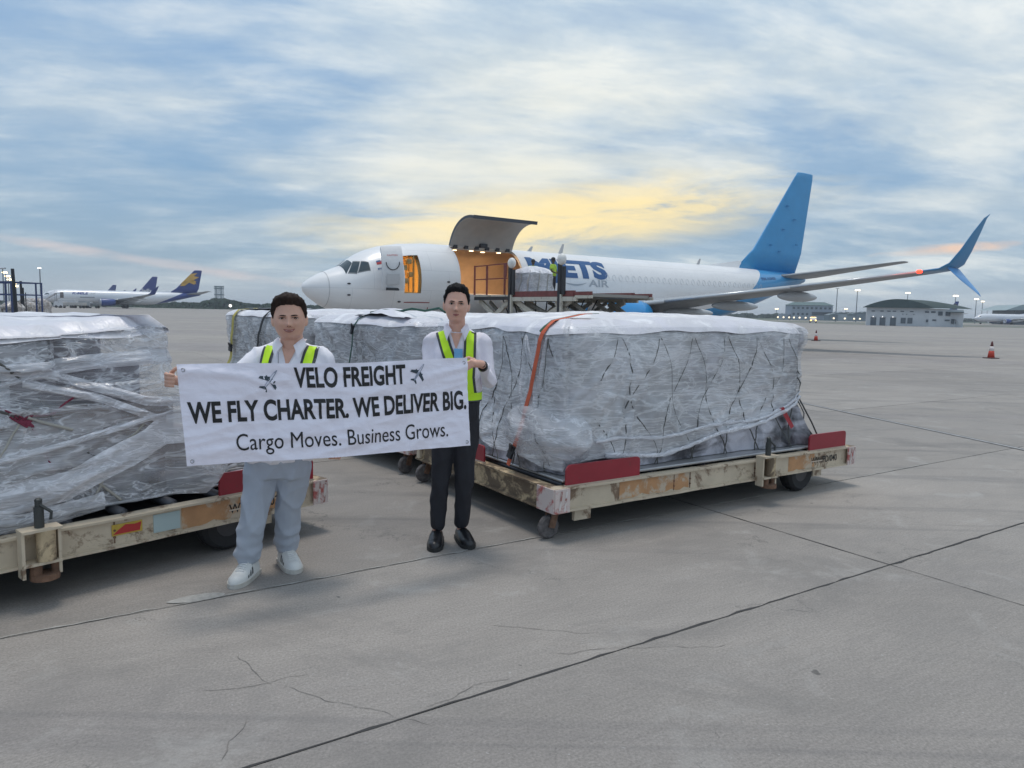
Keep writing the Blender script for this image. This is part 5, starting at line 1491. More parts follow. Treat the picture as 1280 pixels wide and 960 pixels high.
def ribbon_on(bvh, path, w, off, name, m, parent, back=False, thick=.003):
    """path of (x, z) on the front of the garment, draped onto it"""
    n = 36; P_ = []
    tot = len(path) - 1
    for i in range(n + 1):
        f = i / n * tot; k = min(tot - 1, int(f)); q = f - k; P_.append(Vector((path[k][0] * (1 - q) + path[k + 1][0] * q, path[k][1] * (1 - q) + path[k + 1][1] * q)))
    rows = []
    for i, p in enumerate(P_):
        d = (P_[min(i + 1, n)] - P_[max(i - 1, 0)]).normalized(); nn = Vector((-d.y, d.x)); row = []
        for j in range(5):
            q = p + nn * w * (j / 4 - .5); h = on_mesh(bvh, q.x, q.y, off, back); row.append(h)
        rows.append(row)
    # fill misses from neighbours
    last = None
    for row in rows:
        for j in range(5):
            if row[j] is None: row[j] = (row[j - 1] if j and row[j - 1] is not None else (last[j] if last else None))
        if any(r is None for r in row): row[:] = last or row
        last = row
    rows = [r for r in rows if all(c is not None for c in r)]
    for j in range(5):         # gentle smoothing of depth
        for _ in range(2):
            ys = [r[j].y for r in rows]
            for i in range(1, len(rows) - 1): rows[i][j].y = min(ys[i], (ys[i - 1] + ys[i + 1] + ys[i]) / 3)
    vs = [c for r in rows for c in r]; fs = [(i * 5 + j, i * 5 + j + 1, (i + 1) * 5 + j + 1, (i + 1) * 5 + j) for i in range(len(rows) - 1) for j in range(4)]
    return MB().add(vs, fs).build(name, m, parent, smooth=True)
def wrinkle(sc, amp, seed=0):
    def f(co, n):
        a_ = ridge(nz(co.x * 8 * sc + co.z * 2 + seed, co.y * 7, co.z * 2.6 * sc)); b_ = ridge(nz(co.x * 6 * sc - co.z * 4 + seed + 5, co.y * 6, co.z * 4))
        return n * (amp * (a_ * abs(a_) * .9 + b_ * abs(b_) * .7 - .5))
    return f
def shoe(name, m, solem, parent, heel, yaw, L=.28, w=.052, h=.075, stripes=None, laces=None, toe_h=.045):
    M = Matrix.Rotation(yaw, 3, 'Z'); heel = Vector(heel)
    def T(x, y, z): return heel + M @ Vector((x, -y, z))        # toe towards -y
    def wid(u): return w * (.78 + .30 * math.sin(math.pi * min(1, u * .75 + .12))) * (1 if u < .72 else math.sqrt(max(.02, 1 - ((u - .72) / .285) ** 2)))
    def hgt(u): return (h if u < .38 else h - (h - toe_h) * min(1, (u - .38) / .34)) * (1 if u < .82 else math.sqrt(max(.03, 1 - ((u - .82) / .185) ** 2) ))
    mb = MB(); n = 22; k_ = 14; vs = []
    for i in range(n + 1):
        u = i / n; ww, hh = wid(u), hgt(u)
        if i == 0: ww *= .75
        for q in range(k_ + 1):
            a = math.pi * q / k_; vs.append(T(ww * math.cos(a), u * L, .022 + hh * math.sin(a) ** .75))
    fs = [(i * (k_ + 1) + q, i * (k_ + 1) + q + 1, (i + 1) * (k_ + 1) + q + 1, (i + 1) * (k_ + 1) + q) for i in range(n) for q in range(k_)]
    fs += [tuple(range(k_ + 1)), tuple(reversed(range(n * (k_ + 1), (n + 1) * (k_ + 1))))]
    up = mb.add(vs, fs).build(name, m, parent, smooth=True, recalc=True)
    sb = MB(); ring = []
    for i in range(n + 1): ring.append((wid(i / n) + .004, i / n * L))
    out = [(x, y) for x, y in ring] + [(-x, y) for x, y in reversed(ring)]
    N_ = len(out); vs = [T(x, y, 0.0) for x, y in out] + [T(x * 1.02, y, .026) for x, y in out]
    sb.add(vs, [tuple(range(N_)), tuple(reversed(range(N_, 2 * N_)))] + [(i, (i + 1) % N_, (i + 1) % N_ + N_, i + N_) for i in range(N_)])
    sb.build('sole', solem, up, recalc=True)
    if stripes:
        for sd_ in (-1, 1):
            for q in range(3):
                y0 = L * (.40 + .09 * q)
                def fn(u, v):
                    y = y0 + .016 * u + .03 * (1 - v) ; uu = y / L; a = math.pi * (.06 + .24 * v) if sd_ > 0 else math.pi * (1 - .06 - .24 * v)
                    return T((wid(uu) + .0015) * math.cos(a), y - .015, .0225 + (hgt(uu) + .0015) * math.sin(a) ** .75)
                MB().grid(fn, 2, 5).build('shoe_stripe', stripes, up)
    if laces:
        for q in range(5):
            y = L * (.42 + .06 * q); hh = hgt(y / L)
            MB().tube([T(.024 * c, y, .026 + hh * (1 - .12 * c * c)) for c in (-1, -.5, 0, .5, 1)], .0035, 5).build('lace', laces, up, smooth=True)
        MB().grid(lambda u, v: T(.026 * (2 * u - 1), L * (.22 + .22 * v), .026 + h * (1.16 - .14 * v - .1 * (2 * u - 1) ** 2)), 6, 5).build('tongue', m, up, smooth=True)
    return up
def collar(parent, c, r, m, tilt=.02, gap=.55, hgt=.035, spread=.06):
    c = Vector(c)
    def band(u, v):
        a = -math.pi / 2 + gap + (2 * math.pi - 2 * gap) * u; fr = -math.sin(a)
        return c + Vector(((r + .012 * v) * math.cos(a), (r + .010 * v) * math.sin(a) * .95, -.010 - .030 * max(0, fr) + hgt * math.sin(math.pi * min(1, v * .55)) * 1.0 - .012 * v))
    MB().grid(band, 36, 6).build('collar_band', m, parent, smooth=True)
    for sx in (-1, 1):
        A_ = c + Vector((sx * r * .98, -.015, .026)); B_ = c + Vector((sx * r * math.sin(gap) * .85, -r * 1.02, -.018))
        C_ = c + Vector((sx * (r * .62 + spread * .3), -r - .036, -.090)); D_ = c + Vector((sx * (r + .022), -.055, -.018))
        def fl(u, v):
            p = A_.lerp(B_, u); q = D_.lerp(C_, u); return p.lerp(q, v) + Vector((sx * .004, -.010, .004)) * math.sin(math.pi * v) + Vector((0, -.012 * math.sin(math.pi * u), 0))
        MB().grid(fl, 8, 6).build('collar_flap', m, parent, smooth=True)

# ---------------- man on the left ---------------------------------------
O1 = Vector((-1.41, 4.20, 0))
M1_SHIFT = Vector((-.030, .085, 0))
def Q1(x, y, z): return Vector((x, y, z)) - O1
m1 = thing('person', 'smiling man in white shirt and pale grey trousers holding the left end of the banner', 'person', O1)
h1 = Head(Q1(-1.249, 4.10, 1.532), R(14), 1.0, 1.17, roll=R(-2))
body = MB(); h1.solid(body)
body.cap(Q1(-1.252, 4.16, 1.34), Q1(-1.25, 4.135, 1.47), .066, .062)
body.loft([(*Q1(-1.34, 4.19, .72), .15, .11), (*Q1(-1.33, 4.19, .95), .16, .12), (*Q1(-1.28, 4.19, 1.2), .17, .11), (*Q1(-1.25, 4.18, 1.34), .13, .08), (*Q1(-1.25, 4.17, 1.39), .06, .055)], 20, 2.1)
HS = Vector((.140, -.352, -.004))
shR, elR, wrR = Q1(-1.435, 4.18, 1.325), Q1(-1.66, 4.06, 1.12), Q1(-1.850, 4.03, 1.215) + HS
shL, elL, wrL = Q1(-1.085, 4.20, 1.315), Q1(-1.035, 4.28, 1.04), Q1(-.99, 4.16, .80)
for a, b_, c in ((shR, elR, wrR), (shL, elL, wrL)): body.cap(a, b_, .045, .036); body.cap(b_, c, .034, .024)
ex = Q1(-1.842, 3.972, 1.222)
hand_solid(body, wrR, Q1(-1.862, 3.990, 1.225) + HS, [[Q1(-1.868, 3.958, 1.254 - .0185 * k) + HS, Q1(-1.845, 3.934, 1.254 - .0185 * k) + HS, Q1(-1.818 - (.004 if k == 3 else 0), 3.930, 1.252 - .0185 * k) + HS] for k in range(4)],
           [Q1(-1.850, 3.985, 1.262) + HS, Q1(-1.828, 3.962, 1.276) + HS, Q1(-1.812, 3.958, 1.286) + HS], .026)
hand_solid(body, wrL, Q1(-1.012, 4.215, .762), [[Q1(-1.040 + .0185 * k, 4.19, .735), Q1(-1.040 + .0185 * k, 4.168, .716), Q1(-1.040 + .0185 * k, 4.150, .724 + (.004 if k == 0 else 0))] for k in range(4)],
           [Q1(-1.055, 4.205, .76), Q1(-1.066, 4.18, .745), Q1(-1.066, 4.165, .740)], .026)
hipR, knR, anR = Q1(-1.43, 4.19, .74), Q1(-1.475, 4.14, .42), Q1(-1.525, 4.12, .09)
hipL, knL, anL = Q1(-1.27, 4.20, .74), Q1(-1.31, 4.26, .42), Q1(-1.365, 4.345, .09)
for a, b_, c in ((hipR, knR, anR), (hipL, knL, anL)): body.cap(a, b_, .075, .05); body.cap(b_, c, .048, .035)
bme = remesh(body, .0042, 1)
bo = link('body', bme, SKIN1, m1)
h1.features(bo, smile=1.0, browm=HAIR1)
h1.hair('hair', HAIR1, m1, top=.027, side=.006, tuft=lambda d: .012 * max(0, d.z) * max(0, d.y + .35) * (1 + .5 * d.x) + .010 * math.exp(-((d.y - .55) / .3) ** 2 - ((d.z - .75) / .25) ** 2))
sh = MB()
sh.loft([(*Q1(-1.345, 4.19, .70), .195, .150), (*Q1(-1.34, 4.185, .84), .200, .160), (*Q1(-1.32, 4.18, 1.0), .200, .165), (*Q1(-1.285, 4.18, 1.15), .208, .155), (*Q1(-1.26, 4.185, 1.26), .205, .135), (*Q1(-1.252, 4.185, 1.33), .165, .100), (*Q1(-1.25, 4.18, 1.385), .085, .072)], 28, 2.25)
sh.cap(Q1(-1.39, 4.19, 1.325), shR + Vector((0, 0, -.02)), .070, .072).cap(shR + Vector((0, 0, -.02)), elR, .072, .058).cap(elR, elR.lerp(wrR, .80), .054, .040)
sh.cap(Q1(-1.13, 4.19, 1.320), shL + Vector((0, 0, -.02)), .068, .066).cap(shL + Vector((0, 0, -.02)), elL, .066, .054).cap(elL, elL.lerp(wrL, .86), .052, .038)
sme = remesh(sh, .0085, 8, wrinkle(1.2, .014, 2))
so = link('shirt', sme, SHIRT, m1)
collar(so, Q1(-1.251, 4.150, 1.402), .074, SHIRT, gap=.50)
bv1 = BVHTree.FromObject(so, bpy.context.evaluated_depsgraph_get())
def shp(x): return x - O1.x
neckm = on_mesh(bv1, shp(-1.251), 1.30, .004)
MB().grid(lambda u, v: (lambda z, w: (on_mesh(bv1, shp(-1.251) + (2 * u - 1) * w, z, .0045) or Vector((shp(-1.251), 0, z))))(1.375 - .105 * v, .040 * (1 - v) + .004), 8, 12).build('open_neck', SKIN1, so, smooth=True)
MB().grid(lambda u, v: on_mesh(bv1, shp(-1.253) + .012 * (2 * u - 1), 1.275 - .45 * v, .004) or Vector((0, 0, 1)), 3, 40).build('placket', mat('placket_white', (.66, .65, .70), .75), so, smooth=True)
for z in (1.25, 1.16): MB().ball(on_mesh(bv1, shp(-1.253), z, .006), (.006, .003, .006), 8, 6).build('button', EYEW, so, smooth=True)
for (x0, x1, sx) in ((-1.372, -1.392, -1), (-1.128, -1.150, 1)):
    pth = [(shp(x0), 1.388), (shp((x0 + x1) / 2), 1.30), (shp(x1), 1.20), (shp(x1), 1.0), (shp(x1), .80)]
    st = ribbon_on(bv1, pth, .076, .006, 'vest_strap', VBLK, m1); ribbon_on(bv1, pth, .046, .010, 'neon_strip', NEON, st)
MB().tube([Q1(-1.298, 4.045, 1.345), Q1(-1.294, 4.03, 1.29), Q1(-1.29, 4.025, 1.22)], .0035, 5).build('lanyard', mat('lanyard_grey', (.35, .35, .38), .6), so)
tr = MB()
tr.loft([(*Q1(-1.345, 4.19, .60), .165, .120), (*Q1(-1.345, 4.19, .72), .190, .142), (*Q1(-1.34, 4.185, .84), .190, .148)], 28, 2.3)
tr.cap(Q1(-1.44, 4.19, .66), knR, .106, .080).cap(knR, Q1(-1.520, 4.13, .14), .080, .074)
tr.cap(Q1(-1.255, 4.20, .66), knL, .104, .079).cap(knL, Q1(-1.360, 4.345, .14), .079, .072)
def cuff(co, n):
    w_ = wrinkle(1.0, .013, 5)(co, n); k = max(0, (.34 - co.z) / .34)
    return w_ + n * (.006 * k * math.sin(co.z * 90 + 3 * nz(co.x * 8, co.y * 8)))
tme = remesh(tr, .0085, 6, cuff)
to = link('trousers', tme, TRG, m1)
WHS = mat('trainer_white', (.68, .68, .66), .5, var=.05); SOLW = mat('sole_offwhite', (.52, .50, .46), .6, var=.15, vscale=15); STR = mat('trainer_stripe', (.05, .055, .06), .5)
shoe('trainer', WHS, SOLW, m1, Q1(-1.515, 4.20, 0), R(-4), .285, .052, .085, STR, mat('lace_white', (.75, .75, .74), .6))
shoe('trainer', WHS, SOLW, m1, Q1(-1.395, 4.415, 0), R(32), .285, .052, .085, STR, mat('lace_white', (.75, .75, .74), .6))

m1.location = O1 + M1_SHIFT
# ---------------- man on the right --------------------------------------
O2 = Vector((-0.40, 4.90, 0))
def Q2(x, y, z): return Vector((x, y, z)) - O2
m2 = thing('person', 'slim man in dark trousers with black watch holding the right end of the banner', 'person', O2)
h2 = Head(Q2(-.376, 4.84, 1.636), R(4), 1.02, 1.0, roll=R(2))
body = MB(); h2.solid(body)
body.cap(Q2(-.372, 4.90, 1.43), Q2(-.374, 4.865, 1.57), .057, .053)
body.loft([(*Q2(-.375, 4.92, .80), .13, .10), (*Q2(-.37, 4.92, 1.05), .12, .09), (*Q2(-.37, 4.92, 1.3), .14, .09), (*Q2(-.37, 4.92, 1.43), .11, .07), (*Q2(-.372, 4.91, 1.48), .05, .05)], 20, 2.1)
shR, elR, wrR = Q2(-.543, 4.92, 1.40), Q2(-.575, 4.86, 1.14), Q2(-.52, 4.70, 1.02)
shL, elL, wrL = Q2(-.202, 4.92, 1.40), Q2(-.158, 4.87, 1.135), Q2(-.195, 4.655, 1.262)
for a, b_, c in ((shR, elR, wrR), (shL, elL, wrL)): body.cap(a, b_, .038, .032); body.cap(b_, c, .030, .023)
hand_solid(body, wrL, Q2(-.232, 4.610, 1.268), [[Q2(-.262, 4.594, 1.284 - .012 * k), Q2(-.292 - .002 * k, 4.580, 1.272 - .0165 * k), Q2(-.302 + .002 * k, 4.580, 1.252 - .0165 * k)] for k in range(4)],
           [Q2(-.245, 4.615, 1.292), Q2(-.275, 4.612, 1.304), Q2(-.296, 4.610, 1.300)], .026)
hand_solid(body, wrR, Q2(-.52, 4.66, 1.0), [[Q2(-.545 + .018 * k, 4.64, .97), Q2(-.545 + .018 * k, 4.64, .935)] for k in range(4)], [Q2(-.55, 4.65, .99), Q2(-.56, 4.65, .96)], .026)
hipR, knR, anR = Q2(-.455, 4.93, .88), Q2(-.475, 4.91, .47), Q2(-.500, 4.93, .08)
hipL, knL, anL = Q2(-.300, 4.93, .88), Q2(-.315, 4.92, .47), Q2(-.335, 4.99, .08)
for a, b_, c in ((hipR, knR, anR), (hipL, knL, anL)): body.cap(a, b_, .068, .045); body.cap(b_, c, .044, .032)
bo2 = link('body', remesh(body, .0042, 1), SKIN2, m2)
h2.features(bo2, smile=0.0)
h2.hair('hair', HAIR2, m2, top=.020, side=.006, tuft=lambda d: .012 * math.exp(-((d.y - .5) / .35) ** 2 - ((d.z - .78) / .25) ** 2) + .006 * nz(d.x * 6, d.y * 6, 3))
sh = MB()
sh.loft([(*Q2(-.375, 4.92, .96), .150, .112), (*Q2(-.372, 4.92, 1.04), .158, .118), (*Q2(-.37, 4.92, 1.18), .168, .118), (*Q2(-.37, 4.92, 1.32), .180, .114), (*Q2(-.37, 4.92, 1.41), .160, .090), (*Q2(-.372, 4.915, 1.478), .085, .066)], 28, 2.25)
sh.cap(Q2(-.50, 4.92, 1.40), shR + Vector((0, 0, -.015)), .056, .058).cap(shR + Vector((0, 0, -.015)), elR, .054, .044).cap(elR, elR.lerp(wrR, .85), .043, .034)
sh.cap(Q2(-.245, 4.92, 1.40), shL + Vector((0, 0, -.015)), .056, .058).cap(shL + Vector((0, 0, -.015)), elL, .054, .046).cap(elL, elL.lerp(wrL, .80), .044, .033)
so2 = link('shirt', remesh(sh, .0075, 8, wrinkle(1.4, .013, 7)), SHIRT2, m2)
collar(so2, Q2(-.373, 4.875, 1.490), .064, SHIRT2, gap=.55)
bv2 = BVHTree.FromObject(so2, bpy.context.evaluated_depsgraph_get())
def sh2(x): return x - O2.x
MB().grid(lambda u, v: on_mesh(bv2, sh2(-.373) + (2 * u - 1) * (.034 * (1 - v) + .004), 1.452 - .10 * v, .0045) or Vector((sh2(-.373), 0, 1.4)), 8, 12).build('open_neck', SKIN2, so2, smooth=True)
MB().grid(lambda u, v: on_mesh(bv2, sh2(-.372) + .011 * (2 * u - 1), 1.355 - .36 * v, .004) or Vector((0, 0, 1)), 3, 40).build('placket', mat('placket_lav', (.58, .55, .62), .75), so2, smooth=True)
for z in (1.33, 1.25): MB().ball(on_mesh(bv2, sh2(-.372), z, .006), (.005, .003, .005), 8, 6).build('button', EYEW, so2, smooth=True)
pa = [(sh2(-.478), 1.462), (sh2(-.450), 1.38), (sh2(-.412), 1.28), (sh2(-.375), 1.19)]
st = ribbon_on(bv2, pa, .082, .006, 'vest_strap', VBLK, m2); ribbon_on(bv2, pa, .050, .010, 'neon_strip', NEON, st)
pb = [(sh2(-.285), 1.468), (sh2(-.282), 1.40), (sh2(-.283), 1.28), (sh2(-.288), 1.16), (sh2(-.272), 1.03)]
st = ribbon_on(bv2, pb, .080, .006, 'vest_strap', VBLK, m2); ribbon_on(bv2, pb, .048, .010, 'neon_strip', NEON, st)
wb = []
def waist(u, v, r=1.0): 
    a = 2 * math.pi * u; return Q2(-.372, 4.92, 1.005 + .05 * v) + Vector((.170 * math.cos(a) * r, .130 * math.sin(a) * r, 0))
MB().grid(lambda u, v: waist(u, v), 40, 2, True).build('vest_waistband', NEON, m2, smooth=True)
MB().grid(lambda u, v: waist(u, -.2 + .2 * v, .995), 40, 1, True).build('waistband_edge', VBLK, m2, smooth=True)
MB().box(on_mesh(bv2, sh2(-.356), 1.315, .012), (.056, .006, .070), bev=.002).build('id_badge', mat('badge_blue', (.17, .42, .68), .35, var=.15, vscale=30), m2)
tr = MB()
tr.loft([(*Q2(-.378, 4.925, .80), .135, .100), (*Q2(-.377, 4.925, .90), .158, .118), (*Q2(-.375, 4.92, 1.0), .156, .116)], 28, 2.3)
tr.cap(Q2(-.452, 4.93, .84), knR, .092, .066).cap(knR, Q2(-.500, 4.93, .13), .066, .052)
tr.cap(Q2(-.302, 4.93, .84), knL, .090, .066).cap(knL, Q2(-.335, 4.985, .13), .066, .052)
link('trousers', remesh(tr, .0085, 6, wrinkle(1.0, .009, 9)), TRB, m2)
MB().lathe([(.165, 0), (.166, .03)], (0, 0, 0), 'z', 30)
BLKS = mat('black_leather', (.012, .012, .014), .32)
shoe('dress_shoe', BLKS, mat('black_sole', (.02, .02, .02), .7), m2, Q2(-.505, 4.985, 0), R(2), .285, .048, .070)
shoe('dress_shoe', BLKS, mat('black_sole', (.02, .02, .02), .7), m2, Q2(-.345, 5.04, 0), R(18), .285, .048, .070)
wc = wrL.lerp(elL, .13); wd = (elL - wrL).normalized()
MB().tube([wc - wd * .011, wc + wd * .011], .034, 18).build('watch', mat('watch_black', (.015, .015, .017), .3), m2, smooth=False)
wf = MB().cyl(wc + Vector((.0, -.030, .012)), wc + Vector((.0, -.040, .016)), .019, n=16).build('watch_face', mat('watch_glass', (.03, .03, .035), .1), m2)

# ================================================================== BANNER
BN = thing('banner', 'white banner reading VELO FREIGHT held up between the two men', 'banner', (-1.05, 4.26, 0))
BO = Vector((-1.05, 4.26, 0))
TL, TRc, BR, BL = Vector((-1.712, 3.70, 1.302)), Vector((-.290, 4.555, 1.307)), Vector((-.270, 4.555, .757)), Vector((-1.672, 3.70, .780))
nB = (TRc - TL).cross(Vector((0, 0, 1))).normalized()
if nB.y > 0: nB = -nB
def ban(u, v, off=0.0):        # u 0..1 left to right, v 0..1 top to bottom
    a = TL.lerp(TRc, u); b_ = BL.lerp(BR, u); p = a.lerp(b_, v)
    sag = math.sin(math.pi * u)
    p.z += -.006 * sag * (1 - v) + .004 * math.sin(u * 9) * (1 - v)
    w = .016 * math.sin(u * 11 + v * 2.5) * (.4 + .6 * v) + .016 * nz(u * 6 + v * 2, v * 2.0, 1)
    # creases running in from the held corners
    w += .010 * math.exp(-((v - (.10 + .8 * u)) / .10) ** 2) * math.exp(-u * 3) + .009 * math.exp(-((v - .28 - 1.1 * u) / .07) ** 2) * math.exp(-u * 4)
    w += .010 * math.exp(-((v - (.15 + 1.5 * (1 - u))) / .10) ** 2) * math.exp(-(1 - u) * 3)
    w += .0045 * ridge(nz(u * 14 - v * 3, v * 4 + u * 3, 5)) + .0015 * nz(u * 60, v * 25)
    fold = sum(math.exp(-((u - c) / .004) ** 2) for c in (.25, .5, .75)) * .003 + math.exp(-((v - .5) / .012) ** 2) * .002
    w += .014 * math.exp(-((v - .05 - .45 * u) / .05) ** 2) * math.exp(-u * 2.2) + .012 * math.exp(-((v - .9 + .5 * u) / .06) ** 2) * math.exp(-u * 2.5) + .014 * math.exp(-((v - .1 - .6 * (1 - u)) / .05) ** 2) * math.exp(-(1 - u) * 2.4) + .006 * ridge(nz(u * 7 + v * 5, v * 5 - u * 3, 2))
    w += .075 * math.sin(math.pi * u) ** .9 * (1 if u < .5 else 1)
    return p + nB * (w * .8 + fold + off + .012) - BO
BANM = bpy.data.materials.new('banner_fabric'); BANM.use_nodes = True
T = NT(BANM.node_tree); p_ = T.n['Principled BSDF']; p_.inputs['Base Color'].default_value = (.90, .87, .98, 1); p_.inputs['Roughness'].default_value = .42; p_.inputs['Specular IOR Level'].default_value = .45
co_ = T.new('ShaderNodeTexCoord').outputs['Object']
bb = T.new('ShaderNodeBump', {'Strength': .6, 'Distance': .012, 'Height': T.noise(T.mapping(co_, rot=(0, R(25), 0), scale=(1, 1, 2.2)), 5.5, 6, .6, 1.0)}); T.l.new(bb.outputs[0], p_.inputs['Normal'])
cl_ = MB().grid(lambda u, v: ban(u, v), 220, 80).build('banner_cloth', BANM, BN, smooth=True)
INK = mat('banner_ink', (.012, .012, .014), .5)
LB_, HB_ = (TRc - TL).length, (TL - BL).length
def btext(s, u0, u1, vbase, capv, bold, tilt=0.0):
    """lettering between u0 and u1, baseline at vbase, capital height capv (fractions of the banner)"""
    size = capv * HB_ / .70
    def fn(x, y): return ban(u0 + x / LB_, vbase - y / HB_ - tilt * x / LB_, .0022)
    return text_on('banner_text', s, fn, INK, cl_, size=size, bold=bold, width=(u1 - u0) * LB_, cut=.014)
btext('VELO FREIGHT', .345, .735, .245, .200, .030)
btext('WE FLY CHARTER. WE DELIVER BIG.', .018, .990, .575, .200, .030)
btext('Cargo Moves. Business Grows.', .150, .905, .875, .170, .0)
# little plane pictures
PG = mat('print_dark_slate', (.035, .055, .075), .5); PL = mat('print_pale', (.30, .33, .42), .5); PW = mat('print_white', (.70, .70, .80), .4)
def icon(uc, vc, sc):
    c_, s_ = math.cos(R(52)), math.sin(R(52))
    def fn(x, y, off): X, Y = x * c_ - y * s_, x * s_ + y * c_; return ban(uc + X * sc / LB_, vc - Y * sc / HB_, off)
    def poly(pts, m, off, nm):
        vs = [fn(x, y, off) for x, y in pts]; MB().add(vs, [tuple(range(len(vs)))]).build(nm, m, cl_)
    poly([(.10, .05), (-.18, .50), (-.32, .50), (-.16, .05), (-.16, -.05), (-.32, -.50), (-.18, -.50), (.10, -.05)], PG, .0022, 'plane_print_wings')
    poly([(-.48, .04), (-.62, .22), (-.70, .22), (-.62, 0), (-.70, -.22), (-.62, -.22), (-.48, -.04)], PG, .0022, 'plane_print_tail')
    for sy in (1, -1): poly([(.04, .20 * sy), (.04, .27 * sy), (-.10, .27 * sy), (-.10, .20 * sy)], PG, .0026, 'plane_print_engine')
    n = 14; poly([(.58 * math.cos(a) if math.cos(a) > 0 else .62 * math.cos(a), .075 * math.sin(a)) for a in [2 * math.pi * k / n for k in range(n)]], PL, .0030, 'plane_print_body')
    poly([(.50 * math.cos(a), .045 * math.sin(a) + .015) for a in [2 * math.pi * k / n for k in range(n)]], PW, .0036, 'plane_print_highlight')
icon(.270, .160, .105); icon(.790, .135, .100)
EYL = mat('eyelet_metal', (.45, .45, .47), .35, metal=.8)
for (u, v) in ((.016, .055), (.984, .055), (.985, .955), (.016, .955)):
    c = ban(u, v, .002); MB().tube([c + Vector((.009 * math.cos(a), 0, .009 * math.sin(a))) for a in [2 * math.pi * k / 14 for k in range(15)]], .0026, 6, False).build('eyelet', EYL, BN, smooth=True)

# ================================================================== SMALL WORKERS ON THE LOADER
HV = mat('hi_vis_green', (.42, .62, .06), .7, var=.25, vscale=9)
def worker(label, loc, rz, lean=0.0, arms=True):
    r = thing('person', label, 'person', loc, rz)
    b_ = MB(); b_.ball((0, 0, 1.63), (.085, .10, .12), 14, 12).cap((0, 0, 1.4), (0, 0, 1.55), .055, .05)
    b_.loft([(0, 0, .85, .15, .11), (0, 0, 1.1, .15, .11), (0, 0, 1.35, .19, .11), (0, 0, 1.45, .12, .08)], 16)
    for sx in (-1, 1):
        b_.cap((sx * .09, 0, .85), (sx * .10, -.02, .48), .085, .065); b_.cap((sx * .10, -.02, .48), (sx * .10, .02, .06), .06, .045); b_.cap((sx * .10, .02, .05), (sx * .10, -.13, .04), .045, .04)
        b_.cap((sx * .20, 0, 1.38), (sx * .26, -.04, 1.12), .05, .042); b_.cap((sx * .26, -.04, 1.12), (sx * .16, -.26, 1.02), .04, .03)
        for k in range(4): b_.cap((sx * .16, -.26, 1.02), (sx * .16 + .02 * (k - 1.5), -.34, 1.0), .02, .011, 8)
    bo_ = link('body', remesh(b_, .018, 2), mat('worker_dark', (.09, .06, .045), .6), r)
    v_ = MB(); v_.loft([(0, 0, .90, .185, .14), (0, 0, 1.1, .18, .14), (0, 0, 1.34, .215, .135), (0, 0, 1.45, .12, .09)], 16); v_.cap((.19, 0, 1.39), (.24, -.02, 1.25), .062, .06).cap((-.19, 0, 1.39), (-.24, -.02, 1.25), .062, .06)
    link('hi_vis_vest', remesh(v_, .02, 3), HV, r)
    tt = MB(); 
    for sx in (-1, 1): tt.cap((sx * .09, 0, .86), (sx * .10, -.02, .48), .10, .08).cap((sx * .10, -.02, .48), (sx * .10, .02, .10), .078, .062)
    link('trousers', remesh(tt, .02, 3), TRB, r)
    c_ = MB(); c_.ball((0, .005, 1.67), (.096, .112, .105), 14, 10); c_.build('cap', mat('worker_cap', (.03, .03, .035), .7), r, smooth=True)
    return r
worker('worker in green hi-vis vest standing on the loader beside the small load', jl(9.5, 6.0, DZ + .01), R(60))
worker('worker mostly hidden behind the small load on the loader, only the head showing', jl(9.6, 4.3, DZ + .01), R(20))
# ================================================================== BACKGROUND
# white and blue airliner far left, with its stairs and trucks
def gold_logo(jf, name):
    GM = mat('logo_gold', (.62, .36, .06), .5)
    for (pts) in ([(33.2, 8.0), (35.9, 11.3), (37.6, 11.6), (36.6, 10.6), (38.0, 10.3), (36.5, 9.3), (37.3, 8.0), (35.6, 9.0), (34.8, 8.2)], [(33.0, 7.3), (34.3, 8.9), (35.2, 8.6), (36.0, 9.8), (37.2, 8.9), (36.7, 7.9), (35.4, 8.5), (34.2, 7.4)]):
        MB().prism(pts, -.36, -.33).build('tail_logo', GM, jf, recalc=True)
k1, kf1, kt1 = airliner('parked_airliner', 'white and blue freighter with gold emblem on its blue tail, far left', (-160.8, 247, .1), R(35), 1.36, (.74, .76, .80), (.015, .05, .25), (24.0, 1.9), engcol=(.015, .05, .22), fincol=(.012, .035, .20))
k1.scale = (1.36, 1.36, 1.17); gold_logo(kt1, 'a')
text_on('airline_name', 'K-MILE', on_fus(7.6, 3.9), mat('far_navy', (.02, .04, .22), .5), kf1, size=1.1, bold=.04, width=3.6, cut=.3, shear=.25)
text_on('airline_name', 'AIR', on_fus(11.5, 3.95), GREYL, kf1, size=.85, bold=.01, width=1.2, cut=.3, shear=.25)
MB().grid(lambda u, v: on_fus(9.3, 2.9, .03)(u * 3.2, v * .3), 6, 2).build('side_stripe', mat('far_grey', (.3, .32, .36), .6), kf1)
MB().grid(lambda u, v: on_fus(5.0, 2.75, .04)(u * .75, v * 1.7), 2, 6).build('open_door', mat('far_door', (.12, .10, .10), .7), kf1)
# two more tails beyond it
PUR = (.02, .02, .085)
k2, kf2, kt2 = airliner('parked_airliner', 'purple-tailed freighter mostly hidden behind the white and blue one', (-189.4, 296, .2), R(35), 1.08, (.74, .76, .80), PUR, (26.0, 1.9), winglets=True, engcol=(.3, .3, .33))
text_on('tail_lettering', 'FedEx', lambda x, y: (32.9 + x, -.42, 6.2 + y), mat('far_white', (.7, .7, .72), .5), kt2, size=1.9, bold=.03, width=3.6, cut=None)
k3, kf3, kt3 = airliner('parked_airliner', 'farthest freighter on the left, only its dark fin top showing', (-288.5, 446, .2), R(35), 1.08, (.74, .76, .80), (.03, .05, .10), (26.0, 1.9), winglets=False)
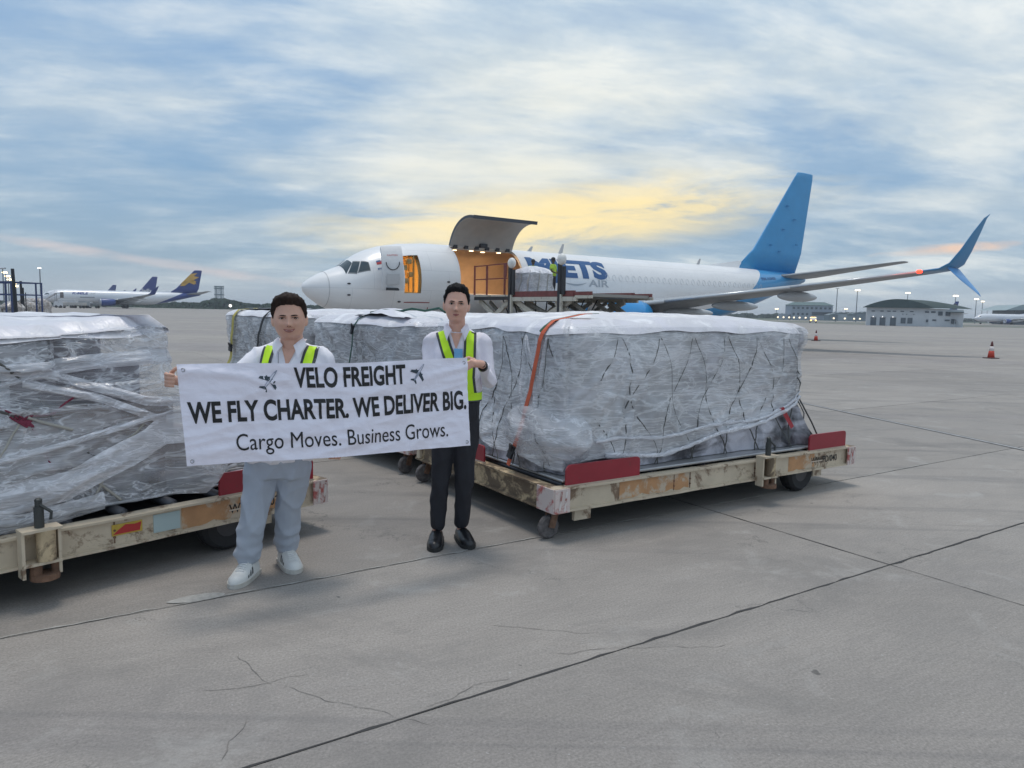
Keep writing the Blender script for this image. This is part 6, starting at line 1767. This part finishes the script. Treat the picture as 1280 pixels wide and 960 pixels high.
# right side: white airliners with dark tail emblem
def kite(jf):
    MB().prism([(34.6, 8.6), (36.0, 11.3), (37.6, 10.8), (37.4, 9.3), (36.2, 7.6), (35.2, 7.9)], -.36, -.33).build('tail_logo', mat('dark_emblem', (.05, .05, .07), .5), jf, recalc=True)
r1, rf1, rt1 = airliner('parked_airliner', 'white airliner with dark tail emblem beside the green-roofed terminal at the right edge', (186, 296, .2), R(12), .80, (.74, .76, .80), (.60, .62, .66), (60.0, 1.9), winglets=False, engcol=(.5, .52, .56)); kite(rt1)
r2, rf2, rt2 = airliner('parked_airliner', 'white airliner whose tail shows just right of the arched hangar', (154, 296, .2), R(8), .72, (.74, .76, .80), (.50, .52, .58), (60.0, 1.9), winglets=False, engcol=(.5, .52, .56)); kite(rt2)

# stairs truck and service vehicles under the far left aircraft
def box_truck(label, loc, rz, col, L=6.0, h=2.6, cabcol=None, sc=1.0):
    r = thing('service_truck', label, 'truck', loc, rz); r.scale = (sc,) * 3
    m_ = mat('truck_%02d' % (len(MATS)), col, .5, var=.1)
    MB().box((.6, 0, 1.0 + (h - 1) / 2), (L - 1.8, 2.2, h - .8), bev=.05).build('cargo_body', m_, r)
    MB().prism([(-L / 2, .5), (-L / 2, 1.3), (-L / 2 + .35, 2.1), (-L / 2 + 1.5, 2.1), (-L / 2 + 1.5, .5)], -1.05, 1.05).build('cab', mat('truck_cab', cabcol or (.6, .6, .62), .4), r, recalc=True)
    MB().box((-L / 2 + .28, 0, 1.65), (.5, 1.8, .55)).build('windscreen', GLASSD, r)
    for x in (-L / 2 + .8, L / 2 - 1.2):
        for y in (-1, 1): MB().lathe([(.12, -.13), (.42, -.13), (.45, 0), (.42, .13), (.12, .13)], (x, y * .95, .45), 'y', 12).build('wheel', RUB, r)
    return r
box_truck('white service truck parked under the nose of the far left freighter', (pix(84, 236), 236, 0), R(4), (.55, .56, .58), 7)
box_truck('grey catering truck standing under the fuselage of the far left freighter', (pix(100, 240), 240, 0), R(0), (.30, .32, .34), 6, 2.2)
box_truck('dark tug beside the engine of the far left freighter', (pix(118, 243), 243, 0), R(10), (.16, .17, .18), 4.5, 1.6)
box_truck('long low truck between nose and engine of the far left freighter', (pix(92, 230), 230, 0), R(2), (.40, .38, .36), 8, 1.7)
st = thing('passenger_stairs', 'white boarding stairs against the front door of the far left freighter', 'stairs', (pix(71, 239), 239, 0), R(8))
b = MB(); b.bar((-7, 0, .5), (0, 0, 4.6), 1.4, .25); b.build('stair_flight', mat('stair_white', (.62, .63, .66), .5), st)
b = MB()
for y in (-.7, .7): b.bar((-7, y, 1.5), (0, y, 5.6), .06); [b.bar((-7 + k, y, .5 + k * .585), (-7 + k, y, 1.5 + k * .585), .05) for k in range(8)]
b.build('handrail', mat('stair_white', (.6, .6, .6)), st)
b = MB(); b.box((-3, 0, .6), (7, 1.8, .5)); b.bar((0, -.6, 0.3), (0, -.6, 4.6), .12).bar((0, .6, 0.3), (0, .6, 4.6), .12).box((.6, 0, 4.65), (1.4, 1.6, .12)); b.build('stair_chassis', mat('stair_grey', (.2, .2, .22), .6), st)

# lamp masts
POLE = mat('mast_grey', (.16, .18, .20), .6)
LIT = mat('lit_lamp', (1, .85, .55), .4, emis=(1.0, .78, .42), estr=4.0)
LITW = mat('lit_white_lamp', (1, .95, .9), .4, emis=(1.0, .93, .85), estr=2.0)
UNL = mat('unlit_lamp', (.45, .47, .5), .4)
mast_me = {}
def mast(label, x, Y, h, lit=True, sz=1.0, w=.17, grp='floodlight masts on the right of the apron', lamp=None):
    r = thing('floodlight_mast', label, 'floodlight mast', (pix(x, Y), Y, 0), R(-10), grp)
    MB().cyl((0, 0, 0), (0, 0, h), w * 1.3, w * .8, 8).build('mast_pole', POLE, r)
    hd = MB()
    hd.box((0, 0, h), (1.6 * sz, .25, .15))
    hd.build('lamp_bar', POLE, r)
    for k in (-1, 0, 1):
        MB().ball((k * .52 * sz, -.12, h - .05 * sz), (.34 * sz, .28 * sz, .22 * sz), 10, 6).build('lamp', lamp or (LIT if lit else UNL), r, smooth=True)
    return r
for i, (x, Y, yt, lit, s_, lab) in enumerate([(1041, 300, 361, False, 1.3, 'unlit floodlight mast left of the pair before the arched hangar'), (1066, 300, 363, True, 1.9, 'lit floodlight mast just left of the arched hangar'), (1128.5, 330, 366.5, True, 2.0, 'lit floodlight mast rising behind the left part of the hangar roof'),
                                (1188, 330, 370, True, 2.2, 'lit floodlight mast rising behind the right part of the hangar roof'), (1214, 360, 374, True, 2.0, 'lit floodlight mast right of the hangar, nearer of two'), (1222, 420, 377, True, 1.8, 'lit floodlight mast right of the hangar, thinner of two'),
                                (1228.5, 500, 387, True, 2.6, 'low lit floodlight above the white airliner'), (967, 520, 386, True, 2.2, 'distant lit floodlight left of the two-storey building'), (1053, 520, 386, True, 2.2, 'distant lit floodlight between the two masts left of the hangar')]):
    yh = 389.5 + (x - 640) * .0192; s_ *= .62; h = 1.6 + (yh - yt) * Y / FPX
    mast(lab, x, Y, h, lit, s_)
for i, (x, Y, yt, lit) in enumerate([(6.5, 95, 336, False), (9.8, 120, 341, True), (12.8, 150, 345.5, True), (15.3, 185, 349.5, True), (20.5, 230, 354, True), (22, 270, 357.5, True)]):
    yh = 377.3; h = 1.6 + (yh - yt) * Y / FPX
    mast(['unlit floodlight mast at the left edge, first of the row', 'second floodlight mast of the row at the left edge', 'third floodlight mast of the row at the left edge', 'fourth floodlight mast of the row at the left edge', 'fifth floodlight mast of the row, beside the black post', 'last and lowest floodlight mast of the left row'][i], x, Y, h, lit, .55 * Y / 110, .07 * Y / 100, 'floodlight masts in a row at the left edge')
mast('tall thin mast with a white lamp above the far left freighter nose', 52.5, 262, 1.6 + (378 - 335.5) * 262 / FPX, True, .9, .20, None, LITW)

# black posts, blue frame and netted pallets at the left edge
BP = mat('black_post_paint', (.02, .022, .028), .6)
for (x, Y, yt, w, tl, lab) in ((18.8, 30, 337, .085, -.10, 'thick black leaning post by the blue frame'), (26.3, 40, 352, .075, -.02, 'black post right of the thick leaning one'), (29.2, 46, 360, .06, -.03, 'shorter black post, third from the left'), (32.0, 60, 366, .05, 0, 'shortest grey post at the end of the row')):
    h = 1.6 + (378 - yt) * Y / FPX
    r = thing('post', lab, 'post', (pix(x, Y), Y, 0), 0, 'black posts beside the cargo stands')
    MB().cyl((.1, 0, 0), (.1 + tl * h * .35, 0, h), w, w * .75, 10).build('shaft', BP, r); MB().cyl((.1, 0, 0), (.1, 0, .06), w * 2.2, w * 2, 10).build('foot', BP, r)
fr_ = thing('steel_frame', 'blue steel stand with handrails at the left edge', 'steel stand', (pix(6, 34), 34, 0), R(-8))
b = MB()
for x in (-2.6, -1.2, .12, .42): 
    for y in (0, 1.8): b.bar((x, y, 0), (x, y, 2.55), .055)
for z in (2.52, 1.95, .95):
    for y in (0, 1.8): b.bar((-2.7, y, z), (.45, y, z), .06)
    b.bar((.42, 0, z), (.42, 1.8, z), .05)
b.build('blue_frame', mat('blue_steel', (.03, .05, .14), .5), fr_)
MB().box((-1.1, .9, .93), (3.0, 1.7, .05)).build('stand_deck', mat('stand_deck', (.25, .24, .24), .7), fr_)
random.seed(9)
nm_ = sheet_mat('netted_goods', (.22, .17, .14), (.62, .58, .56), sc=6)
for i, (x, Y, w, h, lab) in enumerate([(6, 36, .55, .42, 'pale netted goods on the blue stand'), (38, 70, 2.2, 1.75, 'brown and white netted pallet left of the far freighter nose'), (46, 74, 1.8, 1.55, 'netted pallet nearest to the far freighter nose'), (30.5, 68, 1.3, 1.4, 'low netted pallet beside the short posts')]):
    z = .96 if i == 0 else 0
    r = thing('netted_pallet', lab, 'cargo pallet', (pix(x, Y) - w / 2, Y, z), 0, 'netted pallets at the left edge')
    q = Load(w, 1.2, 0.02, h, None, dome=.22, seed=50 + i * 3, amp=.05, rad=.2); 
    q.shell(du=.1, dv=.1).build('goods', nm_, r, smooth=True); q.top(.03, .3, .03).build('top_sheet', nm_, r, smooth=True)
    q.net([(0, w)], step=.35, rad=.02, off=.04).build('cargo_net', CORDL, r, kind='stuff')

# arched hangar ----------------------------------------------------------
HX, HY = pix(1079, 172), 172
hg = thing('hangar', 'low white hangar with arched dark green roof and roller doors', 'hangar', (HX, HY, 0), R(-25))
HWm = mat('hangar_wall', (.56, .58, .60), .7, var=.07, vscale=.5); HRm = mat('green_roof', (.055, .085, .085), .7, var=.1, vscale=.4)
W1, W2, DPT = 16.0, 24.6, 9
MB().box((W1 / 2, DPT / 2, 2.15), (W1, DPT, 4.3)).build('front_wall', HWm, hg)
# right wing turns away
MB().add([(W1, 0, 0), (W2, 1.4, 0), (W2, 12, 0), (W1, 12, 0), (W1, 0, 4.1), (W2, 1.4, 3.9), (W2, 12, 3.9), (W1, 12, 4.1)], [(0, 1, 5, 4), (1, 2, 6, 5), (2, 3, 7, 6), (3, 0, 4, 7), (4, 5, 6, 7)]).build('side_wall', HWm, hg)
arch = [(-1.2 + (W1 + 2.2) * k / 20, 4.15 + 2.0 * math.sin(math.pi * min(1, (k / 20) * 1.0)) ** .9) for k in range(21)]
MB().prism([(x, z) for x, z in arch], -1.0, 1.0).build('arched_gable', HRm, hg, recalc=True)
rf = MB()
def roofp(u, v):
    x, z = arch[min(20, int(u * 20 + .5))]
    if u > .5: z2 = 6.5
    xr = x + v * (11.5 - .35 * max(0, x)); return Vector((xr, -1.0 + v * 9, z * (1 - v * .0) if u <= .5 else z + (6.45 - z) * 0))
rr = []
NP = 12
for j in range(NP + 1):
    t = j / NP; xo = t * 9.8; sh_ = 1 - .62 * max(0, t - .55) ** 1.3 * 1.2
    for k in range(21):
        x, z = arch[k]; rr.append((x + xo, -1.0 + t * 3.2 + (.0), 4.0 + (z - 4.0) * sh_ * (1 - .12 * t)))
fs = [(j * 21 + k, j * 21 + k + 1, (j + 1) * 21 + k + 1, (j + 1) * 21 + k) for j in range(NP) for k in range(20)]
MB().add(rr, fs).build('arched_roof', HRm, hg, smooth=True)
DK = mat('hangar_door_grey', (.12, .14, .16), .6); WN = mat('hangar_window', (.07, .09, .11), .3)
for x in (1.9, 4.3, 7.0): 
    d_ = MB().box((x, -.05, .95), (1.5, .1, 1.9)).build('roller_door', DK, hg); MB().box((x, -.12, 2.1), (1.7, .12, .1)).build('door_hood', HWm, d_)
    MB().ball((x - .1, -.15, 2.05), .10, 8, 6).build('door_lamp', LITW, d_)
for x in (9.6, 11.3): MB().box((x, -.05, 1.25), (1.25, .1, 1.3)).build('window', DK, hg)
for x in (1.7, 4.0, 5.8, 7.2, 9.2, 11.6): MB().box((x, -.04, 3.35), (.9, .08, .22)).build('vent_window', WN, hg)
for x in (9.4, 10.4, 12.2): MB().box((x, -.04, 2.7), (.22, .08, .22)).build('small_window', WN, hg)
for (x, z, w, h) in ((15.4, 3.3, 1.0, .35), (17.0, 3.3, 1.1, .35), (18.8, 3.0, 1.1, .9), (20.7, 3.0, 1.2, .9), (15.6, 1.3, .5, .6), (17.4, 1.5, 1.0, .3), (20.6, 1.5, 1.2, .3), (22.2, 1.3, 1.2, 1.0)):
    MB().box((x, -.05 + (x - W1) * .135, z), (w, .12, h)).build('window', WN, hg)
hg.scale = (.80, 1, 1)
stb = MB(); stb.bar((22.6, .6, 2.0), (24.0, .4, .2), .1, .12).bar((22.6, .9, 2.0), (24.0, .7, .2), .1, .12).bar((22.5, .5, 0), (22.5, .5, 2.1), .12); stb.build('outside_stair', HWm, hg)
MB().box((22.6, .4, 3.35), (3.6, 2.6, .15)).build('porch_roof', HRm, hg)

# two-storey building -----------------------------------------------------
tb = thing('office_building', 'two-storey grey building with a green hipped roof, seen under the wing', 'building', (pix(985, 430), 430, 0), R(-4))
BWm = mat('pale_grey_wall', (.33, .37, .43), .7, var=.06, vscale=.3)
MB().box((12, 6, 4.3), (23.5, 12, 8.6)).build('wall', BWm, tb)
MB().box((-2.2, 6, 1.7), (4.4, 9, 3.4)).build('side_annex', BWm, tb)
MB().add([(-.3, -.7, 8.6), (24.3, -.7, 8.6), (24.3, 12.7, 8.6), (-.3, 12.7, 8.6), (3.5, 5, 10.6), (20.5, 5, 10.6), (20.5, 7, 10.6), (3.5, 7, 10.6)], [(0, 1, 5, 4), (1, 2, 6, 5), (2, 3, 7, 6), (3, 0, 4, 7), (4, 5, 6, 7), (3, 2, 1, 0)]).build('roof', mat('teal_roof', (.09, .15, .15), .7), tb)
MB().box((17.6, -.6, 4.6), (11.5, 1.4, .3)).build('balcony', mat('balcony_dark', (.12, .14, .17), .7), tb)
MB().box((17.6, -.06, 3.6), (11.2, .12, 1.7)).build('gallery_shade_panel', mat('gallery_shade', (.14, .16, .19), .7), tb)  # dark panel under the balcony, the gallery's shade put into its colour
for k in range(9):
    MB().box((1.6 + k * 2.55, -.05, 6.9), (1.3, .1, 1.2)).build('window', WN, tb)
    if k < 4: MB().box((1.6 + k * 2.55, -.05, 3.4), (1.3, .1, 1.3)).build('window', WN, tb)
# terminal at the right edge
tm = thing('terminal_building', 'terminal with a pale green sloping roof at the right edge', 'building', (pix(1266, 330), 330, 0), R(-8))
MB().box((25, 10, 3.6), (52, 20, 7.2)).build('wall', mat('terminal_dark', (.07, .085, .10), .4), tm)
MB().add([(-6, -2, 6.4), (52, -2, 8.0), (52, 22, 8.0), (-6, 22, 6.4), (1, -2, 9.0), (52, -2, 10.6), (52, 22, 10.6), (1, 22, 9.0)], [(0, 1, 5, 4), (1, 2, 6, 5), (2, 3, 7, 6), (3, 0, 4, 7), (4, 5, 6, 7), (3, 2, 1, 0)]).build('roof', mat('terminal_roof', (.28, .36, .38), .6), tm)
MB().box((24, -1.0, 3.7), (50, .5, 1.0)).build('fascia_band', mat('fascia_pale', (.5, .52, .54), .6), tm)
# row of low apron lights and the amber-lit car
random.seed(3)
for i, x in enumerate([969, 976, 983, 989, 996, 1003.5, 1010, 1016, 1038.5, 1052.3, 1063.8, 1071]):
    Y = 340 if x < 1030 else 330
    r = thing('apron_light', 'small white apron light, ' + ['first of the row at the corner of the big load', 'second of the row left of the two-storey building', 'third of the row left of the two-storey building', 'below the left corner of the two-storey building', 'below the middle of the two-storey building', 'just left of the amber-lit car', 'just above the amber-lit car', 'just right of the amber-lit car', 'before the unlit mast', 'midway between the two masts', 'just left of the lit mast', 'last before the hangar'][i], 'apron light', (pix(x, Y), Y, 0), 0, 'row of small apron lights')
    MB().cyl((0, 0, 0), (0, 0, 1.2), .08, .06, 8).build('stem', POLE, r); MB().ball((0, -.1, 1.35), (.42, .3, .38), 10, 8).build('lamp', mat('apron_lamp', (1, .9, .75), .4, emis=(1.0, .80, .50), estr=1.3), r, smooth=True)
def small_car(label, loc, rz, col, lamp=None):
    r = thing('parked_car', label, 'car', loc, rz)
    MB().prism([(-2.2, .35), (-2.2, .85), (-1.4, .95), (-.8, 1.5), (1.2, 1.5), (1.9, .95), (2.2, .9), (2.2, .35)], -.85, .85).build('body', mat('car_%d' % len(MATS), col, .3), r, recalc=True)
    MB().prism([(-1.25, .97), (-.78, 1.42), (1.12, 1.42), (1.7, .97)], -.87, .87).build('windows', GLASSD, r, recalc=True)
    for x in (-1.35, 1.35):
        for y in (-.8, .8): MB().lathe([(.1, -.1), (.32, -.1), (.34, 0), (.32, .1), (.1, .1)], (x, y, .34), 'y', 12).build('wheel', RUB, r)
    if lamp:
        for y in (-.62, .62): MB().ball((-2.22, y, .75), (.1, .24, .17), 10, 8).build('headlight', lamp, r, smooth=True)
        MB().box((.1, 0, 1.6), (.4, 1.2, .18)).build('roof_beacon', lamp, r)
    return r
AMB = mat('amber_lamp', (1, .6, .2), .4, emis=(1.0, .55, .16), estr=3)
small_car('small car with amber lights on the apron below the two-storey building', (pix(1013, 210), 210, 0), R(70), (.5, .5, .5), AMB)
# distant low vehicles and sheds between masts and hangar
for i, (x, w, h, c) in enumerate([(1038, 5, 3.0, (.2, .24, .27)), (1047, 7, 3.8, (.40, .44, .48)), (1058, 6, 3.2, (.30, .34, .38)), (1070, 7, 4.2, (.22, .26, .30)), (1077, 4, 4.6, (.18, .22, .24))]):
    Y = 400 + i * 6; r = thing('shed', ['small dark shed left of the pair of masts', 'pale low shed between the two masts', 'grey low shed between the two masts', 'dark low shed right of the lit mast', 'tall dark shed against the hangar'][i], 'shed', (pix(x, Y), Y, 0), 0)
    MB().box((0, 3, h / 2), (w, 6, h)).build('wall', mat('shed_%d' % i, c, .7), r); MB().prism([(-w / 2 - .3, h), (0, h + .9), (w / 2 + .3, h)], -.3, 6.3).build('roof', mat('shed_roof', (.16, .2, .22), .7), r, recalc=True)
for (x, Y, lab) in ((1238, 31.1, 'orange and white traffic cone on the right, nearest to the camera'), (1018, 50.0, 'smaller traffic cone beyond the corner of the big load')):
    p = (pix(x, Y), Y, 0)
    r = thing('traffic_cone', lab, 'traffic cone', p, R(20), 'traffic cones on the apron')
    CO = mat('cone_orange', (.55, .055, .03), .55); 
    k = .72
    MB().lathe([(.19 * k, .03), (.155 * k, .32 * k), (.135 * k, .45 * k)], (0, 0, 0), 'z', 20).build('cone_body', CO, r, smooth=True)
    MB().lathe([(.135 * k, .45 * k), (.09 * k, .72 * k)], (0, 0, 0), 'z', 20).build('white_band', mat('cone_white', (.72, .66, .64), .5), r, smooth=True)
    MB().lathe([(.09 * k, .72 * k), (.04 * k, 1.0 * k), (.03 * k, 1.01 * k)], (0, 0, 0), 'z', 20).build('cone_tip', mat('cone_dark_tip', (.16, .05, .05), .55), r, smooth=True)
    MB().box((0, 0, .02), (.62 * k, .62 * k, .04), bev=.01).build('cone_base', mat('cone_base', (.09, .05, .05), .7), r)

# lattice tower and treelines --------------------------------------------
lt = thing('lattice_tower', 'twin grey lattice tower above the distant trees, left of the smiling man', 'tower', (pix(273.5, 380), 380, 0), 0)
b = MB()
for x in (-1.9, -.7, .7, 1.9):
    for y in (0, 1.6): b.bar((x, y, 0), (x * .95, y, 11.6), .22)
for k in range(12):
    z = k * .95
    for s_ in (-1.9, .7): b.bar((s_, 0, z), (s_ + 1.2, 0, z + .95), .14).bar((s_ + 1.2, 0, z), (s_, 0, z + .95), .14)
b.build('lattice', mat('tower_grey', (.20, .25, .28), .7), lt)
b = MB(); [b.box((0, .8, z), (4.4, 2.2, .5)) for z in (3.4, 7.4, 10.6, 11.6)]; b.build('platforms', mat('tower_grey', (.2, .25, .28)), lt)
FOL = bpy.data.materials.new('distant_foliage'); FOL.use_nodes = True
T = NT(FOL.node_tree); p_ = T.n['Principled BSDF']; p_.inputs['Roughness'].default_value = .9; p_.inputs['Specular IOR Level'].default_value = .1
gp = T.new('ShaderNodeNewGeometry').outputs['Position']
T.l.new(T.ramp(T.noise(gp, .35, 4, .7), [(.35, (.030, .055, .045)), (.65, (.075, .105, .075))]), p_.inputs['Base Color'])
def wood(name, label, x0, x1, Y, hfn, n, seed):
    random.seed(seed); X0, X1 = pix(x0, Y), pix(x1, Y); mb = MB()
    for k in range(n):
        x = random.uniform(X0, X1); hh = max(1.2, hfn(x, Y)); z = hh * (1 - random.random() ** 1.6 ) ; y = Y + random.uniform(-7, 7) * (1 - z / (hh + 1))
        s_ = random.uniform(.35, .95); a, b_ = random.uniform(0, 6.28), random.uniform(-.9, .9)
        u = Vector((math.cos(a), math.sin(a) * .6, b_)).normalized() * s_; w = Vector((-math.sin(a) * .4, .4, random.uniform(.5, 1))).normalized() * s_ * .7
        c = Vector((x, y, z)); mb.add([c - u, c - w, c + u, c + w], [(0, 1, 2, 3)])
    mb.grid(lambda u, v: Vector((X0 + (X1 - X0) * u, Y + 3, v * .72 * max(1.0, hfn(X0 + (X1 - X0) * u, Y)))), 160, 3)
    o = mb.build(name, FOL); o['kind'] = 'stuff'; o['label'] = label; o['category'] = 'trees'
wood('far_wood', 'dark distant trees on the left horizon around the lattice tower', 185, 420, 372, lambda x, Y: 2.4 + 1.2 * fbm(x * .07, 1) + 3.0 * math.exp(-((x - pix(276, Y)) / 8.5) ** 2) + .8 * nz(x * .3), 9000, 1)
wood('far_wood', 'low distant trees behind the jet and the two-storey building', 880, 1100, 620, lambda x, Y: 3.6 + 2.2 * fbm(x * .05, 4) + 1.0 * nz(x * .25) + 2.5 * math.exp(-((x - pix(1060, Y)) / 26) ** 2), 6000, 2)
wood('far_wood', 'low distant trees along the right horizon behind the airliners', 1100, 1500, 640, lambda x, Y: 3.0 + 1.5 * fbm(x * .05, 9), 4000, 3)
wood('far_wood', 'distant trees along the far left horizon', -200, 185, 420, lambda x, Y: 2.2 + 1.3 * fbm(x * .06, 6), 4000, 4)
MB
ls = thing('apron_light', 'bright white lamp before the trees left of the smiling man', 'apron light', (pix(288, 300), 300, 0), 0)
MB().cyl((0, 0, 0), (0, 0, 1.6), .08, .06, 8).build('stem', POLE, ls); MB().ball((0, -.1, 1.75), (.62, .4, .55), 10, 8).build('lamp', LITW, ls, smooth=True)
# ================================================================== HAZE
hz_ = MB().box((0, 1150, 9.5), (5600, 3100, 23)).build('haze', None)
hz_['kind'] = 'stuff'
hm = bpy.data.materials.new('haze_air'); hm.use_nodes = True; hm.node_tree.nodes.clear()
T = NT(hm.node_tree); vo = T.new('ShaderNodeOutputMaterial'); pv = T.new('ShaderNodeVolumePrincipled')
pv.inputs['Color'].default_value = (.86, .91, 1.0, 1); pv.inputs['Density'].default_value = .00042
T.l.new(pv.outputs[0], vo.inputs['Volume'])
hz_.data.materials.clear(); hz_.data.materials.append(hm)
